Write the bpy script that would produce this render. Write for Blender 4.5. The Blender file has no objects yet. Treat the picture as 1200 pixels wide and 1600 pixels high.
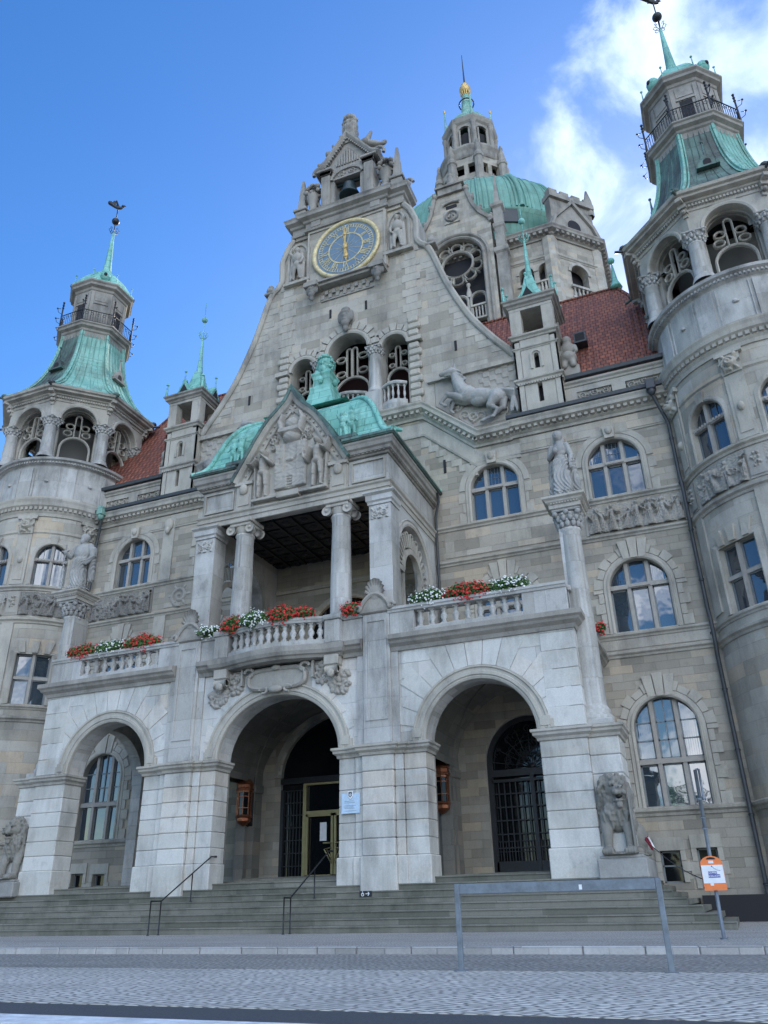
import bpy, bmesh, math, random
import numpy as np
from mathutils import Vector, Matrix, noise
from math import pi, sin, cos, sqrt, radians, atan2, hypot
random.seed(7); rng = np.random.default_rng(5)
scene = bpy.context.scene
# ------------------------------------------------------------------ camera
cam = bpy.data.cameras.new('camera'); camo = bpy.data.objects.new('camera', cam)
scene.collection.objects.link(camo); scene.camera = camo
pitch, yaw, roll = 0.45925, -0.379165, -0.022585
fwd = Vector((sin(yaw)*cos(pitch), cos(yaw)*cos(pitch), sin(pitch)))
rt = Vector((cos(yaw), -sin(yaw), 0)); up = rt.cross(fwd)
r2 = cos(roll)*rt + sin(roll)*up; u2 = -sin(roll)*rt + cos(roll)*up
Mx = Matrix((r2, u2, -fwd)).transposed().to_4x4(); Mx.translation = Vector((14.235, 0, 0.73))
camo.matrix_world = Mx
cam.sensor_fit = 'VERTICAL'; cam.sensor_height = 36; cam.lens = 36*1236.04/1600
cam.clip_start = 0.1; cam.clip_end = 2000
# ------------------------------------------------------------------ world and sun
SUN_EL, SUN_AZ = radians(27), radians(4)      # behind the building, to the right
w = bpy.data.worlds.new("World"); scene.world = w; w.use_nodes = True
nt = w.node_tree; N = nt.nodes; Lk = nt.links; N.clear()
def wn(t, **k):
    n = N.new(t)
    for a, b in k.items(): setattr(n, a, b)
    return n
def wlink(a, b): Lk.new(a, b)
def wmath(op, a, b=None, clamp=False):
    n = wn('ShaderNodeMath', operation=op, use_clamp=clamp)
    for i, q in enumerate((a, b)):
        if q is None: continue
        if isinstance(q, (int, float)): n.inputs[i].default_value = q
        else: wlink(q, n.inputs[i])
    return n.outputs[0]
out = wn('ShaderNodeOutputWorld'); bg = wn('ShaderNodeBackground')
sky = wn('ShaderNodeTexSky', sky_type='NISHITA'); sky.sun_disc = False
sky.sun_elevation = SUN_EL; sky.sun_rotation = SUN_AZ
sky.air_density = 1.0; sky.dust_density = 0.35; sky.ozone_density = 2.2
tc = wn('ShaderNodeTexCoord'); D = tc.outputs['Generated']
hs = wn('ShaderNodeHueSaturation'); hs.inputs["Saturation"].default_value = 1.32; hs.inputs['Value'].default_value = .8
hs.inputs['Hue'].default_value = 0.508
wlink(sky.outputs[0], hs.inputs['Color'])
n1 = wn('ShaderNodeTexNoise'); n1.inputs['Scale'].default_value = 4.6; n1.inputs['Detail'].default_value = 10; n1.inputs['Roughness'].default_value = .56
n1.inputs['Distortion'].default_value = .35
mp = wn('ShaderNodeMapping'); mp.inputs['Scale'].default_value = (1.3, 1.0, 1.6); mp.inputs['Location'].default_value = (.33, .1, .2)
wlink(D, mp.inputs['Vector']); wlink(mp.outputs[0], n1.inputs['Vector'])
def lobe(d, a, b):       # soft region of sky around direction d
    dt = wn('ShaderNodeVectorMath', operation='DOT_PRODUCT'); dt.inputs[1].default_value = d
    nr = wn('ShaderNodeVectorMath', operation='NORMALIZE'); wlink(D, nr.inputs[0]); wlink(nr.outputs[0], dt.inputs[0])
    m = wn('ShaderNodeMapRange', interpolation_type='SMOOTHSTEP'); wlink(dt.outputs['Value'], m.inputs[0])
    m.inputs[1].default_value = a; m.inputs[2].default_value = b
    return m.outputs[0]
mask = None
for d, a, b, g in [((.103,.585,.805),.990,1.,.95),((.053,.612,.789),.988,1.,1.),((.004,.646,.764),.988,1.,1.05),((-.03,.67,.742),.991,1.,.95),((.002,.706,.708),.987,1.,1.05),((.03,.75,.66),.988,1.,.95),((.178,.627,.76),.995,1.,.8),((.156,.694,.703),.992,1.,.85),((-.62,.77,.13),.97,1.,.85),((.62,-.74,.25),.5,.9,1.),((0,-.35,.94),.86,.98,.9)]:  # final lobes: unseen clouds added behind the camera to brighten the facade
    q = wmath('MULTIPLY', lobe(d, a, b), g)
    mask = q if mask is None else wmath('MAXIMUM', mask, q)
dens = wmath('ADD', wmath('MULTIPLY', n1.outputs[0], 2.6), wmath('MULTIPLY', mask, .8))
mr = wn('ShaderNodeMapRange', interpolation_type='SMOOTHSTEP'); wlink(dens, mr.inputs[0]); mr.inputs[1].default_value = 1.74; mr.inputs[2].default_value = 2.32
cf = wmath('MULTIPLY', mr.outputs[0], wmath('MULTIPLY', wmath('GREATER_THAN', mask, .001), 1), True)
n2 = wn('ShaderNodeTexNoise'); n2.inputs['Scale'].default_value = 7; n2.inputs['Detail'].default_value = 6; wlink(D, n2.inputs['Vector'])
cr = wn('ShaderNodeValToRGB'); wlink(n2.outputs[0], cr.inputs[0])
cr.color_ramp.elements[0].position = .32; cr.color_ramp.elements[0].color = (2.5, 3.4, 5.1, 1)
cr.color_ramp.elements[1].position = .62; cr.color_ramp.elements[1].color = (5.2, 6.1, 7.6, 1)
sx = wn('ShaderNodeSeparateXYZ'); wlink(D, sx.inputs[0])
lit = wn('ShaderNodeMapRange'); wlink(sx.outputs[1], lit.inputs[0]); lit.inputs[1].default_value = .3; lit.inputs[2].default_value = -.2; lit.inputs[3].default_value = .74; lit.inputs[4].default_value = 2.4   # unseen clouds behind the camera are boosted as fill light for the facade
cl = wn('ShaderNodeVectorMath', operation='SCALE'); wlink(cr.outputs[0], cl.inputs[0]); wlink(lit.outputs[0], cl.inputs[3])
warm = wn('ShaderNodeMapRange'); wlink(sx.outputs[1], warm.inputs[0]); warm.inputs[1].default_value = .3; warm.inputs[2].default_value = -.2
wt = wn('ShaderNodeMixRGB'); wlink(warm.outputs[0], wt.inputs[0]); wt.inputs[1].default_value = (1, 1, 1, 1); wt.inputs[2].default_value = (1.2, 1.07, .92, 1)
wm = wn('ShaderNodeMixRGB', blend_type='MULTIPLY'); wm.inputs[0].default_value = 1; wlink(cl.outputs[0], wm.inputs[1]); wlink(wt.outputs[0], wm.inputs[2])
mx = wn('ShaderNodeMixRGB'); wlink(cf, mx.inputs[0]); wlink(hs.outputs[0], mx.inputs[1]); wlink(wm.outputs[0], mx.inputs[2])
wlink(mx.outputs[0], bg.inputs['Color']); bg.inputs['Strength'].default_value = 0.13
wlink(bg.outputs[0], out.inputs['Surface'])
sl = bpy.data.lights.new('sun', 'SUN'); sl.energy = 2.5; sl.angle = radians(.5); sl.color = (1, .93, .84)
so = bpy.data.objects.new('sun', sl); scene.collection.objects.link(so)
sd = Vector((sin(SUN_AZ)*cos(SUN_EL), cos(SUN_AZ)*cos(SUN_EL), sin(SUN_EL)))
so.rotation_euler = sd.to_track_quat('Z', 'Y').to_euler(); so.location = (0, 0, 120)
scene.view_settings.view_transform = 'Standard'; scene.view_settings.look = 'None'
scene.view_settings.exposure = 1.36; scene.view_settings.gamma = 1
scene.render.engine = 'CYCLES'
# ------------------------------------------------------------------ materials
def mat(name, build, **pr):
    m = bpy.data.materials.new(name); m.use_nodes = True; t = m.node_tree
    b = t.nodes['Principled BSDF']
    for k, v in pr.items(): b.inputs[k].default_value = v
    if build: build(t, b)
    return m
def nd(t, ty, ins=None, **k):
    n = t.nodes.new(ty)
    for a, b in k.items(): setattr(n, a, b)
    for a, b in (ins or {}).items():
        if hasattr(b, 'is_output'): t.links.new(b, n.inputs[a])
        else: n.inputs[a].default_value = b
    return n
def mixc(t, f, a, b, mode='MIX'):
    n = t.nodes.new('ShaderNodeMixRGB'); n.blend_type = mode
    for i, q in enumerate((f, a, b)):
        if hasattr(q, 'is_output'): t.links.new(q, n.inputs[i])
        elif isinstance(q, (int, float)): n.inputs[i].default_value = q
        else: n.inputs[i].default_value = (*q, 1)
    return n.outputs[0]
def mth(t, op, a, b=0, c=None, clamp=False):
    n = t.nodes.new('ShaderNodeMath'); n.operation = op; n.use_clamp = clamp
    for i, q in enumerate((a, b, c)):
        if q is None: continue
        if hasattr(q, 'is_output'): t.links.new(q, n.inputs[i])
        else: n.inputs[i].default_value = q
    return n.outputs[0]
def ramp(t, f, stops):
    n = t.nodes.new('ShaderNodeValToRGB'); t.links.new(f, n.inputs[0]); e = n.color_ramp.elements
    while len(e) < len(stops): e.new(.5)
    for i, (p, c) in enumerate(stops):
        e[i].position = p; e[i].color = (*c, 1) if not isinstance(c, (int, float)) else (c, c, c, 1)
    return n.outputs[0]
def noi(t, scale, detail=4, rough=.55, vec=None, sc=None):
    g = t.nodes.new('ShaderNodeNewGeometry').outputs['Position'] if vec is None else vec
    if sc:
        g = nd(t, 'ShaderNodeMapping', {'Vector': g, 'Scale': sc}).outputs[0]
    return nd(t, 'ShaderNodeTexNoise', {'Vector': g, 'Scale': scale, 'Detail': detail, 'Roughness': rough}).outputs[0]
def bump(t, b, h, dist=.02, strength=.6):
    n = nd(t, 'ShaderNodeBump', {'Height': h, 'Distance': dist, 'Strength': strength}); t.links.new(n.outputs[0], b.inputs['Normal'])
def stone(name, c1, c2, brick=None, mort=.45, stain=.55, stc=(.09, .09, .085), island=0, pale=(.5, .5, .5), palef=.25, warm=0, rough=.85, bd=.02):
    def bld(t, b):
        uv = nd(t, 'ShaderNodeUVMap').outputs[0]
        h = None
        if brick:
            bw, bh, ms = brick
            bt = nd(t, 'ShaderNodeTexBrick', {'Vector': uv, 'Color1': (*c1, 1), 'Color2': (*c2, 1), 'Mortar': (*[x*mort for x in c1], 1),
                'Scale': 1, 'Mortar Size': ms, 'Mortar Smooth': .3, 'Bias': 0, 'Brick Width': bw, 'Row Height': bh}, offset=.5, squash=1)
            if len(brick) == 3: bt.offset = .47
            col = bt.outputs[0]; h = mth(t, 'MULTIPLY', bt.outputs['Fac'], -1)
            # a second, larger brick tint so that blocks differ more
            b2 = nd(t, 'ShaderNodeTexBrick', {'Vector': nd(t, 'ShaderNodeMapping', {'Vector': uv, 'Location': (bw*.0, bh*6, 0)}).outputs[0], 'Color1': (.0, .0, .0, 1), 'Color2': (1, 1, 1, 1), 'Mortar': (.5, .5, .5, 1),
                'Scale': 1, 'Mortar Size': 0, 'Bias': 0, 'Brick Width': bw, 'Row Height': bh}, offset=.47)
            col = mixc(t, .8, col, mixc(t, mth(t, 'MULTIPLY', b2.outputs[0], .9), mixc(t, .25, col, (.1, .095, .085)), pale), 'MIX')
            if warm: col = mixc(t, mth(t, 'MULTIPLY', ramp(t, b2.outputs[0], [(.8, 0), (.9, 1)]), warm), col, (.5, .35, .19))
        else:
            col = mixc(t, noi(t, 1.3, 3), c1, c2)
        if island:
            ri = t.nodes.new('ShaderNodeNewGeometry').outputs['Random Per Island']
            col = mixc(t, mth(t, 'MULTIPLY', ri, island), col, pale)
            if warm: col = mixc(t, mth(t, 'MULTIPLY', ramp(t, ri, [(.8, 0), (.86, 1), (.95, .3)]), warm), col, (.52, .37, .2))
        blot = noi(t, .45, 6, .65)
        col = mixc(t, mth(t, 'MULTIPLY', ramp(t, blot, [(.42, 0), (.7, 1)]), palef), col, pale)
        st = mth(t, 'MULTIPLY', noi(t, 1.0, 7, .7, sc=(1.6, 1.6, .33)), noi(t, .5, 3))
        col = mixc(t, mth(t, 'MULTIPLY', ramp(t, st, [(.21, 0), (.42, 1)]), stain*.85), col, stc)
        if warm: col = mixc(t, mth(t, 'MULTIPLY', ramp(t, noi(t, .8, 4, .6, sc=(1, 1, 2.2)), [(.55, 0), (.72, 1)]), warm*.5), col, (.46, .34, .2))
        col = mixc(t, mth(t, 'MULTIPLY', ramp(t, noi(t, 2.6, 8, .72, sc=(1, 1, .6)), [(.55, 0), (.72, 1)]), stain*.55), col, stc)
        fine = noi(t, 22, 4, .7)
        col = mixc(t, .22, col, mixc(t, 1, col, ramp(t, fine, [(.3, .45), (.7, 1.35)]), 'MULTIPLY'))
        t.links.new(col, b.inputs['Base Color'])
        hh = mth(t, 'MULTIPLY', fine, .25)
        if h is not None: hh = mth(t, 'ADD', hh, h)
        bump(t, b, hh, bd, .7)
    return mat(name, bld, Roughness=rough)
M = {}
M['ashlar'] = stone('wall ashlar', (.36, .325, .255), (.25, .225, .18), (.85, .31, .012), mort=.62, stain=.45, palef=.12, pale=(.44, .41, .35), warm=.3)
M['trim'] = stone('dressed stone', (.46, .43, .36), (.34, .315, .265), None, stain=.78, palef=.35, warm=.12)
M['gable'] = stone('gable stone', (.42, .38, .30), (.28, .255, .205), (1.15, .52, .011), mort=.68, stain=.6, palef=.2, pale=(.5, .475, .42), warm=.3)
M['hall'] = stone('shade darkened hall stone', (.23, .215, .185), (.17, .16, .14), (1.15, .52, .011), mort=.6, stain=.5, palef=.1, pale=(.28, .265, .235), warm=.15)  # interior shade of the entrance hall is put into this darker stone colour
M['topst'] = stone('weathered stone', (.37, .345, .295), (.22, .205, .18), None, stain=.85, palef=.2, stc=(.075, .073, .07))
M['arcade'] = stone('arcade blocks', (.56, .55, .50), (.44, .43, .39), (1.35, .58, .010), mort=.55, stain=.6, palef=.5, pale=(.64, .64, .63), warm=.16)
M['block'] = stone('rusticated blocks', (.55, .54, .49), (.43, .42, .375), None, stain=.62, palef=.4, pale=(.66, .66, .64), island=.7, warm=.45)
M['tower'] = stone('tower blocks', (.45, .415, .34), (.32, .295, .24), (1.25, .5, .010), mort=.68, stain=.5, palef=.3, pale=(.52, .5, .45), warm=.5)
M['smooth'] = stone('drum stone', (.48, .47, .42), (.38, .365, .33), (2.4, 1.0, .008), mort=.65, stain=.8, palef=.4, pale=(.53, .53, .52))
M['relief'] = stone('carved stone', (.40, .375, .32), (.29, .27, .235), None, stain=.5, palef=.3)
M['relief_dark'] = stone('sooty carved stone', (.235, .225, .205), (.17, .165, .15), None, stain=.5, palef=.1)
M['statue'] = stone('statue stone', (.34, .335, .315), (.22, .22, .21), None, stain=.7, palef=.7, pale=(.5, .5, .48))
M['lion'] = stone('lion stone', (.25, .24, .205), (.16, .155, .135), None, stain=.6, palef=.3, pale=(.4, .39, .36))
M['step'] = stone('mossy step stone', (.105, .105, .08), (.065, .07, .052), (2.6, .18, .006), mort=.5, stain=.75, palef=.2, pale=(.24, .235, .2), stc=(.04, .045, .03), bd=.01, island=.4)
M['quoin'] = stone('quoin stone', (.44, .415, .345), (.35, .325, .275), None, stain=.6, palef=.3, island=.4, pale=(.5, .48, .43), warm=.15)
def copper(name, c1, c2, dk, amt, seam=(.8, .62)):
    def bld(t, b):
        uv = nd(t, 'ShaderNodeUVMap').outputs[0]
        bt = nd(t, 'ShaderNodeTexBrick', {'Vector': uv, 'Color1': (1, 1, 1, 1), 'Color2': (.82, .86, .86, 1), 'Mortar': (.28, .36, .35, 1), 'Scale': 1, 'Mortar Size': .012, 'Mortar Smooth': .1, 'Brick Width': seam[0], 'Row Height': seam[1]}, offset=.37)
        col = mixc(t, ramp(t, noi(t, .9, 5, .65), [(.35, 0), (.68, 1)]), c1, c2)
        col = mixc(t, 1, col, bt.outputs[0], 'MULTIPLY')
        st = noi(t, 1.1, 6, .7, sc=(1.5, 1.5, .35))
        col = mixc(t, mth(t, 'MULTIPLY', ramp(t, st, [(.47, 0), (.6, 1)]), amt), col, dk)
        t.links.new(col, b.inputs['Base Color'])
        bump(t, b, mth(t, 'ADD', mth(t, 'MULTIPLY', bt.outputs['Fac'], -1), mth(t, 'MULTIPLY', noi(t, 6, 3), .3)), .02, .6)
    return mat(name, bld, Roughness=.62)
M['copper'] = copper('green copper', (.17, .40, .33), (.30, .53, .45), (.12, .17, .13), .55)
M['copper_dome'] = copper('dome copper', (.13, .31, .25), (.19, .39, .32), (.10, .16, .13), .35, (.7, 3.0))
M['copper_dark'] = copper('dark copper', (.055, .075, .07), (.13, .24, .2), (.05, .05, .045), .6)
M['copper_pure'] = copper('bright green copper', (.17, .46, .38), (.3, .6, .52), (.07, .2, .16), .6, (.9, .5))
def tilem(t, b):
    uv = nd(t, 'ShaderNodeUVMap').outputs[0]
    bt = nd(t, 'ShaderNodeTexBrick', {'Vector': uv, 'Color1': (.32, .105, .06, 1), 'Color2': (.19, .06, .04, 1), 'Mortar': (.035, .015, .014, 1), 'Scale': 1, 'Mortar Size': .022, 'Mortar Smooth': .5, 'Brick Width': .26, 'Row Height': .3}, offset=.5)
    col = mixc(t, mth(t, 'MULTIPLY', ramp(t, noi(t, 1.5, 5), [(.4, 0), (.7, 1)]), .45), bt.outputs[0], (.1, .05, .045))
    t.links.new(col, b.inputs['Base Color'])
    wv = nd(t, 'ShaderNodeTexWave', {'Vector': uv, 'Scale': .5/.26*.52, 'Distortion': 0}, bands_direction='X', wave_profile='SIN').outputs[1]
    bump(t, b, mth(t, 'ADD', mth(t, 'MULTIPLY', bt.outputs['Fac'], -1), wv), .05, .9)
M['tile'] = mat('red roof tiles', tilem, Roughness=.7)
def glassm(t, b):
    n = noi(t, 1.2, 2); bump(t, b, n, .02, .25)
M['glass'] = mat('window glass', glassm, **{'Base Color': (.03, .045, .06, 1), 'Roughness': .025, 'IOR': 2.1, 'Specular IOR Level': .5})
M['darkglass'] = mat('dark glass', glassm, **{'Base Color': (.006, .008, .01, 1), 'Roughness': .06, 'IOR': 1.45})
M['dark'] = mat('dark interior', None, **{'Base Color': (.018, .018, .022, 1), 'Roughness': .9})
M['dimroom'] = mat('dim stone interior', None, **{'Base Color': (.11, .108, .1, 1), 'Roughness': .9})
M['redroom'] = mat('dark red interior', None, **{'Base Color': (.03, .009, .01, 1), 'Roughness': .9})
def paint(name, c, rough=.5, metal=0, n=.12):
    def bld(t, b):
        f = ramp(t, noi(t, 5, 6, .7), [(.3, 1-n), (.7, 1+n)])
        t.links.new(mixc(t, 1, c, f, 'MULTIPLY'), b.inputs['Base Color'])
        t.links.new(ramp(t, noi(t, 14, 4), [(.3, max(0, rough-.12)), (.7, min(1, rough+.15))]), b.inputs['Roughness'])
    return mat(name, bld, Metallic=metal)
M['mullion'] = paint('window stone bars', (.33, .31, .28), .8)
M['sash'] = paint('grey window sash', (.16, .18, .19), .5)
M['iron'] = paint('black iron', (.02, .022, .026), .45, .3)
M['gutter'] = paint('dark lead gutter', (.05, .055, .06), .5, .2)
M['gold'] = paint('gilding', (.60, .42, .16), .45, .4, .25)
M['goldpale'] = paint('pale gilding', (.56, .47, .26), .5, .25, .35)
M['clock'] = paint('blue grey clock dial', (.12, .19, .26), .5)
M['bronze'] = paint('dark bronze', (.025, .045, .05), .45, .5)
M['brass'] = paint('brass', (.36, .32, .17), .42, .7)
M['lcopper'] = paint('polished copper', (.30, .115, .06), .38, .8, .3)
M['steel'] = paint('galvanised steel', (.17, .2, .23), .5, .35, .3)
M['orange'] = paint('orange plastic', (.78, .2, .05), .45)
M['white'] = paint('white panel', (.72, .75, .78), .5)
M['plaque'] = paint('pale blue enamel', (.42, .55, .68), .25)
M['blue'] = paint('blue print', (.03, .05, .32), .5)
M['roadwhite'] = paint('white road paint', (.68, .7, .7), .7, 0, .3)
M['leaf'] = paint('leaf green', (.06, .15, .035), .6, 0, .4)
M['redfl'] = paint('red petals', (.62, .035, .03), .6, 0, .3)
M['whitefl'] = paint('white petals', (.8, .82, .8), .6)
M['skin'] = paint('skin', (.55, .32, .24), .5)
M['hair'] = paint('brown hair', (.05, .03, .02), .6)
M['cloth'] = paint('white cloth', (.75, .75, .75), .8)
M['jeans'] = paint('blue denim', (.05, .08, .16), .8)
M['wine'] = paint('wine red cloth', (.22, .02, .04), .8)
def emit(name, c, s):
    m = mat(name, None, **{'Base Color': (*c, 1), 'Emission Color': (*c, 1), 'Emission Strength': s}); return m
M['bulb'] = emit('lit bulb', (1, .72, .4), 9)
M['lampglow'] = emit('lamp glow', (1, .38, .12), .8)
M['ring'] = emit('lit ring lamp', (1, .95, .85), 2.2)
def cob(name, c1, c2, pale, sc=9):
    def bld(t, b):
        g = t.nodes.new('ShaderNodeNewGeometry').outputs['Position']
        gm = nd(t, 'ShaderNodeMapping', {'Vector': g, 'Scale': (.8, 1.25, 1), 'Rotation': (0, 0, .5)}).outputs[0]
        wob = nd(t, 'ShaderNodeTexNoise', {'Vector': g, 'Scale': 2.5}).outputs['Color']
        gm = nd(t, 'ShaderNodeVectorMath', {0: gm, 1: nd(t, 'ShaderNodeVectorMath', {0: wob, 3: .08}, operation='SCALE').outputs[0]}, operation='ADD').outputs[0]
        v = nd(t, 'ShaderNodeTexVoronoi', {'Vector': gm, 'Scale': sc, 'Randomness': .55}, voronoi_dimensions='2D', feature='DISTANCE_TO_EDGE').outputs['Distance']
        vc = nd(t, 'ShaderNodeTexVoronoi', {'Vector': gm, 'Scale': sc, 'Randomness': .55}, voronoi_dimensions='2D').outputs['Color']
        col = mixc(t, nd(t, 'ShaderNodeSeparateColor', {0: vc}).outputs[0], c1, c2)
        col = mixc(t, mth(t, 'MULTIPLY', ramp(t, noi(t, .8, 5), [(.4, 0), (.65, 1)]), .5), col, pale)
        col = mixc(t, mth(t, 'MULTIPLY', ramp(t, noi(t, .35, 7, .7, sc=(.5, 1.4, 1)), [(.48, 0), (.66, 1)]), .5), col, [x*.5 for x in c1])
        e = ramp(t, v, [(.05, 0), (.19, 1)])
        col = mixc(t, e, [x*.3 for x in c1], col)
        t.links.new(col, b.inputs['Base Color'])
        bump(t, b, mth(t, 'ADD', ramp(t, v, [(.0, 0), (.3, 1)]), mth(t, 'MULTIPLY', noi(t, 30, 3), .2)), .018, .9)
    return mat(name, bld, Roughness=.7)
M['cobble'] = cob('pale cobbles', (.56, .53, .47), (.70, .67, .60), (.76, .73, .66), 7.5)
M['cobble_dark'] = cob('dark cobbles', (.31, .295, .265), (.41, .39, .35), (.46, .44, .40))
M['paving'] = cob('small grey paving', (.44, .415, .375), (.56, .53, .48), (.6, .57, .52), 14)
def asph(t, b):
    c = ramp(t, noi(t, 40, 4, .8), [(.3, (.035, .037, .042)), (.7, (.09, .092, .1))]); t.links.new(c, b.inputs['Base Color']); bump(t, b, noi(t, 60, 3), .01, .5)
M['asphalt'] = mat('asphalt', asph, Roughness=.85)
M['kerb'] = stone('granite kerb', (.36, .355, .34), (.3, .295, .285), (1.0, .5, .01), mort=.3, stain=.3, palef=.3, island=0)
# ------------------------------------------------------------------ geometry helpers
ORG = {}
def setorg(o, loc): ORG[o.name] = Vector(loc)
def empty(name, loc, label=None, cat=None, group=None):
    o = bpy.data.objects.new(name, None); scene.collection.objects.link(o); o.location = loc; setorg(o, loc)
    o.empty_display_size = .3
    if label: o['label'] = label
    if cat: o['category'] = cat
    if group: o['group'] = group
    return o
NOSPLIT = {'crown', 'leaves', 'blossoms', 'steps', 'road', 'kerb', 'string_lights', 'lettering', 'engraved_lines', 'cartouche'}
class G:
    def pieces(s):
        n = len(s.v); A = []; B = []
        for f in s.f:
            for k in range(len(f)-1): A.append(f[k]); B.append(f[k+1])
        A = np.array(A); B = np.array(B); par = np.arange(n)
        while True:
            lo = np.minimum(par[A], par[B]); hi = np.maximum(par[A], par[B]); m = lo != hi
            if not m.any(): break
            np.minimum.at(par, hi[m], lo[m])
            while True:
                pp = par[par]
                if (pp == par).all(): break
                par = pp
        _, isl = np.unique(par, return_inverse=True); k = isl.max()+1
        if k < 2 or k > 1500: return [s]
        P = np.array(s.v); lo = np.full((k, 3), 1e9); hi = np.full((k, 3), -1e9); np.minimum.at(lo, isl, P); np.maximum.at(hi, isl, P); size = (hi-lo).max(1)
        gap = np.maximum(0, np.maximum(lo[:, None]-hi[None], lo[None]-hi[:, None])); near = np.sqrt((gap**2).sum(2)) <= np.maximum(.02, .5*np.maximum(size[:, None], size[None]))
        pc = -np.ones(k, int); c = 0
        for i in range(k):
            if pc[i] >= 0: continue
            st = [i]; pc[i] = c
            while st:
                for j in np.nonzero(near[st.pop()] & (pc < 0))[0]: pc[j] = c; st.append(j)
            c += 1
        if c < 2 or c > 14: return [s]
        out = []
        for q in range(c):
            g = G(); idx = np.nonzero(pc[isl] == q)[0]; mp = dict(zip(idx.tolist(), range(len(idx)))); g.v = [s.v[i] for i in idx]
            for f, m, sm in zip(s.f, s.m, s.s):
                if f[0] in mp: g.f.append(tuple(mp[i] for i in f)); g.m.append(m); g.s.append(sm)
            out.append(g)
        return out
    def __init__(s): s.v = []; s.f = []; s.m = []; s.s = []
    def add(s, V, F, mi=0, sm=False):
        n = len(s.v); s.v.extend(tuple(map(float, p)) for p in V)
        for f in F: s.f.append(tuple(i+n for i in f)); s.m.append(mi); s.s.append(sm)
    def box(s, x0, x1, y0, y1, z0, z1, mi=0):
        V = [(x, y, z) for z in (z0, z1) for y in (y0, y1) for x in (x0, x1)]
        s.add(V, [(0, 2, 3, 1), (4, 5, 7, 6), (0, 1, 5, 4), (2, 6, 7, 3), (0, 4, 6, 2), (1, 3, 7, 5)], mi)
    def cbox(s, x0, x1, y0, y1, z0, z1, c=.02, mi=0):
        lo = (x0, y0, z0); hi = (x1, y1, z1); V = []; ix = {}
        for sx in (0, 1):
            for sy in (0, 1):
                for sz in (0, 1):
                    sg = (sx, sy, sz)
                    for a in range(3):
                        p = []
                        for k in range(3):
                            base = hi[k] if sg[k] else lo[k]
                            if k != a: base += -c if sg[k] else c
                            p.append(base)
                        ix[(sg, a)] = len(V); V.append(p)
        F = []
        for a in range(3):
            b, d = (a+1) % 3, (a+2) % 3
            for sa in (0, 1):
                q = []
                for sb, sdd in ((0, 0), (1, 0), (1, 1), (0, 1)):
                    sg = [0]*3; sg[a] = sa; sg[b] = sb; sg[d] = sdd; q.append(ix[(tuple(sg), a)])
                F.append(q if sa else q[::-1])
            for sb in (0, 1):
                for sdd in (0, 1):
                    q = []
                    for sa, ax in ((0, b), (1, b), (1, d), (0, d)):
                        sg = [0]*3; sg[a] = sa; sg[b] = sb; sg[d] = sdd; q.append(ix[(tuple(sg), ax)])
                    F.append(q)
        for sx in (0, 1):
            for sy in (0, 1):
                for sz in (0, 1): F.append([ix[((sx, sy, sz), a)] for a in range(3)])
        s.add(V, F, mi)
    def mbox(s, mp, u0, u1, z0, z1, d0, d1, mi=0):
        V = [mp(u, z, d) for z in (z0, z1) for d in (d0, d1) for u in (u0, u1)]
        s.add(V, [(0, 2, 3, 1), (4, 5, 7, 6), (0, 1, 5, 4), (2, 6, 7, 3), (0, 4, 6, 2), (1, 3, 7, 5)], mi)
    def prism(s, poly, mp, d0, d1, mi=0):     # poly [(u,z)]
        n = len(poly); V = [mp(u, z, d0) for u, z in poly]+[mp(u, z, d1) for u, z in poly]
        s.add(V, [tuple(range(n)), tuple(range(2*n-1, n-1, -1))]+[(i, (i+1) % n, (i+1) % n+n, i+n) for i in range(n)], mi)
    def molding(s, path, prof, closed=False, mi=0, caps=True):
        n = len(path); P = [Vector(p) for p in path]; offs = []
        for i in range(n):
            a = P[i]-P[i-1] if (i > 0 or closed) else None
            b = P[(i+1) % n]-P[i] if (i < n-1 or closed) else None
            na = Vector((a.y, -a.x)).normalized() if a is not None else None
            nb = Vector((b.y, -b.x)).normalized() if b is not None else None
            if na is None: o = nb
            elif nb is None: o = na
            else:
                o = (na+nb); o = o/max(.3, (1+na.dot(nb)))
            offs.append(o)
        m = len(prof); V = []
        for p, o in zip(P, offs):
            for (r, z) in prof: V.append((p.x+o.x*r, p.y+o.y*r, z))
        F = []
        for i in range(n if closed else n-1):
            j = (i+1) % n
            for k in range(m-1): F.append((i*m+k, j*m+k, j*m+k+1, i*m+k+1))
        if not closed and caps: F += [tuple(range(m)), tuple(range(n*m-1, (n-1)*m-1, -1))]
        s.add(V, F, mi)
    def dent(s, path, r0, r1, z0, z1, w, gap, mi=0, closed=False):
        P = list(path)+([path[0]] if closed else [])
        for a, b in zip(P[:-1], P[1:]):
            a = Vector(a); b = Vector(b); L = (b-a).length; d = (b-a)/L; nn = Vector((d.y, -d.x)); k = max(1, int(L/(w+gap))); st = L/k
            for i in range(k):
                c = a+d*((i+.5)*st)
                V = []
                for z in (z0, z1):
                    for r in (r0, r1):
                        for e in (-w/2, w/2): q = c+nn*r+d*e; V.append((q.x, q.y, z))
                s.add(V, [(0, 2, 3, 1), (4, 5, 7, 6), (0, 1, 5, 4), (2, 6, 7, 3), (0, 4, 6, 2), (1, 3, 7, 5)], mi)
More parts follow.
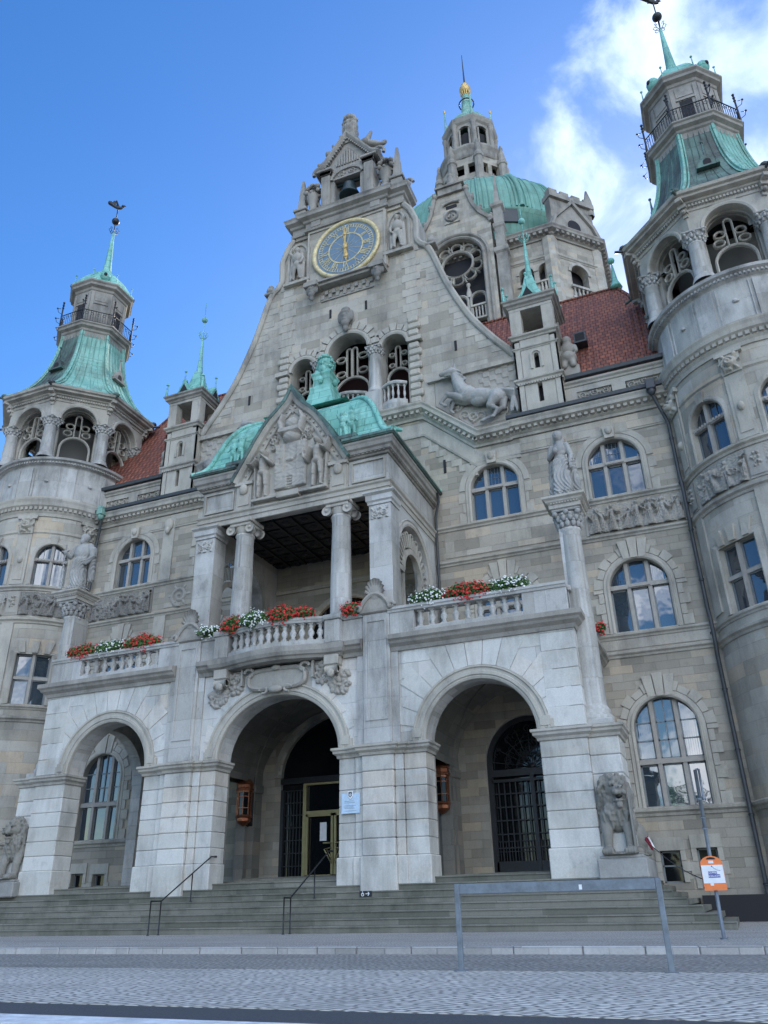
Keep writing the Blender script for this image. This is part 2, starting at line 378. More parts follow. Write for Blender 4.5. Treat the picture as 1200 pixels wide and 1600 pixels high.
    def sweep(s, path, prof, mp, closed=False, mi=0, sm=False):   # path [(u,z)], prof closed [(off,d)]
        n = len(path); m = len(prof); V = []
        for i in range(n):
            a = path[i-1] if (i > 0 or closed) else path[i]; b = path[(i+1) % n] if (i < n-1 or closed) else path[i]
            du, dz = b[0]-a[0], b[1]-a[1]; L = hypot(du, dz) or 1; nu, nz = -dz/L, du/L
            k = 1.
            if (0 < i < n-1) or closed:
                p = path[i]; L1 = hypot(p[0]-a[0], p[1]-a[1]) or 1; c = ((p[0]-a[0])*du+(p[1]-a[1])*dz)/L1/L; k = 1/max(.4, abs(c))
            for (o, d) in prof: V.append(mp(path[i][0]+nu*o*k, path[i][1]+nz*o*k, d))
        F = []
        for i in range(n if closed else n-1):
            j = (i+1) % n
            for q in range(m): F.append((i*m+q, j*m+q, j*m+(q+1) % m, i*m+(q+1) % m))
        if not closed: F += [tuple(range(m)), tuple(range(n*m-1, (n-1)*m-1, -1))]
        s.add(V, F, mi, sm)
    def lathe(s, prof, cx, cy, n=24, a0=0, a1=2*pi, mi=0, sm=True, sx=1, sy=1):
        full = abs(a1-a0-2*pi) < 1e-6; k = n if full else n+1; m = len(prof); V = []
        for i in range(k):
            a = a0+(a1-a0)*i/n
            for r, z in prof: V.append((cx+r*cos(a)*sx, cy+r*sin(a)*sy, z))
        s.add(V, [(i*m+q, ((i+1) % k)*m+q, ((i+1) % k)*m+q+1, i*m+q+1) for i in range(n) for q in range(m-1)], mi, sm)
    def tube(s, P, r, n=6, closed=False, mi=0, sm=True):
        P = [Vector(p) for p in P]; m = len(P); rr = r if isinstance(r, (list, tuple)) else [r]*m; V = []; up = None
        for i in range(m):
            a = P[i-1] if (i > 0 or closed) else P[i]; b = P[(i+1) % m] if (i < m-1 or closed) else P[i]
            t = (b-a).normalized()
            if up is None: up = Vector((0, 0, 1)) if abs(t.z) < .9 else Vector((1, 0, 0))
            e = (up-t*up.dot(t)).normalized(); up = e; f = t.cross(e)
            for k in range(n):
                q = 2*pi*k/n; V.append(P[i]+(e*cos(q)+f*sin(q))*rr[i])
        F = [(i*n+k, ((i+1) % m)*n+k, ((i+1) % m)*n+(k+1) % n, i*n+(k+1) % n) for i in range(m if closed else m-1) for k in range(n)]
        if not closed: F += [tuple(range(n))[::-1], tuple(range((m-1)*n, m*n))]
        s.add(V, F, mi, sm)
    def ball(s, c, r, n=12, m=8, mi=0, sm=True):
        r = (r, r, r) if isinstance(r, (int, float)) else r
        V = [(c[0]+r[0]*sin(pi*j/m)*cos(2*pi*i/n), c[1]+r[1]*sin(pi*j/m)*sin(2*pi*i/n), c[2]+r[2]*cos(pi*j/m)) for i in range(n) for j in range(1, m)]
        V += [(c[0], c[1], c[2]+r[2]), (c[0], c[1], c[2]-r[2])]; t = n*(m-1)
        F = [(i*(m-1)+j, ((i+1) % n)*(m-1)+j, ((i+1) % n)*(m-1)+j+1, i*(m-1)+j+1)[::-1] for i in range(n) for j in range(m-2)]
        F += [(t, i*(m-1), ((i+1) % n)*(m-1)) for i in range(n)]+[(t+1, ((i+1) % n)*(m-1)+m-2, i*(m-1)+m-2) for i in range(n)]
        s.add(V, F, mi, sm)
    def wall(s, mp, u0, u1, z0, z1, ops=(), t=.4, step=99., mi=0, mr=None, back=False):
        """wall with openings; op=(ua,ub,za,zs,kind) kind 'arch' | 'rect'"""
        mr = mi if mr is None else mr
        z0f = z0 if callable(z0) else (lambda u: z0); z1f = z1 if callable(z1) else (lambda u: z1)
        us = {round(u0, 4), round(u1, 4)}
        def top(o, u):
            if o[4] == 'rect': return o[3]
            c = (o[0]+o[1])/2; r = (o[1]-o[0])/2; k = o[5] if len(o) > 5 else 1.
            return o[3]+k*sqrt(max(0, r*r-(u-c)**2))
        for o in ops:
            us |= {round(o[0], 4), round(o[1], 4)}
            if o[4] == 'arch':
                c = (o[0]+o[1])/2; r = (o[1]-o[0])/2
                for k in range(1, 20): us.add(round(c-r*cos(pi*k/20), 4))
        x = u0
        while x < u1: us.add(round(x, 4)); x += step
        us = sorted(u for u in us if u0-1e-4 <= u <= u1+1e-4)
        for a, b in zip(us[:-1], us[1:]):
            mid = (a+b)/2; act = sorted([o for o in ops if o[0]-1e-5 < mid < o[1]+1e-5], key=lambda o: o[2])
            la, lb = z0f(a), z0f(b)
            for o in act+[None]:
                ha, hb = (o[2], o[2]) if o else (z1f(a), z1f(b))
                if ha > la+1e-5 or hb > lb+1e-5:
                    s.add([mp(a, la, 0), mp(b, lb, 0), mp(b, hb, 0), mp(a, ha, 0)], [(0, 1, 2, 3)], mi)
                    if back: s.add([mp(a, la, t), mp(b, lb, t), mp(b, hb, t), mp(a, ha, t)], [(3, 2, 1, 0)], mi)
                if o:
                    ta, tb = top(o, a), top(o, b)
                    if o[2] > z0f(a)+1e-3: s.add([mp(a, o[2], 0), mp(b, o[2], 0), mp(b, o[2], t), mp(a, o[2], t)], [(0, 3, 2, 1)], mr)
                    s.add([mp(a, ta, 0), mp(b, tb, 0), mp(b, tb, t), mp(a, ta, t)], [(0, 1, 2, 3)], mr, o[4] == 'arch')
                    la, lb = ta, tb
            s.add([mp(a, z1f(a), 0), mp(b, z1f(b), 0), mp(b, z1f(b), t), mp(a, z1f(a), t)], [(0, 1, 2, 3)], mi)
        for o in ops:
            zs = o[3]
            for u in (o[0], o[1]): s.add([mp(u, o[2], 0), mp(u, o[2], t), mp(u, zs, t), mp(u, zs, 0)], [(0, 1, 2, 3)], mr)
        for u in (u0, u1): s.add([mp(u, z0f(u), 0), mp(u, z0f(u), t), mp(u, z1f(u), t), mp(u, z1f(u), 0)], [(0, 1, 2, 3)], mi)
    def field(s, u0, u1, z0, z1, nu, nz, fn, mp, d=0, mi=0, cut=None):
        U = np.linspace(u0, u1, nu); Z = np.linspace(z0, z1, nz); UU, ZZ = np.meshgrid(U, Z, indexing='ij'); H = fn(UU, ZZ)
        V = [mp(UU[i, j], ZZ[i, j], d-H[i, j]) for i in range(nu) for j in range(nz)]
        F = []
        for i in range(nu-1):
            for j in range(nz-1):
                if cut is not None and (max(H[i, j], H[i+1, j], H[i, j+1], H[i+1, j+1]) <= cut): continue
                F.append((i*nz+j, (i+1)*nz+j, (i+1)*nz+j+1, i*nz+j+1))
        s.add(V, F, mi, True)
    def poly_uv(s, V, N):
        pass
    def obj(s, name, mats, parent=None, label=None, cat=None, group=None, kind=None, cyl=None, uvs=None, smooth=None):
        if not s.v: return None
        if name not in NOSPLIT and len(s.v) < 60000:
            ps = s.pieces()
            if 1 < len(ps) <= 14: return [q.obj(name, mats, parent, label, cat, group, kind, cyl) for q in ps][0]
        V = np.array(s.v); lo, hi = V.min(0), V.max(0); org = Vector(((lo[0]+hi[0])/2, (lo[1]+hi[1])/2, lo[2]))
        me = bpy.data.meshes.new(name); W = V-np.array(org); me.from_pydata(W.tolist(), [], s.f)
        mats = mats if isinstance(mats, (list, tuple)) else [mats]
        for m in mats: me.materials.append(M[m] if isinstance(m, str) else m)
        me.polygons.foreach_set('material_index', s.m); me.polygons.foreach_set('use_smooth', s.s)
        nrm = np.zeros(len(s.f)*3); me.polygons.foreach_get('normal', nrm); nrm = nrm.reshape(-1, 3)
        vi = np.zeros(len(me.loops), int); me.loops.foreach_get('vertex_index', vi)
        tot = np.array([len(f) for f in s.f]); fi = np.repeat(np.arange(len(s.f)), tot); P = V[vi]; Nn = nrm[fi]
        uv = np.zeros((len(vi), 2))
        if cyl:
            cx, cy, R = cyl; ang = np.arctan2(P[:, 0]-cx, -(P[:, 1]-cy)); uv[:, 0] = ang*R; uv[:, 1] = P[:, 2]
        else:
            hn = np.hypot(Nn[:, 0], Nn[:, 1]); flat = hn < .35; hn = np.maximum(hn, 1e-6)
            tx, ty = -Nn[:, 1]/hn, Nn[:, 0]/hn
            sg = np.where(np.abs(tx) > np.abs(ty), np.sign(tx), np.sign(ty)); tx *= sg; ty *= sg
            uv[:, 0] = np.where(flat, P[:, 0], P[:, 0]*tx+P[:, 1]*ty)
            slope = np.maximum(hn, .3)
            uv[:, 1] = np.where(flat, P[:, 1], P[:, 2]/slope)
        me.uv_layers.new(name='UVMap'); me.uv_layers[0].data.foreach_set('uv', uv.ravel())
        me.validate(); me.update()
        o = bpy.data.objects.new(name, me); scene.collection.objects.link(o)
        setorg(o, org)
        if parent: o.parent = parent; o.location = org-ORG[parent.name]
        else: o.location = org
        if label: o['label'] = label
        if cat: o['category'] = cat
        if group: o['group'] = group
        if kind: o['kind'] = kind
        return o
FR = lambda Y: (lambda u, z, d: (u, Y+d, z))
SR = lambda X: (lambda u, z, d: (X-d, u, z))       # face looking +X, u = world y
SL = lambda X: (lambda u, z, d: (X+d, u, z))       # face looking -X
def CY(cx, cy, R): return lambda u, z, d: (cx+(R-d)*sin(u/R), cy-(R-d)*cos(u/R), z)
def arcp(c, zs, r, n=24, k=1., a0=pi, a1=0): return [(c+r*cos(a0+(a1-a0)*i/n), zs+k*r*sin(a0+(a1-a0)*i/n)) for i in range(n+1)]
def archpath(c, z0, zs, r, n=24): return [(c-r, z0)]+arcp(c, zs, r, n)+[(c+r, z0)]
def ngon(cx, cy, R, n=8, rot=None):
    rot = -pi/2-pi/n if rot is None else rot
    return [(cx+R*cos(rot+2*pi*i/n), cy+R*sin(rot+2*pi*i/n)) for i in range(n)]
# ---- sculpting with merged volumes
def blob(prims, voxel=.03, smooth=2, disp=None):
    """prims: ('e',c,(rx,ry,rz)[,rotz]) or ('c',p0,p1,r0,r1); returns verts, faces of one continuous skin"""
    g = G()
    for p in prims:
        if p[0] == 'e':
            n0 = len(g.v); g.ball((0, 0, 0), p[2], 16, 10); R = Matrix.Identity(3)
            if len(p) > 3: R = Matrix.Rotation(p[3], 3, 'Z')
            if len(p) > 4: R = R @ Matrix.Rotation(p[4], 3, 'Y')
            if len(p) > 5: R = R @ Matrix.Rotation(p[5], 3, 'X')
            for i in range(n0, len(g.v)): g.v[i] = tuple(R @ Vector(g.v[i])+Vector(p[1]))
        else:
            a, b = Vector(p[1]), Vector(p[2]); t = (b-a); L = t.length or 1e-6; t /= L
            P = []; R = []
            for k in range(5): q = -pi/2+pi/2*k/4; P.append(a+t*(p[3]*sin(q))); R.append(max(1e-3, p[3]*cos(q)))
            for k in range(5): q = pi/2*k/4; P.append(b+t*(p[4]*sin(q))); R.append(max(1e-3, p[4]*cos(q)))
            g.tube(P, R, 12)
    me = bpy.data.meshes.new('tmp'); me.from_pydata(g.v, [], g.f); o = bpy.data.objects.new('tmp', me); scene.collection.objects.link(o)
    m = o.modifiers.new('r', 'REMESH'); m.mode = 'VOXEL'; m.voxel_size = voxel; m.use_smooth_shade = True
    if smooth: s_ = o.modifiers.new('s', 'SMOOTH'); s_.iterations = smooth; s_.factor = .5
    dg = bpy.context.evaluated_depsgraph_get(); e = o.evaluated_get(dg).to_mesh()
    V = [v.co.copy() for v in e.vertices]; F = [tuple(p.vertices) for p in e.polygons]
    if disp:
        Nn = [v.normal.copy() for v in e.vertices]; V = [v+n*disp(v) for v, n in zip(V, Nn)]
    o.to_mesh_clear() if hasattr(o, 'to_mesh_clear') else None
    bpy.data.objects.remove(o); bpy.data.meshes.remove(me)
    return V, F
def place(V, loc, rz=0, s=1, mirror=False):
    R = Matrix.Rotation(rz, 3, 'Z'); o = Vector(loc); r = []
    for v in V:
        q = Vector(((-v[0] if mirror else v[0])*s, v[1]*s, v[2]*s)); r.append(R @ q+o)
    return r
# ---- relief height functions
def el(U, Z, cx, cz, a, b, h, ang=0):
    c, s_ = cos(ang), sin(ang); x = (U-cx)*c+(Z-cz)*s_; y = -(U-cx)*s_+(Z-cz)*c
    return h*np.sqrt(np.maximum(0, 1-(x/a)**2-(y/b)**2))
def cp(U, Z, x0, z0, x1, z1, r0, r1, h):
    dx, dz = x1-x0, z1-z0; L2 = dx*dx+dz*dz or 1e-9; t = np.clip(((U-x0)*dx+(Z-z0)*dz)/L2, 0, 1)
    r = r0+(r1-r0)*t; d = np.hypot(U-x0-dx*t, Z-z0-dz*t); return h*np.sqrt(np.maximum(0, 1-(d/r)**2))
def ring(U, Z, cx, cz, R, r, h):
    d = np.abs(np.hypot(U-cx, Z-cz)-R); return h*np.sqrt(np.maximum(0, 1-(d/r)**2))
def spiral(U, Z, cx, cz, R, sgn, h, turns=1.6, rot=0):
    H = np.zeros_like(U); n = int(18*turns)
    for i in range(n):
        a = rot+sgn*2*pi*turns*i/n; rr = R*(1-i/n*.85); b = rot+sgn*2*pi*turns*(i+1)/n; r2_ = R*(1-(i+1)/n*.85)
        H = np.maximum(H, cp(U, Z, cx+rr*cos(a), cz+rr*sin(a), cx+r2_*cos(b), cz+r2_*sin(b), R*.2, R*.18, h))
    return H
def figure(U, Z, x, z, s, R, lean=0., nude=False):
    H = np.zeros_like(U); f = R.uniform; mx = np.maximum; l = lean
    hx0, hz0 = x+l*s*1.7, z+1.66*s
    H = mx(H, el(U, Z, hx0, hz0, .105*s, .14*s, .22*s)); H = mx(H, el(U, Z, hx0-.04*s*np.sign(l+.01), hz0+.06*s, .12*s, .1*s, .18*s)); H = mx(H, cp(U, Z, x+l*s*1.4, z+1.4*s, hx0, hz0, .06*s, .05*s, .13*s))
    H = mx(H, cp(U, Z, x+l*s*1.3, z+1.34*s, x+l*s*.8, z+.95*s, .2*s, .14*s, .18*s)); H = mx(H, cp(U, Z, x+l*s*1.3-.17*s, z+1.38*s, x+l*s*1.3+.17*s, z+1.38*s, .08*s, .08*s, .15*s))
    if nude:
        H = mx(H, el(U, Z, x+l*s*.5, z+.9*s, .2*s, .16*s, .2*s))
        for q in (-1, 1): H = mx(H, mx(cp(U, Z, x+q*.1*s, z+.85*s, x+q*.13*s, z+.45*s, .12*s, .09*s, .16*s), cp(U, Z, x+q*.13*s, z+.45*s, x+q*.14*s, z+.05*s, .09*s, .06*s, .13*s)))
        for q in (-1, 1): H = mx(H, el(U, Z, x+q*.17*s, z+.04*s, .1*s, .05*s, .1*s))
    else:
        b = cp(U, Z, x+l*s*.6, z+.9*s, x-l*s*.4, z+.12*s, .17*s, .3*s, .2*s); H = mx(H, b*(1+.28*np.sin((U-x)*(46/s)*(1.6-.5*(Z-z)/s)+f(0, 6)+2*np.sin(Z*3/s))))
    for q in (-1, 1):
        ex, ez = x+q*f(.26, .4)*s+l*s, z+f(.9, 1.25)*s; hx, hz = ex+q*f(-.3, .25)*s, ez+f(-.1, .4)*s
        H = mx(H, cp(U, Z, x+q*.19*s+l*s*1.3, z+1.36*s, ex, ez, .075*s, .06*s, .24*s)); H = mx(H, cp(U, Z, ex, ez, hx, hz, .06*s, .045*s, .27*s)); H = mx(H, el(U, Z, hx, hz, .055*s, .055*s, .27*s))
    return H
def wob(U, Z, k, a): return a*(np.sin(U*k+2.1*np.sin(Z*k*.7))*np.sin(Z*k*1.1+1.7*np.sin(U*k*.6)))
def crowd(seed, x0, x1, zb, h, n):
    def fn(U, Z):
        R = np.random.default_rng(seed); H = np.full_like(U, .0); P = []
        for i in range(n*2):
            P.append((x0+(x1-x0)*(i+.5)/(2*n)+R.uniform(-.08, .08), h/1.85*R.choice([.62, .8, .95, 1.02]), R.uniform(-.22, .22), .55+.45*(i % 2)))
        for x, s, l, dp in P: H = np.maximum(H, figure(U, Z, x, zb-.02, s, R, l)*dp)
        for i in range(n*2):
            x, z = R.uniform(x0+.1, x1-.1), zb+R.uniform(.02, .95)*h
            H = np.maximum(H, el(U, Z, x, z, R.uniform(.05, .16), R.uniform(.04, .1), .08, R.uniform(0, 3)) if i % 3 else spiral(U, Z, x, z, .12, 1, .09, 1.3, R.uniform(0, 6)))
        return np.minimum(H*1.55, .34)+wob(U, Z, 24, .014)
    return fn
def scroll_fn(x0, x1, z0, z1, n=3, h=.07):
    def fn(U, Z):
        H = np.zeros_like(U); zc = (z0+z1)/2; w_ = (x1-x0)/n; hh = (z1-z0)
        for i in range(n):
            xc = x0+w_*(i+.5); sg = 1 if i % 2 else -1
            H = np.maximum(H, spiral(U, Z, xc, zc+sg*hh*.04, min(w_, hh)*.42, sg, h, 1.5, pi/2*sg+i))
            for q in range(6):
                a = q*pi/3+i; H = np.maximum(H, el(U, Z, xc+cos(a)*hh*.42, zc+sin(a)*hh*.36, hh*.14, hh*.07, h*.9, a))
        return H+wob(U, Z, 30, .006)
    return fn
def lump(seed, cx, cz, a, b, n, h):
    def fn(U, Z):
        R = np.random.default_rng(seed); H = np.zeros_like(U)
        for i in range(n):
            q, r = R.uniform(0, 2*pi), sqrt(R.uniform(0, 1)); x, z = cx+a*r*cos(q), cz+b*r*sin(q); s = R.uniform(.16, .3)*min(a, b)
            H = np.maximum(H, el(U, Z, x, z, s, s*R.uniform(.5, 1), h*R.uniform(.5, 1), R.uniform(0, 3)))
        return H
    return fn
# ================================================================== GROUND
YF, YA, YS = 31.0, 25.0, 25.5
def sheet(name, x0, x1, y0, y1, z, m, kind='structure', label=None, nx=1):
    g = G(); g.box(x0, x1, y0, y1, z-.02, z); return g.obj(name, m, kind=kind)
g = G(); g.add([(-900, -900, -.14), (900, -900, -.14), (900, 900, -.14), (-900, 900, -.14)], [(0, 1, 2, 3)]); g.obj('ground', 'asphalt', kind='structure')
sheet('road', -60, 60, 11.72, 15.2, -.1, 'cobble_dark')
sheet('road', -60, 60, 7.35, 11.69, -.1, 'cobble')
sheet('road', -60, 60, 6.55, 7.33, -.104, 'asphalt')
sheet('road', -60, 60, -8, 5.98, -.108, 'asphalt')
g = G(); g.box(-60, 60, 6.0, 6.53, -.12, -.1); g.obj('road_marking', 'roadwhite', kind='structure')
g = G(); x = -60
while x < 60:
    L = random.uniform(.8, 1.25); g.cbox(x+.006, x+L-.006, 15.2, 15.42, -.14, .02+random.uniform(-.004, .004), .02); x += L
g.obj('kerb', 'kerb', kind='structure')
g = G(); g.box(-60, 60, 15.425, 34, -.1, .0); g.obj('pavement', 'paving', kind='structure')
g = G()
for k in range(1, 9):
    y = YS-.3-(8-k)*.358; e = 13.95-.36*(k-1)
    g.box(-e, e, y+.025, 31.0, .18*(k-1) if k > 1 else -.05, .18*k-.04)
    # treads as separate long slabs with a rounded, slightly overhanging nosing
    x = -e
    while x < e-.01:
        L = min(random.uniform(1.6, 2.9), e-x)
        if e-x-L < .7: L = e-x
        dz = random.uniform(-.003, .003)
        g.cbox(x+.002, x+L-.002, y, min(y+.42, 31), .18*k-.05+dz, .18*k+dz, .012)
        x += L
g.obj('steps', 'step', kind='structure')
# ================================================================== TOWN HALL
HALL = empty('town_hall', (0, YF, 0), 'sandstone town hall with stepped clock gable, two round corner towers and a green dome behind', 'town hall')
def part(g, name, m, parent=None, **k): return g.obj(name, m, parent or HALL, **k)
mf = FR(YF)
CORN = [(0, 0), (.10, 0), (.12, .12), (.22, .2), (.24, .3), (.5, .42), (.52, .56), (.58, .66), (.58, .72), (0, .76)]
def cornice(path, z, sc=1., closed=False, dent=True, name='cornice', m='trim', parent=None, prof=None, dm=(.16, .12)):
    g = G(); g.molding(path, [(r*sc, z+h*sc) for r, h in (prof or CORN)], closed)
    if dent: g.dent(path, .2*sc, .40*sc, z+.24*sc, z+.385*sc, dm[0], dm[1], closed=closed)
    return part(g, name, m, parent)
STR = [(0, 0), (.05, .02), (.07, .1), (.15, .16), (.16, .24), (.02, .3), (0, .3)]
def string(path, z, sc=1., closed=False, name='string_course', m='trim', parent=None):
    g = G(); g.molding(path, [(r*sc, z+h*sc) for r, h in STR], closed); return part(g, name, m, parent)
# ------------------------------------------------------------ facade wall
w3 = lambda s: (s*12.73-1.12, s*12.73+1.12, 3.55, 6.25, 'arch', 1.0)
w2 = lambda c: (c-1.12, c+1.12, 9.95, 11.8, 'arch', 1.0)
w1 = lambda c: (c-1.09, c+1.09, 15.85, 17.45, 'arch', 1.0)
bas = lambda c, a, b: (c-.33, c+.33, a, b, 'rect')
ops = []
for s in (-1, 1):
    ops += [w3(s), w2(s*12.65), w1(s*12.5), w2(s*7.3), w1(s*7.24), bas(s*12.15, 1.15, 2.15), bas(s*13.35, .95, 2.2)]+([(7.6-1.72, 7.6+1.72, 1.6, 5.5, 'arch')] if s > 0 else [])
ops += [(-3.1, 3.1, 1.6, 5.6, 'arch', .8), (-1.9, 1.9, 9.2, 11.4, 'arch')]
def ztop(u):
    a = abs(u)
    if a >= 6.45: return 20.0
    if a >= 4.05: return 20.0+(6.45-a)/2.4*2.2
    return 22.2
g = G(); g.wall(mf, -15.9, 15.9, 0, ztop, ops, t=.45, step=2, mi=0, mr=1)
wall = part(g, 'facade_wall', ['ashlar', 'trim'])
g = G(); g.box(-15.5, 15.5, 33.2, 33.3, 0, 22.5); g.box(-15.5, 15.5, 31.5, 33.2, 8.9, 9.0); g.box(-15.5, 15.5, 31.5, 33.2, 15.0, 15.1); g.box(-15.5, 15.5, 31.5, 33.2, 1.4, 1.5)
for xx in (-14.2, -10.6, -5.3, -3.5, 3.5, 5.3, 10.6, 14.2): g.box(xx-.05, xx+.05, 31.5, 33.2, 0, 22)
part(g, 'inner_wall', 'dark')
def frame3(c, hw, z0, zs, kind='w1', mat_='mullion', y=YF, parent=None, d=.18, r=None):
    """three-light arched window: stone mullions, transom, sash, glass"""
    r = hw; top = lambda u: zs+sqrt(max(0, r*r-(u-c)**2)); mp = FR(y); g = G()
    xs = (c-.36*hw*1.0, c+.36*hw) if kind != 'big' else (c-.38*hw, c+.38*hw)
    zt = zs+.02 if kind == 'w1' else (zs+.05 if kind == 'w2' else 5.12)
    mw = .075
    for x in xs: g.mbox(mp, x-mw, x+mw, z0, top(x)-.01, d-.02, d+.2)
    g.mbox(mp, c-hw, c+hw, zt-.09, zt+.09, d-.05, d+.21)
    if kind in ('w1', 'w2'):
        for i in range(13): x = xs[0]+(xs[1]-xs[0])*(i+.5)/13; g.mbox(mp, x-.03, x+.03, zt-.06, zt+.05, d-.1, d-.04)
    fr = part(g, 'window', mat_, parent)
    g = G(); gy = d+.12
    # sashes
    cols = [c-hw, xs[0]-mw, xs[0]+mw, xs[1]-mw, xs[1]+mw, c+hw]
    for a, b in ((cols[0], cols[1]), (cols[2], cols[3]), (cols[4], cols[5])):
        for q in (a+.025, b-.025): g.mbox(mp, q-.03, q+.03, z0, top(min(max(q, c-hw*.995), c+hw*.995)), gy-.03, gy+.04)
        g.mbox(mp, a, b, z0, z0+.07, gy-.03, gy+.04); g.mbox(mp, a, b, zt-.15, zt-.09, gy-.03, gy+.04); g.mbox(mp, a, b, zt+.09, zt+.14, gy-.03, gy+.04)
    if kind == 'big':
        for z in (zt+.75, zt+1.4): g.mbox(mp, c-sqrt(max(.01, r*r-max(0, z-zs)**2)), c+sqrt(max(.01, r*r-max(0, z-zs)**2)), z-.025, z+.025, gy-.03, gy+.04)
        g.mbox(mp, c-.025, c+.025, zt, top(c), gy-.03, gy+.04)
    elif kind == 'w1':
        for x in np.linspace(xs[0]+mw+.16, xs[1]-mw-.16, 3): g.mbox(mp, x-.008, x+.008, zt, top(x), gy-.012, gy+.02)
        g.mbox(mp, c-.75*hw, c+.75*hw, zt+.5, zt+.516, gy-.012, gy+.02)
    part(g, 'sash', 'sash', fr)
    g = G(); pts = [(c-hw, z0), (c+hw, z0)]+arcp(c, zs, hw, 24, 1, 0, pi)
    for (a, b) in ((cols[0], cols[1]), (cols[2], cols[3]), (cols[4], cols[5])):      # every light is set at a slightly different angle, like real glazing
        for (za, zb) in ((z0, zt), (zt, None)):
            us = np.linspace(a, b, 9); t1, t2 = random.uniform(-.03, .03), random.uniform(-.03, .03)
            V = []
            for u in us:
                tz = (top(min(max(u, c-hw), c+hw)) if zb is None else zb); V += [mp(u, za, gy+(u-a)*t1), mp(u, tz, gy+(u-a)*t1+t2)]
            g.add(V, [(2*i, 2*i+2, 2*i+3, 2*i+1) for i in range(8)])
    part(g, 'glass', 'glass', fr)
    return fr
AP = [(0, .02), (0, -.05), (.06, -.09), (.1, -.09), (.12, -.05), (.24, -.05), (.26, .02)]
def surround(c, hw, z0, zs, kind, key=True, parent=None):
    g = G(); prof = [(a, d) for a, d in AP]
    pth = [(c+hw, z0)]+[(c+hw*cos(a), zs+hw*sin(a)) for a in np.linspace(0, pi, 25)]+[(c-hw, z0)]
    prof = [(-a, d) for a, d in prof]
    g.sweep(pth, prof, mf)
    # alternating quoin blocks along the jambs, voussoirs round the arch
    zz = z0; i = 0; hh = .42 if kind != 'w1' else .5
    while zz < zs-.1:
        if kind != 'w1' or True:
            ww = .34 if i % 2 else .52
            for s in (-1, 1):
                a, b = sorted((c+s*(hw+.27), c+s*(hw+.27+(ww-.2 if kind == 'w1' else ww-.14)))); g.mbox(mf, a, b, zz+.012, min(zz+hh, zs)-.012, -.055 if kind != 'w1' else -.03, .1)
        zz += hh; i += 1
    n = 11 if kind != 'w1' else 0
    for k in range(n):
        a0, a1 = pi*k/n+.012, pi*(k+1)/n-.012; ro = hw+(.62 if k % 2 == 0 else .5)
        if abs(k-n//2) <= 0: continue
        g.prism([(c+(hw+.27)*cos(a0), zs+(hw+.27)*sin(a0)), (c+ro*cos(a0), zs+ro*sin(a0)), (c+ro*cos((a0+a1)/2), zs+ro*sin((a0+a1)/2)), (c+ro*cos(a1), zs+ro*sin(a1)), (c+(hw+.27)*cos(a1), zs+(hw+.27)*sin(a1))], mf, -.05, .1)
    if kind == 'w1':   # flat outer band
        pth2 = [(c+(hw+.27)*cos(a), zs+(hw+.27)*sin(a)) for a in np.linspace(0, pi, 25)]
        g.sweep(pth2, [(0, .05), (0, -.04), (-.26, -.04), (-.26, .05)], mf)
        g.prism([(c-.2, zs+hw+.02), (c-.27, zs+hw+.62), (c+.27, zs+hw+.62), (c+.2, zs+hw+.02)], mf, -.2, .1); g.ball((c, YF-.2, zs+hw+.36), (.16, .12, .2))
    else:
        for q in (-1, 0, 1):
            g.prism([(c+q*.3-.13, zs+hw+.02), (c+q*.4-.19, zs+hw+.8+.08*(q == 0)), (c+q*.4+.19, zs+hw+.8+.08*(q == 0)), (c+q*.3+.13, zs+hw+.02)], mf, -.11-.04*(q == 0), .1)
    # sill
    g.mbox(mf, c-hw-.05, c+hw+.05, z0-.08, z0+.02, -.06, .3)
    return part(g, 'window_surround', 'quoin', parent)
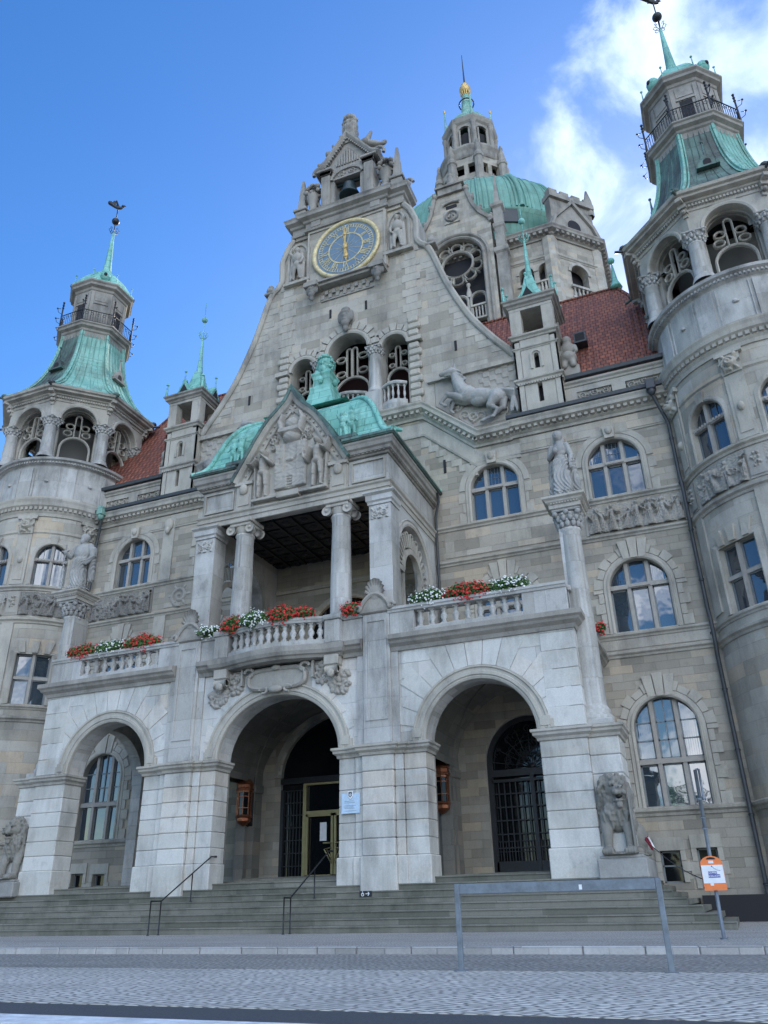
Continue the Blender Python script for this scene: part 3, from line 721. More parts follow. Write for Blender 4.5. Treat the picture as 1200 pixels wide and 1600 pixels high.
for s in (-1, 1):
    frame3(s*12.73, 1.12, 3.55, 6.25, 'big'); surround(s*12.73, 1.12, 3.55, 6.25, 'w3')
    for c in (12.65, 7.3): frame3(s*c, 1.12, 9.95, 11.8, 'w2'); surround(s*c, 1.12, 9.95, 11.8, 'w2')
    for c in (12.5, 7.24): frame3(s*c, 1.09, 15.85, 17.45, 'w1'); surround(s*c, 1.09, 15.85, 17.45, 'w1')
    for c, a, b in ((12.15, 1.15, 2.15), (13.35, .95, 2.2)):
        g = G(); c *= s
        for x in (c-.33, c+.27): g.mbox(mf, x, x+.06, a, b, .2, .27)
        for z in (a, (a+b)/2, b-.06): g.mbox(mf, c-.33, c+.33, z, z+.05, .2, .27)
        f = part(g, 'basement_window', 'sash'); g = G(); g.mbox(mf, c-.33, c+.33, a, b, .25, .26); part(g, 'glass', 'darkglass', f)
        g = G(); g.mbox(mf, c-.5, c+.5, b+.003, b+.42, -.05, .1)
        for q in (-1, 1):
            zz = a
            for i in range(3): h = (b-a)/3; x0, x1 = sorted((c+q*.335, c+q*(.5+.1*(i % 2)))); g.mbox(mf, x0, x1, zz+.01, zz+h-.01, -.05, .1); zz += h
        part(g, 'window_surround', 'quoin')
    # strings
    e0, e1 = 10.7, 15.3
    xs = sorted((s*e0, s*e1)); P = [(xs[0], YF), (xs[1], YF)]
    string(P, 3.25, 1.1); string(P, 8.95, 1.0); string(P, 9.68, .9); string(P, 13.9, .9); string(P, 15.56, 1.0)
    xs = sorted((s*4.35, s*10.7)); P = [(xs[0], YF), (xs[1], YF)]; string(P, 13.9, .9); string(P, 15.56, 1.0)
    # blank ashlar panel between strings beside the porch
    g = G(); a, b = sorted((s*4.8, s*10.2)); g.mbox(mf, a, b, 14.3, 15.5, -.03, .1); part(g, 'stone_panel', 'gable')
    a, b = sorted((s*4.4, s*10.6)); 
    g = G(); g.mbox(mf, *sorted((s*10.75, s*15.2)), 9.3, 9.68, -.02, .1); part(g, 'stone_panel', 'trim')
    g = G(); a, b = sorted((s*11.05, s*14.85))
    g.field(a, b, 14.25, 15.5, 170, 60, crowd(3+s, a, b, 14.28, 1.16, 7), mf, d=-.0); g.mbox(mf, a-.09, a, 14.2, 15.56, -.05, .1); g.mbox(mf, b, b+.09, 14.2, 15.56, -.05, .1)
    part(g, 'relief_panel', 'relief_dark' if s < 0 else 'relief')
    # pilaster strips beside tower / porch
    for c, wd in ((10.35, .34),):
        g = G(); g.mbox(mf, s*c-wd, s*c+wd, 9.98, 13.9, -.07, .1); g.mbox(mf, s*c-wd, s*c+wd, 15.86, 19.3, -.07, .1)
        g.ball((s*c, YF-.12, 18.95), (.28, .16, .36)); g.ball((s*c, YF-.2, 18.6), (.14, .12, .2))
        part(g, 'pilaster', 'quoin')
    if s < 0:
        g = G(); g.field(-10.0, -8.6, 14.25, 15.5, 60, 50, scroll_fn(-10.0, -8.6, 14.25, 15.5, 1, .09), mf); part(g, 'relief_panel', 'relief')
    # wing entablature
    P = [(s*x, YF) for x in ((6.2, 15.5) if s > 0 else (15.5, 6.2))]
    g = G(); g.molding(P, [(0, 18.75), (.05, 18.77), (.06, 18.84), (0, 18.86)]); part(g, 'string_course', 'trim')
    g = G(); a, b = sorted((s*8.6, s*15.3)); g.mbox(mf, a, b, 18.88, 19.55, -.035, .1); part(g, 'frieze', 'gable')
    P = [(s*x, YF) for x in ((8.2, 15.5) if s > 0 else (15.5, 8.2))]
    cornice(P, 19.6, 1.0)
    # gutter on cornice
    g = G(); g.molding(P, [(.5, 20.32), (.66, 20.36), (.68, 20.52), (.62, 20.52), (.3, 20.4)]); part(g, 'gutter', 'gutter')
    # attic with vents
    a, b = sorted((s*10.9, s*15.6)); mp = FR(31.15); g = G()
    vo = [(min(s*x0, s*x1), max(s*x0, s*x1), 20.62, 21.42, 'rect') for x0, x1 in ((11.4, 12.95), (13.55, 15.1))]
    g.wall(mp, a, b, 20.3, 21.95, vo, t=.4); part(g, 'attic_wall', 'trim')
    for v in vo:
        g = G(); g.mbox(mp, v[0], v[1], 20.62, 21.42, .3, .35); part(g, 'vent', 'dark')
        g = G(); g.field(v[0]+.04, v[1]-.04, 20.98, 21.42, 80, 26, scroll_fn(v[0], v[1], 20.98, 21.42, 3, .14), mp, d=.12); part(g, 'vent_carving', 'relief')
    P = [(s*x, 31.15) for x in ((10.9, 15.6) if s > 0 else (15.6, 10.9))]
    string(P, 21.7, 1.1, name='attic_cornice')
    g = G(); g.molding(P, [(.1, 22.03), (.3, 22.05), (.34, 22.22), (.28, 22.22), (.0, 22.12)]); part(g, 'gutter', 'gutter')
    # tiled wing roof (steep), ridge parallel to facade, hipped at the tower end
    g = G(); zr = 30.2; yr = 35.4
    x0, x1, x2 = s*6.0, s*13.9, s*17.5
    nn = 26
    g.add([(x0, 31.3, 22.15), (x2, 31.3, 22.15), (x1, yr, zr), (x0, yr, zr)], [(0, 1, 2, 3)]); g.add([(x2, 31.3, 22.15), (x2, 40, 22.15), (x1, yr, zr)], [(0, 1, 2)]); g.add([(x0, yr, zr), (x1, yr, zr), (x2, 40, 22.15), (x0, 40, 22.15)], [(0, 1, 2, 3)])
    rf = part(g, 'roof', 'tile', label='steep red tiled roof beside the clock gable')
    g = G()
    for k in range(40): x = x0+(x1-x0)*(k+.5)/40; g.tube([(x-s*.1, yr, zr+.03), (x+s*.105, yr, zr+.03)], .09, 7)
    for k in range(30):
        q = k/30; p = Vector((x1, yr, zr)).lerp(Vector((x2, 31.3, 22.15)), q); p2 = Vector((x1, yr, zr)).lerp(Vector((x2, 31.3, 22.15)), q+1/28); g.tube([p, p2], .1, 6)
    part(g, 'ridge_tile', 'tile', rf)
    g = G(); g.lathe([(0, zr-.05), (.34, zr), (.3, zr+.12), (.16, zr+.5), (.03, zr+1.75), (0, zr+1.76)], x1, yr, 12); g.ball((x1, yr, zr+1.92), .19); part(g, 'roof_finial', 'copper_pure', rf)
    g = G(); c = s*11.85; y = 32.6; z = 24.9; g.box(c-.3, c+.3, y-.5, y+.5, z-.05, z+.55); part(g, 'roof_hatch', 'gutter', rf)
    g = G(); g.box(c-.22, c+.22, y-.51, y-.49, z+.05, z+.47); part(g, 'roof_hatch', 'dark', rf)
# main cornice over gable foot (slopes up beside the porch roof)
sill = [(x, z) for x, z in ((-8.3, 19.55), (-6.5, 19.55), (-4.05, 21.8), (4.05, 21.8), (6.5, 19.55), (8.3, 19.55))]
g = G(); g.sweep(sill, [(0, .05), (0, -.1), (.12, -.12), (.2, -.22), (.3, -.24), (.42, -.5), (.56, -.52), (.66, -.58), (.72, -.58), (.76, .05)], mf)
for (a, b) in zip(sill[:-1], sill[1:]):
    L = hypot(b[0]-a[0], b[1]-a[1]); k = int(L/.28)
    for i in range(k):
        t = (i+.5)/k; u = a[0]+(b[0]-a[0])*t; z = a[1]+(b[1]-a[1])*t; du, dz = (b[0]-a[0])/L*.08, (b[1]-a[1])/L*.08; nu, nz = -(b[1]-a[1])/L, (b[0]-a[0])/L
        g.prism([(u-du+nu*.22, z-dz+nz*.22), (u+du+nu*.22, z+dz+nz*.22), (u+du+nu*.38, z+dz+nz*.38), (u-du+nu*.38, z-dz+nz*.38)], mf, -.4, 0)
part(g, 'cornice', 'trim')
g = G(); b2 = [(x, z-.95) for x, z in sill]; g.sweep([(-8.6, 18.6)]+b2[1:-1]+[(8.6, 18.6)], [(0, .02), (0, -.06), (.1, -.09), (.12, -.03), (.75, -.03), (.75, .02)], mf); part(g, 'frieze', 'quoin')
# stepped quoin blocks under the sloping cornice
g = G()
for s in (-1, 1):
    for k in range(7):
        x = 6.55-.36*k; z = 18.15+.345*k; g.mbox(mf, *sorted((s*(x-.5), s*x)), z, z+.34, -.03, .1)
    g.mbox(mf, *sorted((s*4.05, s*3.8)), 19, 19.8, -.03, .1)
part(g, 'quoin_blocks', 'quoin')
g = G()
for s in (-1, 1): g.mbox(mf, s*5.0-.06, s*5.0+.06, 18.6, 19.3, -.04, .0)
part(g, 'slit_window', 'dark')
# ------------------------------------------------------------ clock gable
OUT = [(9.0, 20.2), (8.95, 24.0), (8.62, 24.53), (7.76, 25.7), (6.77, 27.35), (5.78, 29.75), (5.1, 32.0), (4.8, 32.75), (4.45, 33.1), (4.22, 33.5), (4.2, 34.0), (4.22, 34.9), (4.1, 35.35), (3.9, 35.9), (3.65, 36.3), (3.5, 36.5), (3.5, 37)]
def gtop(u):
    a = abs(u)
    for (x0, z0), (x1, z1) in zip(OUT[1:-1], OUT[2:]):
        if x1 <= a <= x0 and x0 > x1: return z0+(z1-z0)*(x0-a)/(x0-x1)
    return 37.0 if a < 4 else 24.0
def spl(P, n=6):
    R = []
    for i in range(len(P)-1):
        p0 = P[max(0, i-1)]; p1 = P[i]; p2 = P[i+1]; p3 = P[min(len(P)-1, i+2)]
        for k in range(n):
            t = k/n; R.append(tuple(.5*((2*b)+(-a+c)*t+(2*a-5*b+4*c-d)*t*t+(-a+3*b-3*c+d)*t**3) for a, b, c, d in zip(p0, p1, p2, p3)))
    return R+[P[-1]]
GO = [(-3.4, -1.9, 23.0, 26.75, 'arch'), (-1.2, 1.2, 23.0, 27.2, 'arch'), (1.9, 3.4, 23.0, 26.75, 'arch')]
gm = FR(YF+.02)
curve = spl(OUT[1:16], 5)
def gz(u):
    a = abs(u); best = 24.
    for (x0, z0), (x1, z1) in zip(curve[:-1], curve[1:]):
        lo, hi = min(x0, x1), max(x0, x1)
        if lo <= a <= hi and hi > lo: best = max(best, z0+(z1-z0)*((a-x0)/(x1-x0)))
    return 37.2 if a <= 3.5 else best
g = G(); g.wall(gm, -8.95, 8.95, lambda u: 22.2 if abs(u) < 4.05 else (20.0 if abs(u) > 6.45 else 20+(6.45-abs(u))/2.4*2.2), gz, GO, t=1.0, step=.12, mr=1, back=True)
gable = part(g, 'clock_gable', ['gable', 'trim'], label='tall curved stone gable carrying the clock')
# coping along the curved outline, plus pale stepped edge blocks
g = G()
for s in (-1, 1):
    P = [(s*x, z) for x, z in curve]
    if s < 0: P = P
    sg = -1 if s > 0 else 1
    g.sweep(P, [(sg*-.16, -.1), (sg*-.1, -.16), (sg*.06, -.2), (sg*.16, -.14), (sg*.16, 1.06), (sg*-.12, 1.06)], gm)
part(g, 'coping', 'trim', gable)
g = G()
for s in (-1, 1):
    z = 24.7; i = 0
    while z < 32.0:
        a = min(c[0] for c in [q for q in curve if q[1] <= z+.45][-3:]); xo = a-.05
        L = .55+.25*(i % 2); g.mbox(gm, *sorted((s*(xo-L), s*xo)), z+.01, z+.43, -.02, .1); z += .44; i += 1
    z = 28.2; i = 0      # pale strips
    while z < 32.9:
        wd = .32+.2*(i % 2); g.mbox(gm, s*3.75-wd, s*3.75+wd, z+.01, z+.5, -.03-.0*i, .1); z += .51; i += 1
    # rusticated quoins beside the three arches
    for k in range(13):
        z = 22.75+k*.42; L = .68 if k % 2 else .55
        g.cbox(*sorted((s*3.5, s*(3.5+L))), YF-.2, YF+.3, z+.02, z+.4, .06)
    g.mbox(gm, *sorted((s*3.45, s*4.25)), 26.55, 26.8, -.3, .1)
part(g, 'quoin_blocks', 'quoin', gable)
# archivolts with radiating voussoirs
for c, r, zs in ((-2.65, .75, 26.75), (0, 1.2, 27.2), (2.65, .75, 26.75)):
    g = G(); g.sweep([(c+r*cos(a), zs+r*sin(a)) for a in np.linspace(0, pi, 21)], [(.06, .1), (.06, -.1), (-.04, -.14), (-.12, -.14), (-.14, -.06), (-.2, -.06), (-.2, .1)], gm)
    n = 9 if r < 1 else 11
    for k in range(n):
        a0, a1 = pi*k/n+.03, pi*(k+1)/n-.03; ri, ro = r+.21, r+(.68 if k % 2 == 0 else .55)
        if c != 0 and ((c < 0 and k < 2) or (c > 0 and k > n-3)): continue
        g.prism([(c+ri*cos(a0), zs+ri*sin(a0)), (c+ro*cos(a0), zs+ro*sin(a0)), (c+ro*cos(a1), zs+ro*sin(a1)), (c+ri*cos(a1), zs+ri*sin(a1))], gm, -.09, .1)
    part(g, 'arch_surround', 'quoin', gable)
def tracery(mp, c, hw, z0, zlow, ztop, d, parent, m='quoin', wide=False, name='tracery'):
    """pierced stone screen: low arch, tall centre loops and side petals"""
    g = G(); pr = [(-.04, d), (.0, d-.05), (.04, d), (.04, d+.12), (-.04, d+.12)]
    rl = hw-.1
    g.sweep([(c-rl, z0)]+arcp(c, zlow, rl, 20)+[(c+rl, z0)], [(a*1.5, b) for a, b in pr], mp)
    zb = zlow+rl+.05; H = ztop-zb
    loops = [(0,)] if not wide else [(-.17,), (.17,)]
    lw = .15*hw/.8 if not wide else .14
    for (o,) in loops:
        P = [(c+o-lw, zb), (c+o-lw, zb+H*.72)]+arcp(c+o, zb+H*.72, lw, 8)[1:-1]+[(c+o+lw, zb+H*.72), (c+o+lw, zb)]
        g.sweep(P, pr, mp)
    ex = lw+(.17 if wide else 0)
    for s in (-1, 1):
        for (zz, ww) in ((zb+H*.52, .24), (zb+H*.12, .24)):
            k = hw/.8; a, b_ = .17*k*(1.15 if wide else 1), .125*k; cx = c+s*(ex+.06+a)
            P = [(cx+a*cos(q), zz+b_*sin(q)+s*0) for q in np.linspace(0, 2*pi, 17)[:-1]]
            g.sweep(P, pr, mp, closed=True)
    return part(g, name, m, parent)
tracery(gm, 0, 1.1, 23.0, 24.9, 28.35, .55, gable, wide=True)
for c in (-2.65, 2.65): tracery(gm, c, .7, 23.0, 25.1, 27.45, .55, gable)
g = G(); g.box(-3.6, 3.6, 33.6, 33.7, 22.5, 29); part(g, 'belfry_back_wall', 'redroom', gable)
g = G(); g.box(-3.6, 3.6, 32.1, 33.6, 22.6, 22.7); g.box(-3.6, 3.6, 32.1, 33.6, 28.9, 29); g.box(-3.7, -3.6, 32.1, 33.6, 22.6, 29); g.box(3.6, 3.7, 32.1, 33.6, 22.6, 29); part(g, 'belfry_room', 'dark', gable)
COL = lambda r, z0, z1: [(r*1.35, z0), (r*1.35, z0+.1), (r*1.2, z0+.16), (r*1.22, z0+.24), (r*1.02, z0+.3), (r, z0+.34), (r*.99, z0+(z1-z0)*.4), (r*.88, z1-.06), (r*.95, z1-.04), (r*.95, z1), (r*.86, z1)]
def capital(g, cx, cy, z, r, h, ionic=False):
    if ionic:
        g.lathe([(r*.9, z), (r*1.15, z+h*.35), (r*1.2, z+h*.5)], cx, cy, 20)
        for sx in (-1, 1):
            for sy in (-1, 1):
                V0 = len(g.v); g.tube([(cx+sx*r*1.25, cy+sy*r*1.22, z+h*.3), (cx+sx*r*1.25, cy+sy*r*.7, z+h*.3)], [h*.34, h*.25], 12)
                g.ball((cx+sx*r*1.25, cy+sy*r*1.24, z+h*.3), h*.12, 8, 6)
        g.cbox(cx-r*1.35, cx+r*1.35, cy-r*1.3, cy+r*1.3, z+h*.5, z+h*.72, .02); g.cbox(cx-r*1.55, cx+r*1.55, cy-r*1.5, cy+r*1.5, z+h*.72, z+h, .03)
    else:
        g.lathe([(r*.88, z), (r*.95, z+h*.3), (r*1.3, z+h*.8)], cx, cy, 20)
        for k in range(12):
            a = 2*pi*k/12
            for zz, rr, q in ((z+h*.25, r*1.02, .0), (z+h*.55, r*1.17, .5)):
                b = a+q*pi/6; g.ball((cx+rr*cos(b), cy+rr*sin(b), zz), (h*.13, h*.13, h*.2), 7, 5); g.ball((cx+rr*1.13*cos(b), cy+rr*1.13*sin(b), zz+h*.13), h*.09, 6, 5)
        for k in range(4):
            a = pi/4+pi/2*k; g.ball((cx+r*1.5*cos(a), cy+r*1.5*sin(a), z+h*.78), h*.15, 8, 6)
            a += pi/4; g.ball((cx+r*1.2*cos(a), cy+r*1.2*sin(a), z+h*.8), h*.14, 8, 6)
        g.cbox(cx-r*1.35, cx+r*1.35, cy-r*1.35, cy+r*1.35, z+h*.85, z+h, .03)
for s in (-1, 1):
    g = G(); g.lathe(COL(.33, 23.95, 26.3), s*1.6, YF-.02, 20); capital(g, s*1.6, YF-.02, 26.3, .33, .5); g.cbox(s*1.6-.45, s*1.6+.45, YF-.45, YF+.35, 22.6, 23.95, .03); part(g, 'column', 'smooth', gable)
def baluster_row(parent, pts, z0, z1, r=.075, m='smooth', every=None):
    h = z1-z0
    for (x, y) in pts:
        g = G(); g.cbox(x-r*.95, x+r*.95, y-r*.95, y+r*.95, z0, z0+h*.1, .008); g.lathe([(r*.7, z0+h*.1), (r*.9, z0+h*.15), (r*.55, z0+h*.22), (r*1.15, z0+h*.42), (r*1.05, z0+h*.52), (r*.5, z0+h*.72), (r*.8, z0+h*.8), (r*.6, z0+h*.84), (r*.8, z0+h*.9)], x, y, 12); g.cbox(x-r*.95, x+r*.95, y-r*.95, y+r*.95, z0+h*.9, z1, .008)
        part(g, 'baluster', m, parent)
for c, hw, bul in ((-2.65, .62, .3), (0, 1.1, .42), (2.65, .62, .3)):
    n = 13; P = [(c-hw+2*hw*i/(n-1), YF-.05-bul*sin(pi*i/(n-1))) for i in range(n)]
    g = G(); g.molding(P, [(-.16, 24.05), (.12, 24.05), (.16, 24.12), (.12, 24.22), (-.16, 24.22)]); g.molding(P, [(-.16, 22.6), (.1, 22.6), (.16, 22.9), (.12, 23.12), (-.16, 23.12)])
    bp = part(g, 'balcony_rail', 'smooth', gable)
    k = 5 if hw < 1 else 9; baluster_row(bp, [(c-hw*.86+1.72*hw*i/(k-1), YF-.05-bul*sin(pi*(.07+.86*i/(k-1)))) for i in range(k)], 23.12, 24.05, .065)
# carved mask over the centre arch and lion masks under the clock
def mask(c, y, z, s, parent, name='mask', m='relief_dark'):
    P = [('e', (0, 0, 0), (.3, .22, .36)), ('e', (0, -.2, -.02), (.07, .1, .12)), ('e', (-.12, -.17, .06), (.07, .06, .05)), ('e', (.12, -.17, .06), (.07, .06, .05)), ('e', (0, -.16, -.2), (.13, .1, .05)), ('e', (0, -.12, .2), (.26, .14, .12)), ('e', (0, -.08, -.34), (.2, .15, .2)), ('e', (0, -.02, -.58), (.13, .12, .2)), ('e', (-.28, 0, .05), (.1, .12, .3)), ('e', (.28, 0, .05), (.1, .12, .3)), ('e', (0, 0, .42), (.22, .16, .14))]
    V, F = blob(P, .035, 1); g = G(); g.add(place(V, (c, y, z), 0, s), F, 0, True); return part(g, name, m, parent)
mask(0, YF-.25, 29.3, 1.25, gable)
for s in (-1, 1):
    mask(s*2.0, YF-.45, 31.75, 1.0, gable, 'lion_mask')
    g = G(); g.mbox(gm, s*2.0-.42, s*2.0+.42, 31.9, 32.2, -.75, .1); part(g, 'bracket', 'topst', gable)
g = G(); g.mbox(gm, -1.6, 1.6, 31.95, 32.12, -.45, .1); g.mbox(gm, -2.4, 2.4, 32.12, 32.22, -.6, .1)
for r in range(2):
    for k in range(14):
        if (k+r) % 2 == 0: g.mbox(gm, -1.6+k*.2286, -1.6+k*.2286+.2, 31.2+r*.3, 31.47+r*.3, -.12, .1)
g.mbox(gm, -1.6, 1.6, 31.1, 31.2, -.08, .1)
part(g, 'clock_ledge', 'topst', gable)
g = G()
for c, z in ((-1.05, 30.1), (1.1, 30.0), (5.95, 25.7), (-5.95, 25.7)): g.mbox(gm, c-.06, c+.06, z-.3, z+.3, -.035, .0)
part(g, 'slit_window', 'dark', gable)
# niches with figures
R_ = np.random.default_rng(11)
for s in (-1, 1):
    c = s*3.15; g = G()
    path = [(c+.55*cos(a), 35.0+.95*sin(a)) for a in np.linspace(0, pi, 15)]
    g.sweep([(c+.55, 33.15)]+path+[(c-.55, 33.15)], [(0, .05), (0, -.1), (-.12, -.14), (-.16, -.04), (-.16, .05)], gm)
    g.mbox(gm, c-.85, c+.85, 32.9, 33.1, -.3, .1)
    part(g, 'niche', 'trim', gable)
    V, F = blob([('e', (0, 0, 2.35), (.17, .19, .22)), ('c', (0, 0, 2.1), (0, 0, 2.2), .1, .09), ('e', (0, 0, 1.75), (.33, .22, .38)), ('e', (0, 0, 1.2), (.27, .22, .25)),
        ('c', (-.13, 0, 1.1), (-.2, -.08, .6), .17, .12), ('c', (-.2, -.08, .6), (-.2, 0, .08), .12, .08), ('c', (.13, 0, 1.1), (.2, -.05, .6), .17, .12), ('c', (.2, -.05, .6), (.22, .05, .08), .12, .08),
        ('e', (-.2, -.1, .05), (.1, .18, .06)), ('e', (.22, -.06, .05), (.1, .18, .06)), ('c', (-.3, 0, 1.95), (-.42, -.08, 1.5), .12, .09), ('c', (-.42, -.08, 1.5), (-.3, -.2, 1.15), .09, .07), ('c', (.3, 0, 1.98), (.46, -.1, 2.15), .12, .09), ('c', (.46, -.1, 2.15), (.3, -.12, 2.5), .09, .07), ('c', (-.35, .06, .1), (-.42, .06, 1.6), .16, .1), ('c', (.38, .06, .1), (.36, .06, 1.8), .14, .1)], .04, 1)
    g = G(); g.add(place(V, (c, YF-.22, 33.12), 0, .98, s < 0), F, 0, True); part(g, 'niche_figure', 'relief', gable)
# upper entablature blocks (clock block and wide cornice)
g = G(); g.box(-2.5, 2.5, YF-.2, YF+.9, 32.2, 36.55)
g.box(-3.35, 3.35, YF-.1, YF+1.1, 36.3, 37.3); part(g, 'clock_block', 'gable', gable)
P = [(-3.5, YF+1.1), (-3.5, YF-.1), (-2.55, YF-.1), (-2.55, YF-.28), (2.55, YF-.28), (2.55, YF-.1), (3.5, YF-.1), (3.5, YF+1.1)]
g = G(); g.molding(P, [(-.1, 36.5), (.1, 36.52), (.14, 36.66), (.05, 36.7), (.05, 37.1), (.16, 37.16), (.2, 37.3), (.42, 37.42), (.44, 37.6), (.5, 37.72), (0, 37.8)])
for c in (-1.9, 1.9): g.box(c-.3, c+.3, YF-.42, YF, 36.7, 37.12)
g.box(-3.45, 3.45, YF-.2, YF+1.1, 37.3, 37.85); part(g, 'cornice', 'topst', gable)
# aedicule with the bell
g = G(); mp = FR(YF-.05)
g.wall(mp, -1.75, 1.75, 37.8, 41.1, [(-.85, .85, 38.0, 40.35, 'rect')], t=1.0, back=True)
aed = part(g, 'bell_aedicule', 'topst', gable, label='open stone housing for the bell on top of the gable')
g = G()
for s in (-1, 1):
    for y in (-.1, 1.0):
        x = s*1.42; g.cbox(x-.3, x+.3, YF-.18 if y < 0 else YF+.8, YF+.1 if y < 0 else YF+1.08, 38.1, 40.9, .03); g.cbox(x-.4, x+.4, YF-.24, YF+1.12, 40.9, 41.2, .03); g.cbox(x-.38, x+.38, YF-.24, YF+1.12, 37.85, 38.12, .03)
    g.cbox(*sorted((s*.95, s*2.0)), YF-.35, YF+1.2, 41.2, 41.38, .03)
    g.box(s*1.42-.12, s*1.42+.12, YF-.21, YF-.17, 38.4, 40.6)
part(g, 'pilaster', 'topst', aed)
g = G(); g.sweep([(.95*cos(a), 40.35+.62*sin(a)) for a in np.linspace(0, pi, 17)], [(0, 0), (0, -.12), (-.14, -.14), (-.14, 0)], mp)
g.field(-.85, .85, 40.42, 40.95, 60, 24, lambda U, Z: scroll_fn(-.7, .7, 40.4, 40.95, 2, .09)(U, Z), mp, d=-.01); g.mbox(mp, -.9, .9, 40.3, 40.42, -.08, .2); part(g, 'lunette', 'topst', aed)
g = G(); g.prism([(-1.75, 41.1), (1.75, 41.1), (1.5, 41.6), (0, 43.7), (-1.5, 41.6)], mp, .05, .95)
for k in range(9): x = -.7+k*.175; g.mbox(mp, x-.05, x+.05, 41.5, 42.9-abs(x)*1.5, -.04, .1)
g.sweep([(-2.1, 41.3), (-1.55, 41.65), (0, 43.85), (1.55, 41.65), (2.1, 41.3)], [(-.1, -.1), (0, -.2), (.1, -.26), (.2, -.26), (.22, 1.1), (-.05, 1.1)], mp)
for s in (-1, 1):
    for k in range(12): t = (k+.5)/12; x = s*(1.5*(1-t)); z = 41.7+2.1*t-.05; g.mbox(mp, x-.05, x+.05, z-.16, z-.04, -.17, 0)
part(g, 'pediment', 'topst', aed)
# crowned bearded head with side wings
V, F = blob([('e', (0, .1, .55), (.52, .5, .75)), ('e', (0, .05, 1.25), (.42, .44, .52)), ('e', (0, -.4, 1.2), (.09, .13, .2)), ('e', (-.17, -.34, 1.32), (.12, .1, .07)), ('e', (.17, -.34, 1.32), (.12, .1, .07)), ('e', (0, -.34, 1.02), (.2, .1, .05)), ('e', (0, -.3, .72), (.3, .25, .35)), ('e', (0, -.28, .35), (.22, .22, .35)),
    ('e', (-.38, 0, 1.0), (.14, .25, .55)), ('e', (.38, 0, 1.0), (.14, .25, .55)), ('c', (-.42, 0, 1.62), (.42, 0, 1.62), .16, .16)]+[('e', (.38*sin(a), .05-.36*cos(a), 1.85), (.11, .11, .2)) for a in np.linspace(-2.4, 2.4, 9)], .05, 1, lambda v: .03*sin(v.x*40)*(1 if v.z < 1.1 else .2))
g = G(); g.add(place(V, (0, YF+.35, 44.05), 0, 1.0), F, 0, True); g.box(-.55, .55, YF-.1, YF+.9, 43.3, 44.15); part(g, 'crowned_head', 'topst', aed)
for s in (-1, 1):
    V, F = blob([('c', (0, 0, 0), (.5, .1, .35), .3, .22), ('c', (.5, .1, .35), (.78, .15, 1.05), .2, .1), ('c', (.3, 0, .1), (1.2, .1, -.3), .28, .2), ('c', (1.2, .1, -.3), (1.65, .1, -.45), .18, .13), ('e', (1.7, .1, -.35), (.15, .15, .15))], .05, 1)
    g = G(); g.add(place(V, (s*.55, YF+.5, 43.4), 0, 1, s < 0), F, 0, True); part(g, 'winged_beast', 'topst', aed)
for s in (-1, 1):
    g = G(); g.tube([(s*(1.95+.42*cos(q)*(1-q/9)), YF+.1, 41.75+.42*sin(q)*(1-q/9)) for q in np.linspace(-.5, 6.5, 22)], .11, 8); g.ball((s*1.95, YF+.1, 41.75), .2, 8, 6); g.ball((s*1.25, YF-.15, 42.75), (.2, .18, .26), 8, 6); part(g, 'volute', 'topst', aed)
# obelisks, leafy baskets and scrolls beside the aedicule
for s in (-1, 1):
    g = G(); x = s*3.15; g.cbox(x-.36, x+.36, YF-.1, YF+.62, 37.85, 38.75, .03); g.cbox(x-.45, x+.45, YF-.2, YF+.72, 38.75, 38.95, .03)
    g.lathe([(.3, 38.95), (.33, 39.2), (.24, 40.4), (.1, 41.6), (0, 41.75)], x, YF+.25, 4, pi/4, 2*pi+pi/4, sm=False); part(g, 'obelisk', 'topst', gable)
    g = G(); rr = random.Random(4); x = s*2.42
    g.lathe([(.34, 37.85), (.42, 38.3), (.24, 38.8), (.3, 39.3), (.46, 39.9)], x, YF+.2, 14)
    for k in range(60): a = rr.uniform(0, 2*pi); q = rr.uniform(.1, .62); g.ball((x+q*cos(a), YF+.2+q*sin(a), 40.0+rr.uniform(-.35, .7)*(1-q*.4)), (rr.uniform(.07, .17),)*3, 7, 5)
    g.tube([(x-s*.35, YF+.2, 39.2), (x-s*.5, YF+.2, 38.8), (x-s*.35, YF+.2, 38.4), (x-s*.12, YF+.2, 38.5)], .09, 8)
    part(g, 'flower_vase', 'topst', gable)
    g = G(); g.tube([(s*(3.75+.35*cos(a)*(1-a/9)), YF+.2, 38.3+.35*sin(a)*(1-a/9)) for a in np.linspace(0, 7, 20)], .1, 8); g.ball((s*3.75, YF+.2, 38.3), .2); part(g, 'scroll', 'topst', gable)
    g = G(); g.ball((s*5.0, YF+.1, 33.15), (.27, .3, .28)); g.ball((s*5.0, YF+.1, 33.45), (.16, .18, .16)); g.cbox(s*5.0-.3, s*5.0+.3, YF-.2, YF+.5, 32.75, 32.92, .03); part(g, 'coping_ball', 'topst', gable)
# bell hangs inside: its own thing
BELL = empty('bell', (0, YF+.5, 38.55), 'dark bronze bell hanging in the stone opening on top of the clock gable', 'bell')
g = G(); g.lathe([(.0, 39.0), (.58, 39.0), (.64, 39.03), (.62, 39.12), (.48, 39.45), (.4, 39.85), (.38, 39.98), (.24, 40.1), (0, 40.12)], 0, YF+.3, 24); g.obj('bell_body', 'bronze', BELL)
g = G(); g.lathe([(.0, 38.72), (.12, 38.8), (.1, 38.92), (.03, 38.98), (.03, 39.3)], 0, YF+.3, 10); g.obj('clapper', 'bronze', BELL)
g = G(); g.cbox(-.84, .84, YF+.22, YF+.38, 40.12, 40.3, .02); g.obj('yoke', 'bronze', BELL)
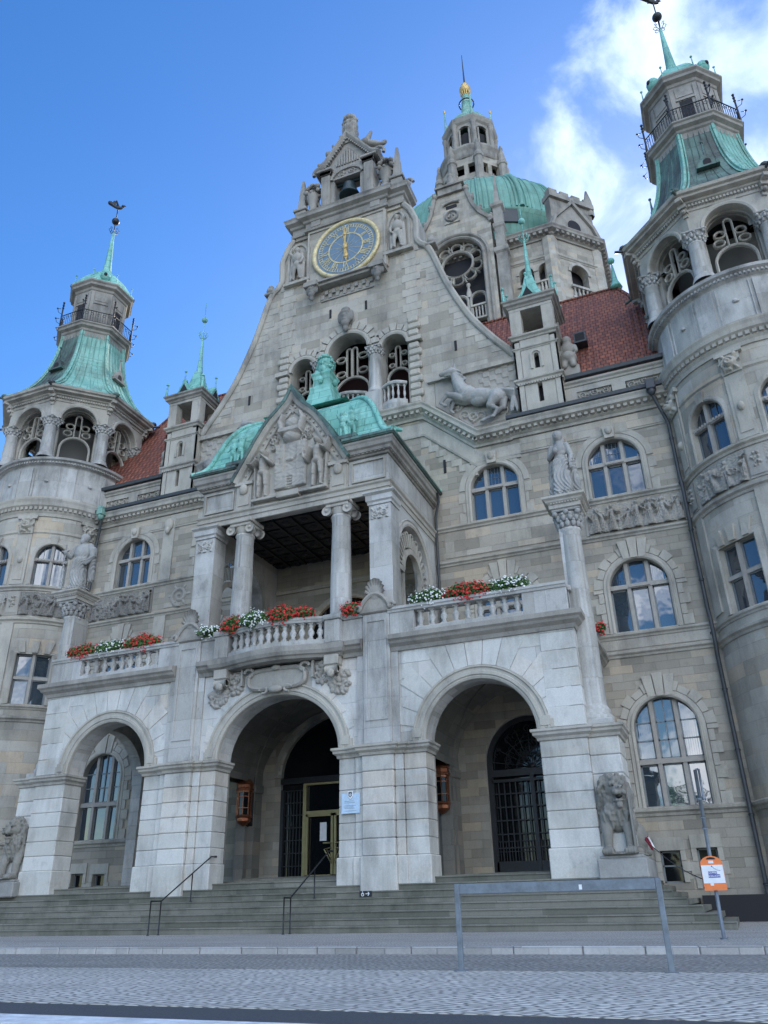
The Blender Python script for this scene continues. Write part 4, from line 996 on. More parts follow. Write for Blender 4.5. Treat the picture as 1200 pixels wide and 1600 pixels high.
# clock
CK = (0, YF-.27, 34.35); mc = FR(YF-.27); g = G(); 
def disc(g, r, d0, d1, n=64, mp=mc, mi=0): g.prism([(r*cos(a), 34.35+r*sin(a)) for a in np.linspace(0, 2*pi, n+1)[:-1]], mp, d0, d1, mi)
disc(g, 1.86, 0, .2); clock = part(g, 'clock', 'clock', gable, label='round blue grey clock dial with gilded rim, numerals and hands')
def cring(g, r0, r1, d0, d1, n=72): g.sweep([((r0+r1)/2*cos(a), 34.35+(r0+r1)/2*sin(a)) for a in np.linspace(0, 2*pi, n+1)[:-1]], [(-(r1-r0)/2, d1), (-(r1-r0)/2, d0), ((r1-r0)/2, d0), ((r1-r0)/2, d1)], mc, closed=True)
g = G(); g.sweep([(2.0*cos(a), 34.35+2.0*sin(a)) for a in np.linspace(0, 2*pi, 73)[:-1]], [(-.13, .1), (-.14, -.05), (-.06, -.12), (.06, -.1), (.13, -.03), (.15, .1)], mc, closed=True, sm=True); part(g, 'clock_rim', 'goldpale', clock)
g = G(); cring(g, 1.70, 1.73, -.015, 0); cring(g, 1.02, 1.1, -.02, 0); cring(g, 1.5, 1.52, -.012, 0)
for k in range(60):
    a = 2*pi*k/60; c_, s_ = cos(a), sin(a); h = .022; g.prism([(1.5*c_-h*s_, 34.35+1.5*s_+h*c_), (1.5*c_+h*s_, 34.35+1.5*s_-h*c_), (1.72*c_+h*s_, 34.35+1.72*s_-h*c_), (1.72*c_-h*s_, 34.35+1.72*s_+h*c_)], mc, -.018, 0)
for k in range(12):
    a = 2*pi*k/12+pi/12; c_, s_ = cos(a), sin(a); h = .008; g.prism([(.1*c_-h*s_, 34.35+.1*s_+h*c_), (.1*c_+h*s_, 34.35+.1*s_-h*c_), (1.02*c_+h*s_, 34.35+1.02*s_-h*c_), (1.02*c_-h*s_, 34.35+1.02*s_+h*c_)], mc, -.01, 0)
part(g, 'minute_ring', 'goldpale', clock)
NUM = ['XII', 'I', 'II', 'III', 'IIII', 'V', 'VI', 'VII', 'VIII', 'IX', 'X', 'XI']; g = G()
def bar(p, q, w_, mt, d0=-.025, d1=0):
    dx, dz = q[0]-p[0], q[1]-p[1]; L = hypot(dx, dz); nx, nz = -dz/L*w_/2, dx/L*w_/2
    g.prism([mt(p[0]+nx, p[1]+nz), mt(q[0]+nx, q[1]+nz), mt(q[0]-nx, q[1]-nz), mt(p[0]-nx, p[1]-nz)], mc, d0, d1)
for k, s_ in enumerate(NUM):
    th = pi/2-2*pi*k/12; er = (cos(th), sin(th)); et = (sin(th), -cos(th)); W = {'I': .1, 'V': .22, 'X': .22}; tw = sum(W[c] for c in s_); x = -tw/2
    mt = lambda u, v: (er[0]*(1.3+v)+et[0]*u, 34.35+er[1]*(1.3+v)+et[1]*u)
    for c in s_:
        w_ = W[c]; h = .18
        if c == 'I': bar((x+w_/2, -h), (x+w_/2, h), .052, mt)
        if c == 'V': bar((x+.02, h), (x+w_/2, -h), .04, mt); bar((x+w_-.02, h), (x+w_/2, -h), .022, mt, -.022)
        if c == 'X': bar((x+.02, h), (x+w_-.02, -h), .04, mt); bar((x+w_-.02, h), (x+.02, -h), .022, mt, -.022)
        x += w_
part(g, 'numerals', 'goldpale', clock)
def hand(th, L, w_, tail, d):
    g = G(); c_, s_ = cos(th), sin(th); f = lambda r, o: (c_*r-s_*o, 34.35+s_*r+c_*o)
    g.prism([f(-tail, w_*.5), f(-tail*.8, w_), f(0, w_*.6), f(L*.25, w_*.5), f(L*.6, w_*1.1), f(L*.8, w_*.5), f(L, 0), f(L*.8, -w_*.5), f(L*.6, -w_*1.1), f(L*.25, -w_*.5), f(0, -w_*.6), f(-tail*.8, -w_), f(-tail, -w_*.5)], mc, d-.03, d)
    g.ball((c_*L*.6, CK[1]+d-.04, 34.35+s_*L*.6), (w_, .05, w_), 10, 6); return g
part(hand(pi/2+.03, 1.62, .09, .5, -.07), 'minute_hand', 'gold', clock); part(hand(-pi/2+.05, 1.05, .13, .35, -.04), 'hour_hand', 'gold', clock)
g = G(); g.ball((0, CK[1]-.1, 34.35), (.14, .06, .14)); part(g, 'hand_boss', 'gold', clock)
g = G(); mp = FR(YF-.2); 
for (a, b, c, d) in ((-2.35, 2.35, 36.35, 36.5), (-2.35, 2.35, 32.25, 32.35), (-2.45, -2.35, 32.25, 36.5), (2.35, 2.45, 32.25, 36.5)): g.mbox(mp, a, b, c, d, -.07, .05)
part(g, 'clock_frame', 'trim', gable)
# horse reliefs either side of the gable foot
def horse_fn(s):
    def fn(U, Z):
        u = (U*s-6.85)/1.0; z = (Z-22.4)/1.0; mx = np.maximum; H = np.zeros_like(U)
        def E(*a, **k):
            nonlocal H; H = mx(H, el(u, z, *a, **k))
        def C(*a):
            nonlocal H; H = mx(H, cp(u, z, *a))
        E(.1, -.45, .95, .42, .5, -.28); E(-.55, -.2, .5, .5, .55); E(.85, -.72, .5, .45, .52)      # barrel, chest, rump
        C(-.7, .0, -1.0, .95, .42, .27, .5); C(-1.0, .95, -1.05, 1.35, .27, .2, .48)                  # neck
        C(-1.05, 1.35, -1.75, 1.2, .2, .12, .42); E(-1.2, 1.3, .27, .2, .46); E(-1.75, 1.17, .14, .13, .4); C(-.95, 1.5, -.9, 1.75, .07, .03, .4)  # head
        for k in range(7): C(-.85+.05*k, 1.5-.2*k, -.5+.06*k, 1.25-.24*k, .12, .08, .58)             # mane
        C(-.8, -.4, -1.6, .0, .2, .13, .5); C(-1.6, .0, -1.95, -.45, .12, .08, .45); C(-1.95, -.45, -1.85, -.6, .09, .1, .4)
        C(-.7, -.5, -1.35, -.2, .2, .13, .4); C(-1.35, -.2, -1.5, -.7, .11, .07, .36)
        C(.95, -.8, .55, -1.35, .3, .16, .5); C(.55, -1.35, 1.0, -1.55, .14, .1, .45); C(1.0, -1.55, .75, -1.85, .09, .1, .4)
        C(1.15, -.9, 1.25, -1.35, .25, .14, .42); C(1.25, -1.35, .55, -1.8, .12, .09, .4); C(.55, -1.8, .1, -1.85, .09, .08, .36)
        C(1.25, -.45, 1.75, -.5, .13, .15, .4); C(1.75, -.5, 1.85, -1.2, .17, .16, .4); C(1.85, -1.2, 1.6, -1.75, .16, .05, .36)
        for k in range(4): C(-1.9+.5*k, -1.15-.18*k, -1.4+.5*k, -1.3-.18*k, .1, .1, .16)
        H = H*(1+.05*np.sin(u*25+4*z)); return H*.9
    return fn
HP = []
def hc(x0, z0, x1, z1, r0, r1, y0=-.25, y1=None): HP.append(('c', (x0, y0, z0), (x1, y0 if y1 is None else y1, z1), r0, r1))
def he(x, z, a, b, cc, y=-.25, ang=0): HP.append(('e', (x, y, z), (a, b, cc), 0, -ang))
he(.15, -.42, .85, .36, .40, ang=-.22); he(-.5, -.2, .5, .4, .46); he(.85, -.66, .48, .38, .42); he(.1, -.62, .5, .3, .3)
hc(-.7, .0, -.95, .7, .38, .27, -.3); hc(-.95, .7, -1.08, 1.2, .27, .19, -.32); hc(-1.08, 1.25, -1.6, 1.2, .19, .12, -.4, -.5); he(-1.2, 1.27, .24, .16, .2, -.4); he(-1.66, 1.17, .14, .1, .12, -.5); hc(-1.5, 1.08, -1.3, 1.1, .08, .1, -.45)
hc(-1.0, 1.42, -.98, 1.66, .06, .02, -.45); hc(-1.12, 1.42, -1.12, 1.62, .06, .02, -.3)
hr = random.Random(6)
for k in range(26):
    t = k/25; x = -1.05+.5*t; z = 1.42-1.35*t; hc(x, z, x+hr.uniform(.15, .38), z-hr.uniform(.05, .4), .085, .03, -.3+hr.uniform(-.2, .1), -.35+hr.uniform(-.2, .05))
for k in range(8): hc(-1.15-.05*k, 1.42-.02*k, -1.3-.06*k, 1.2+.04*hr.random(), .05, .025, -.5)
hc(-.8, -.35, -1.45, -.05, .21, .14, -.4, -.5); hc(-1.45, -.05, -1.8, -.45, .12, .08, -.5); hc(-1.8, -.45, -1.62, -.62, .08, .07, -.5); he(-1.58, -.66, .12, .09, .08, -.5)
hc(-.7, -.45, -1.2, -.3, .2, .13, -.15); hc(-1.2, -.3, -1.42, -.8, .11, .075, -.18); hc(-1.42, -.8, -1.28, -.95, .08, .07, -.18)
hc(.85, -.8, .55, -1.2, .3, .17, -.4, -.5); hc(.55, -1.2, .92, -1.5, .14, .09, -.5); hc(.92, -1.5, .72, -1.8, .085, .08, -.5); he(.66, -1.85, .13, .1, .08, -.5)
hc(1.1, -.85, 1.1, -1.25, .26, .15, -.15); hc(1.1, -1.25, .55, -1.62, .12, .09, -.18); hc(.5, -1.62, .15, -1.72, .085, .08, -.18); he(.1, -1.74, .12, .1, .08, -.18)
for k in range(9): hc(1.2+.02*k, -.45-.02*k, 1.65+.05*hr.random(), -.6-.06*k, .1, .09, -.25+.04*k-.16); hc(1.65, -.6-.05*k, 1.45+.4*hr.random(), -1.35-.4*hr.random(), .1, .03, -.25)
HV, HF = blob(HP, .028, 1, lambda v: .008*noise.noise(v*9))
for s in (-1, 1):
    g = G(); a, b = sorted((s*4.75, s*8.8)); 
    def fn2(U, Z):
        lo = 20.75+np.maximum(0, (6.5-np.abs(U)))*.917
        bgd = np.where((np.abs(U) > 7.0) & (Z > 21.9), .05*(((np.floor(U*3.2)+np.floor(Z*3.6)) % 2) > 0), .02)
        sc = np.zeros_like(U); R_ = np.random.default_rng(4)
        for k in range(12): x = R_.uniform(5.2, 8.0); z = 20.9+max(0, 6.5-x)*.917+R_.uniform(.1, .7); sc = np.maximum(sc, spiral(np.abs(U), Z, x, z, .3, R_.choice([-1, 1]), .13, 1.2, R_.uniform(0, 6)))
        return np.where(Z < lo-.02, -.05, np.maximum(bgd, sc))
    g.field(a, b, 20.5, 23.75, 170, 140, fn2, FR(YF-.03), d=.02)
    rp = part(g, 'relief_panel', 'relief', gable)
    g = G(); g.add(place(HV, (s*6.95, YF-.08, 22.55), 0, 1.0, s < 0), HF, 0, True); part(g, 'horse_relief', 'statue', gable, label='rearing horse carved in deep relief')
    g = G(); g.mbox(gm, *sorted((s*4.4, s*9.0)), 23.75, 24.0, -.22 if True else 0, .04); g.mbox(gm, *sorted((s*4.2, s*4.72)), 22.3, 23.75, -.03, .1)
    part(g, 'string_course', 'trim', gable)
# main roof behind the gable
g = G(); g.add([(-8.6, 34.2, 22), (8.6, 34.2, 22), (8.6, 46, 22), (-8.6, 46, 22), (0, 34.2, 34), (0, 46, 34)], [(0, 4, 5, 3), (1, 2, 5, 4), (0, 1, 4)]); part(g, 'roof', 'tile')
# ------------------------------------------------------------ turrets
for s in (-1, 1):
    cx, cy = s*9.9, 31.55; hw = 1.0
    sq = lambda h: [(cx-h, cy-h), (cx+h, cy-h), (cx+h, cy+h), (cx-h, cy+h)]
    g = G()
    for fc in range(4):
        R = Matrix.Rotation(fc*pi/2, 3, 'Z')
        mp = lambda u, z, d, R=R: tuple(R @ Vector((u, -hw+d, 0))+Vector((cx, cy, z)))
        g.wall(mp, -hw, hw, 20.2, 24.6, [(-.11, .11, 21.0, 22.0, 'rect'), (-.12, .12, 22.85, 23.6, 'arch')], t=.3)
        g.sweep([(-.2, 22.85)]+arcp(0, 23.6, .2, 10)+[(.2, 22.85)], [(0, 0), (0, -.06), (.1, -.06), (.1, 0)], mp)
        for q in (-1, 1): g.mbox(mp, *sorted((q*.72, q*1.03)), 20.3, 24.5, -.03, .05)
    tur = part(g, 'turret', 'quoin', label='square stone turret with open top and green copper spire')
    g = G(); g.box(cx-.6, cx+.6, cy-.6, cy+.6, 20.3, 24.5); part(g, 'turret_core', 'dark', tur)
    for z, k in ((22.1, 1.0), (24.0, .6), (24.6, 1.1)): string(sq(hw), z, k, True, parent=tur)
    g = G(); g.dent(sq(hw), .03, .1, 22.02, 22.12, .085, .04, closed=True)
    for q in (-1, 1):
        for r in (-1, 1): g.cbox(*sorted((cx+q*.5, cx+q*1.05)), *sorted((cy+r*.5, cy+r*1.05)), 24.93, 26.35, .02)
    g.box(cx-1.08, cx+1.08, cy-1.08, cy+1.08, 24.85, 24.93); g.box(cx-1.05, cx+1.05, cy-1.05, cy+1.05, 26.35, 26.55); part(g, 'open_storey', 'trim', tur)
    g = G(); g.molding(sq(1.03), [(0, 26.5), (.06, 26.52), (.1, 26.62), (.2, 26.68), (.22, 26.8), (.3, 26.86), (.3, 26.92), (-.2, 26.95)], True); part(g, 'cornice', 'topst', tur)
    g = G(); pr = [(1.33, 26.93), (1.0, 27.1), (.62, 27.5), (.42, 28.0), (.3, 28.6), (.2, 29.1)]
    V = []; 
    for r, z in pr: V += [(x, y, z) for x, y in sq(r)]
    g.add(V, [(i*4+k, i*4+(k+1) % 4, i*4+4+(k+1) % 4, i*4+4+k) for i in range(len(pr)-1) for k in range(4)])
    g.lathe([(.2, 29.0), (.12, 30), (.03, 32.2), (0, 32.2)], cx, cy, 8)
    sp = part(g, 'turret_spire', 'copper_pure', tur)
    g = G()
    for fc in range(4):
        R = Matrix.Rotation(fc*pi/2, 3, 'Z'); mp = lambda u, z, d, R=R: tuple(R @ Vector((u, -1.28+d, 0))+Vector((cx, cy, z)))
        g.prism([(-.42, 26.97), (.42, 26.97), (0, 27.75)], mp, 0, .7); 
        g.lathe([(.06, 27.6), (.03, 28.3), (0, 28.3)], *mp(0, 0, .05)[:2], 6); g.ball(mp(0, 28.36, .05), .08)
    for q in (-1, 1):
        for r in (-1, 1): g.lathe([(.09, 26.95), (.04, 27.7), (0, 27.7)], cx+q*1.2, cy+r*1.2, 6); g.ball((cx+q*1.2, cy+r*1.2, 27.78), .09)
    part(g, 'gablet', 'copper_pure', tur)
    g = G()
    for fc in range(4):
        R = Matrix.Rotation(fc*pi/2, 3, 'Z'); mp = lambda u, z, d, R=R: tuple(R @ Vector((u, -1.29+d, 0))+Vector((cx, cy, z))); g.prism([(-.26, 27.0), (.26, 27.0), (0, 27.5)], mp, -.01, .02)
    part(g, 'gablet_opening', 'dark', tur)
    g = G(); g.lathe([(.02, 32.1), (.02, 34.4), (0, 34.4)], cx, cy, 5); g.ball((cx, cy, 33.05), .18); 
    for k in range(8): a = pi/4*k; g.tube([(cx, cy, 31.6), (cx+.22*cos(a), cy+.22*sin(a), 31.75), (cx+.3*cos(a), cy+.3*sin(a), 31.95), (cx+.18*cos(a), cy+.18*sin(a), 32.05)], .018, 5)
    part(g, 'spire_finial', 'copper_pure', tur)
    # seated figure on the outer shoulder of the turret
    g = G(); V, F = blob([('e', (0, 0, 1.55), (.2, .22, .24)), ('e', (0, 0, 1.05), (.32, .28, .42)), ('e', (0, -.2, .5), (.36, .42, .3)), ('c', (-.15, -.3, .5), (-.18, -.4, .05), .16, .12), ('c', (.15, -.3, .5), (.18, -.4, .05), .16, .12), ('e', (0, 0, .15), (.38, .3, .3)), ('c', (.28, 0, 1.2), (.35, -.25, .8), .11, .09), ('c', (-.28, 0, 1.2), (-.35, -.25, .8), .11, .09)], .045, 1)
    g.add(place(V, (s*11.25, 31.6, 22.9), 0, 1.15, s < 0), F, 0, True); g.box(s*11.25-.45, s*11.25+.45, 31.2, 32.2, 20.5, 22.95); part(g, 'shoulder_figure', 'topst', tur)
# downpipes
for s in (-1, 1):
    g = G(); X = s*14.95; P = [(s*14.55, 30.25, 20.2), (s*14.55, 30.35, 19.9), (s*14.75, 30.6, 19.3), (X, 30.72, 18.6), (X, 30.72, 16), (s*14.97, 30.6, 15.6), (s*14.97, 30.6, 14), (X, 30.75, 13.6), (X, 30.75, 10.3), (s*14.97, 30.6, 10.0), (s*14.97, 30.6, 9.0), (X, 30.72, 8.7), (X, 30.72, 0)]
    g.tube(P, .075, 8); z = 1
    while z < 18: g.tube([(X, 30.73, z), (X, 30.73, z+.07)], .1, 8); z += 2.1
    dp = part(g, 'downpipe', 'gutter')
    g = G(); g.cbox(s*14.55-.2, s*14.55+.2, 30.1, 30.5, 20.1, 20.6, .03); g.ball((s*14.55, 30.3, 20.05), (.17, .17, .22)); part(g, 'rainwater_head', 'gutter' if s > 0 else 'copper', dp)
# ------------------------------------------------------------ corner towers
def ring_obj(name, cx, cy, R, prof, m, parent, n=96, a0=-pi, a1=pi):
    g = G(); g.lathe([(R+r, z) for r, z in prof], cx, cy, n, -pi/2+a0, -pi/2+a1, sm=False); return part(g, name, m, parent, cyl=(cx, cy, R))
for s in (-1, 1):
    cx, cy, R = s*18.85, 31.85, 3.8; mp = CY(cx, cy, R); U = lambda deg: radians(deg)*R
    wins = [s*d for d in (-93, -43, 3, 50, 97)]
    hw = .82; ops = []
    for d in wins:
        u = U(d); ops += [(u-hw, u+hw, 15.85, 17.35, 'arch'), (u-hw, u+hw, 9.72, 12.2, 'rect')]
    g = G(); g.wall(mp, U(-150), U(150), 0, 21, ops, t=.4, step=.26, mr=1)
    tw = part(g, 'corner_tower', ['tower', 'trim'], cyl=(cx, cy, R), label=('left' if s < 0 else 'right')+' round corner tower with arcaded belfry and copper helm')
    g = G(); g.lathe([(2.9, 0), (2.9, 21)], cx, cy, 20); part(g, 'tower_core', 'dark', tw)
    for d in wins:
        u = U(d)
        g = G(); hz = lambda x: 17.35+sqrt(max(0, hw*hw-(x-u)**2))
        g.mbox(mp, u-.07, u+.07, 15.85, 18.15, .1, .3); g.mbox(mp, u-hw, u+hw, 17.2, 17.36, .06, .31)
        for k in range(11): q = u-hw+.1+k*.145; g.mbox(mp, q, q+.06, 17.22, 17.33, .02, .08)
        for a, b in ((u-hw, u-.07), (u+.07, u+hw)):
            for q in (a+.03, b-.03): g.mbox(mp, q-.025, q+.025, 15.85, hz(q), .22, .3, 1)
            g.mbox(mp, a, b, 15.85, 15.91, .22, .3, 1)
        g.mbox(mp, u-.45, u-.43, 17.4, 18.0, .22, .28, 1); g.mbox(mp, u+.43, u+.45, 17.4, 18.0, .22, .28, 1)
        for a, b in ((u-hw, u), (u, u+hw)):
            us = np.linspace(a, b, 8); dd = random.uniform(-.01, .01)
            V = []; 
            for q in us: V += [mp(q, 15.85, .27+dd), mp(q, max(15.9, hz(q)), .27)]
            g.add(V, [(2*i, 2*i+2, 2*i+3, 2*i+1) for i in range(7)], 2)
        part(g, 'window', ['mullion', 'sash', 'glass'], tw)
        g = G(); g.mbox(mp, u-.07, u+.07, 9.72, 12.2, .1, .3); g.mbox(mp, u-hw, u+hw, 10.95, 11.1, .1, .3)
        for a, b in ((u-hw, u-.07), (u+.07, u+hw)):
            for z0, z1 in ((9.72, 10.95), (11.1, 12.2)):
                for q in (a+.03, b-.03): g.mbox(mp, q-.03, q+.03, z0, z1, .22, .3, 1)
                g.mbox(mp, a, b, z0, z0+.06, .22, .3, 1); g.mbox(mp, a, b, z1-.05, z1, .22, .3, 1)
                g.add([mp(a, z0, .27), mp(b, z0, .27+random.uniform(-.01, .01)), mp(b, z1, .27), mp(a, z1, .27+random.uniform(-.01, .01))], [(0, 1, 2, 3)], 2)
        part(g, 'window', ['mullion', 'sash', 'glass'], tw)
        g = G(); pth = [(u+hw, 15.85)]+[(u+hw*cos(a), 17.35+hw*sin(a)) for a in np.linspace(0, pi, 19)]+[(u-hw, 15.85)]
        g.sweep(pth, [(0, .02), (0, -.05), (-.06, -.08), (-.2, -.05), (-.22, .02)], mp); g.prism([(u-.14, 18.15), (u-.2, 18.62), (u+.2, 18.62), (u+.14, 18.15)], mp, -.12, .1)
        pth = [(u+hw, 9.72), (u+hw, 12.2), (u-hw, 12.2), (u-hw, 9.72)]
        g.sweep(pth, [(0, .02), (0, -.04), (-.05, -.08), (-.26, -.05), (-.28, .02)], mp)
        for q in (-.55, 0, .55): g.prism([(u+q-.13, 12.25), (u+q*1.25-.18, 12.85), (u+q*1.25+.18, 12.85), (u+q+.13, 12.25)], mp, -.1-.03*(q == 0), .1)
        part(g, 'window_surround', 'trim', tw)
    # pilaster strips and bracket ornaments between windows
    for i in range(len(wins)-1):
        u = U((wins[i]+wins[i+1])/2); g = G()
        for a, b, z0, z1 in ((u-.36, u+.36, 15.86, 19.6), (u-.3, u+.3, 9.98, 13.9)): g.mbox(mp, a, b, z0, z1, -.07, .1)
        g.mbox(mp, u-.22, u+.22, 16.1, 18.4, -.09, 0)
        g.ball(mp(u, 17.2, -.09), (.14, .14, .2)); g.field(u-.38, u+.38, 18.7, 19.65, 30, 34, lambda A, B, u=u: .06+scroll_fn(u-.38, u+.38, 18.7, 19.65, 1, .16)(A, B)+el(A, B, u, 19.1, .17, .25, .2), mp, d=-.06); g.mbox(mp, u-.5, u+.5, 19.55, 19.75, -.2, .1)
        part(g, 'pilaster', 'quoin', tw)
    S_ = lambda z, k=1.: [(r*k, z+h*k) for r, h in STR]
    for z, k in ((3.25, 1.1), (8.85, 1.1), (9.45, .8), (13.75, 1.15), (15.5, 1.15), (18.75, .35)): ring_obj('string_course', cx, cy, R, S_(z, k), 'trim', tw)
    ring_obj('cornice', cx, cy, R, [(0, 19.7)]+[(r*.62, 19.75+h*1.35) for r, h in CORN], 'trim', tw)
    g = G(); n = 100
    for k in range(n):
        u = 2*pi*R*(k/n-.5); g.mbox(mp, u-.075, u+.075, 20.08, 20.28, -.24, 0)
    part(g, 'dentils', 'trim', tw)
    ring_obj('drum', cx, cy, R-.12, [(0, 20.7), (0, 22.95), (.04, 23.0), (.16, 23.06), (.18, 23.16), (.34, 23.22), (.38, 23.34), (-.9, 23.37)], 'smooth', tw)
    g = G()
    for k in range(150): u = 2*pi*R*(k/150-.5); g.mbox(mp, u-.04, u+.04, 23.05, 23.16, -.12, .12)
    for k in range(10):
        u = U(-180+36*k+9); g.mbox(mp, u-.38, u+.38, 21.0, 22.85, .05, .2)
        v = u+U(18); g.ball(mp(v, 22.0, .1), (.1, .1, .1)); g.ball(mp(v+.06, 21.95, .08), (.12, .06, .05)); 
        g.mbox(mp, u-.55, u-.5, 21.0, 22.85, .08, .2); g.mbox(mp, u+.5, u+.55, 21.0, 22.85, .08, .2)
    part(g, 'drum_panels', 'smooth', tw)
    # curved figure frieze
    for i in range(len(wins)):
        d = wins[i]; u0, u1 = U(d-18), U(d+18); g = G()
        if abs(d) > 95: continue
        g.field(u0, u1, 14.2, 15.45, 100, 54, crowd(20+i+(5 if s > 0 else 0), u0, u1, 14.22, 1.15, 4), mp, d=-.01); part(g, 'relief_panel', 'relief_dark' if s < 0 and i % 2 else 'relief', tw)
        u = U(d+23.5 if d < 90 else d-23.5); g = G(); g.mbox(mp, u-.33, u+.33, 14.2, 15.45, -.05, .1); g.field(u-.3, u+.3, 14.3, 15.4, 34, 40, lambda A, B, u=u: .02+lump(3, u, 14.9, .22, .3, 14, .14)(A, B), mp, d=-.05); part(g, 'relief_panel', 'relief', tw)
    # ---- belfry: octagon of arches on round columns
    Rc = 3.72; oc = ngon(cx, cy, Rc); Ru = 4.05; ou = ngon(cx, cy, Ru); ap = Rc*cos(pi/8); fl = 2*Rc*sin(pi/8); apu = Ru*cos(pi/8); flu = 2*Ru*sin(pi/8); facu = []
    bel = None
    g = G(); facs = []
    for k in range(8):
        a = -pi/2+k*pi/4; n_ = Vector((cos(a), sin(a), 0)); t_ = Vector((-sin(a), cos(a), 0))
        mpk = lambda u, z, d, n_=n_, t_=t_: tuple(Vector((cx, cy, z))+n_*(ap-d)+t_*u); facs.append(mpk)
        mpl = lambda u, z, d, n_=n_, t_=t_: tuple(Vector((cx, cy, z))+n_*(ap-.25-d)+t_*u)
        mpu = lambda u, z, d, n_=n_, t_=t_: tuple(Vector((cx, cy, z))+n_*(apu-d)+t_*u); facu.append(mpu)
        g.wall(mpl, -fl/2+.1, fl/2-.1, 23.35, 25.97, [(-1.0, 1.0, 23.35, 25.97, 'rect')], t=.5); g.wall(mpu, -flu/2, flu/2, 25.95, 27.5, [(-1.0, 1.0, 25.95, 25.96, 'arch')], t=1.05)
        for e in (-1, 1): g.add([mpu(e*flu/2, 25.95, 0), mpu(e*1.0, 25.95, 0), mpu(e*1.0, 25.95, 1.05), mpu(e*flu/2*.8, 25.95, 1.05)], [(0, 1, 2, 3)])
    bel = part(g, 'belfry', 'trim', tw, cyl=(cx, cy, R))
    g = G(); g.lathe([(2.2, 23.3), (2.2, 27.6)], cx, cy, 16); g.lathe([(0, 27.5), (3.0, 27.5)], cx, cy, 16); part(g, 'belfry_room', 'dimroom', tw)
    for k, mpk in enumerate(facs):
        mpu = facu[k]; g = G(); g.sweep([(1.0*cos(a), 25.95+1.0*sin(a)) for a in np.linspace(0, pi, 21)], [(.04, .06), (.04, -.06), (-.04, -.1), (-.1, -.1), (-.13, -.04), (-.22, -.04), (-.22, .06)], mpu)
        for q in (.35, .6): g.sweep([(1.0*cos(a), 25.95+1.0*sin(a)) for a in np.linspace(0, pi, 21)], [(.0, q), (.08, q), (.08, q+.06), (0, q+.06)], mpu)
        part(g, 'arch_surround', 'trim', tw)
        g = G(); pr = [(-.038, .2), (0, .14), (.038, .2), (.038, .34), (-.038, .34)]
        g.sweep([(-.8, 23.4)]+arcp(0, 24.35, .8, 18)+[(.8, 23.4)], [(a*1.5, b) for a, b in pr], mpk)
        g.sweep([(-.16, 25.1), (-.16, 26.45)]+arcp(0, 26.45, .16, 8)[1:-1]+[(.16, 26.45), (.16, 25.1)], pr, mpk)
        for q in (-1, 1):
            for zz, xx in ((25.85, .41), (25.4, .5)):
                g.sweep([(q*xx+.22*cos(b), zz+.17*sin(b)) for b in np.linspace(0, 2*pi, 15)[:-1]], pr, mpk, closed=True)
        part(g, 'tracery', 'quoin', tw)
        # bracket over each corner
    for k, (x, y) in enumerate(oc):
        g = G(); g.lathe(COL(.36, 23.38, 25.45), x, y, 20); capital(g, x, y, 25.45, .36, .52); part(g, 'column', 'smooth', tw)
        n_ = Vector((x-cx, y-cy, 0)).normalized(); g = G()
        for r0, r1, z0, z1, w_ in ((0, .3, 27.0, 27.2, .28), (0, .45, 27.2, 27.4, .34), (.1, .8, 27.4, 27.58, .26), (0, .18, 26.8, 27.0, .2)):
            t_ = Vector((-n_.y, n_.x, 0)); V = []
            for z in (z0, z1):
                for r in (r0, r1):
                    for e in (-w_/2, w_/2): V.append(tuple(Vector((x, y, z))+n_*(r*.8+.25)+t_*e))
            g.add(V, [(0, 2, 3, 1), (4, 5, 7, 6), (0, 1, 5, 4), (2, 6, 7, 3), (0, 4, 6, 2), (1, 3, 7, 5)])
        g.ball(tuple(Vector((x, y, 27.05))+n_*.5), .11, 8, 6)
        part(g, 'bracket', 'trim', tw)
        g = G(); q0 = Vector((cx, cy, 0))+n_*4.62; q1 = q0+n_*.42; g.tube([(q0.x, q0.y, 27.76), (q1.x, q1.y, 27.7)], .07, 8); g.ball((q0.x, q0.y, 27.92), (.2, .2, .14), 8, 6); part(g, 'water_spout', 'gutter' if k % 2 else 'copper_dark', tw)
    g = G(); g.molding(ou, [(0, 27.08), (.05, 27.1), (.07, 27.2), (.09, 27.38), (.2, 27.44), (.22, 27.52), (.46, 27.56), (.48, 27.66), (.6, 27.7), (.64, 27.84), (-.6, 27.9)], True)
    g.dent(ou, .08, .19, 27.24, 27.36, .08, .06, closed=True)
    part(g, 'eaves', 'trim', tw)
    # ---- flared octagonal helm
    prf = [(4.66, 27.86), (4.3, 28.12), (3.75, 28.62), (3.2, 29.35), (2.75, 30.25), (2.42, 31.2), (2.2, 32.2), (2.08, 33.1), (2.02, 33.9)]
    prf = spl(prf, 3)
    for k in range(8):
        a = -pi/2+k*pi/4; g = G(); V = []; nn = 8
        for r, z in prf:
            p0 = Vector((cx+r*cos(a-pi/8), cy+r*sin(a-pi/8), z)); p1 = Vector((cx+r*cos(a+pi/8), cy+r*sin(a+pi/8), z))
            V += [tuple(p0.lerp(p1, i/nn)) for i in range(nn+1)]
        g.add(V, [(j*(nn+1)+i, j*(nn+1)+i+1, (j+1)*(nn+1)+i+1, (j+1)*(nn+1)+i) for j in range(len(prf)-1) for i in range(nn)], 0, False)
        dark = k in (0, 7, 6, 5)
        for q in (.2, .4, .6, .8):   # standing seams
            P = []
            for r, z in prf:
                p0 = Vector((cx+r*cos(a-pi/8), cy+r*sin(a-pi/8), z)); p1 = Vector((cx+r*cos(a+pi/8), cy+r*sin(a+pi/8), z)); m_ = p0.lerp(p1, .5); q2 = .5+(q-.5)*(.62+.38*(r/4.6)); P.append(p0.lerp(p1, q2)+Vector((cos(a), sin(a), 0))*.012)
            g.tube(P, .022, 4, sm=False)
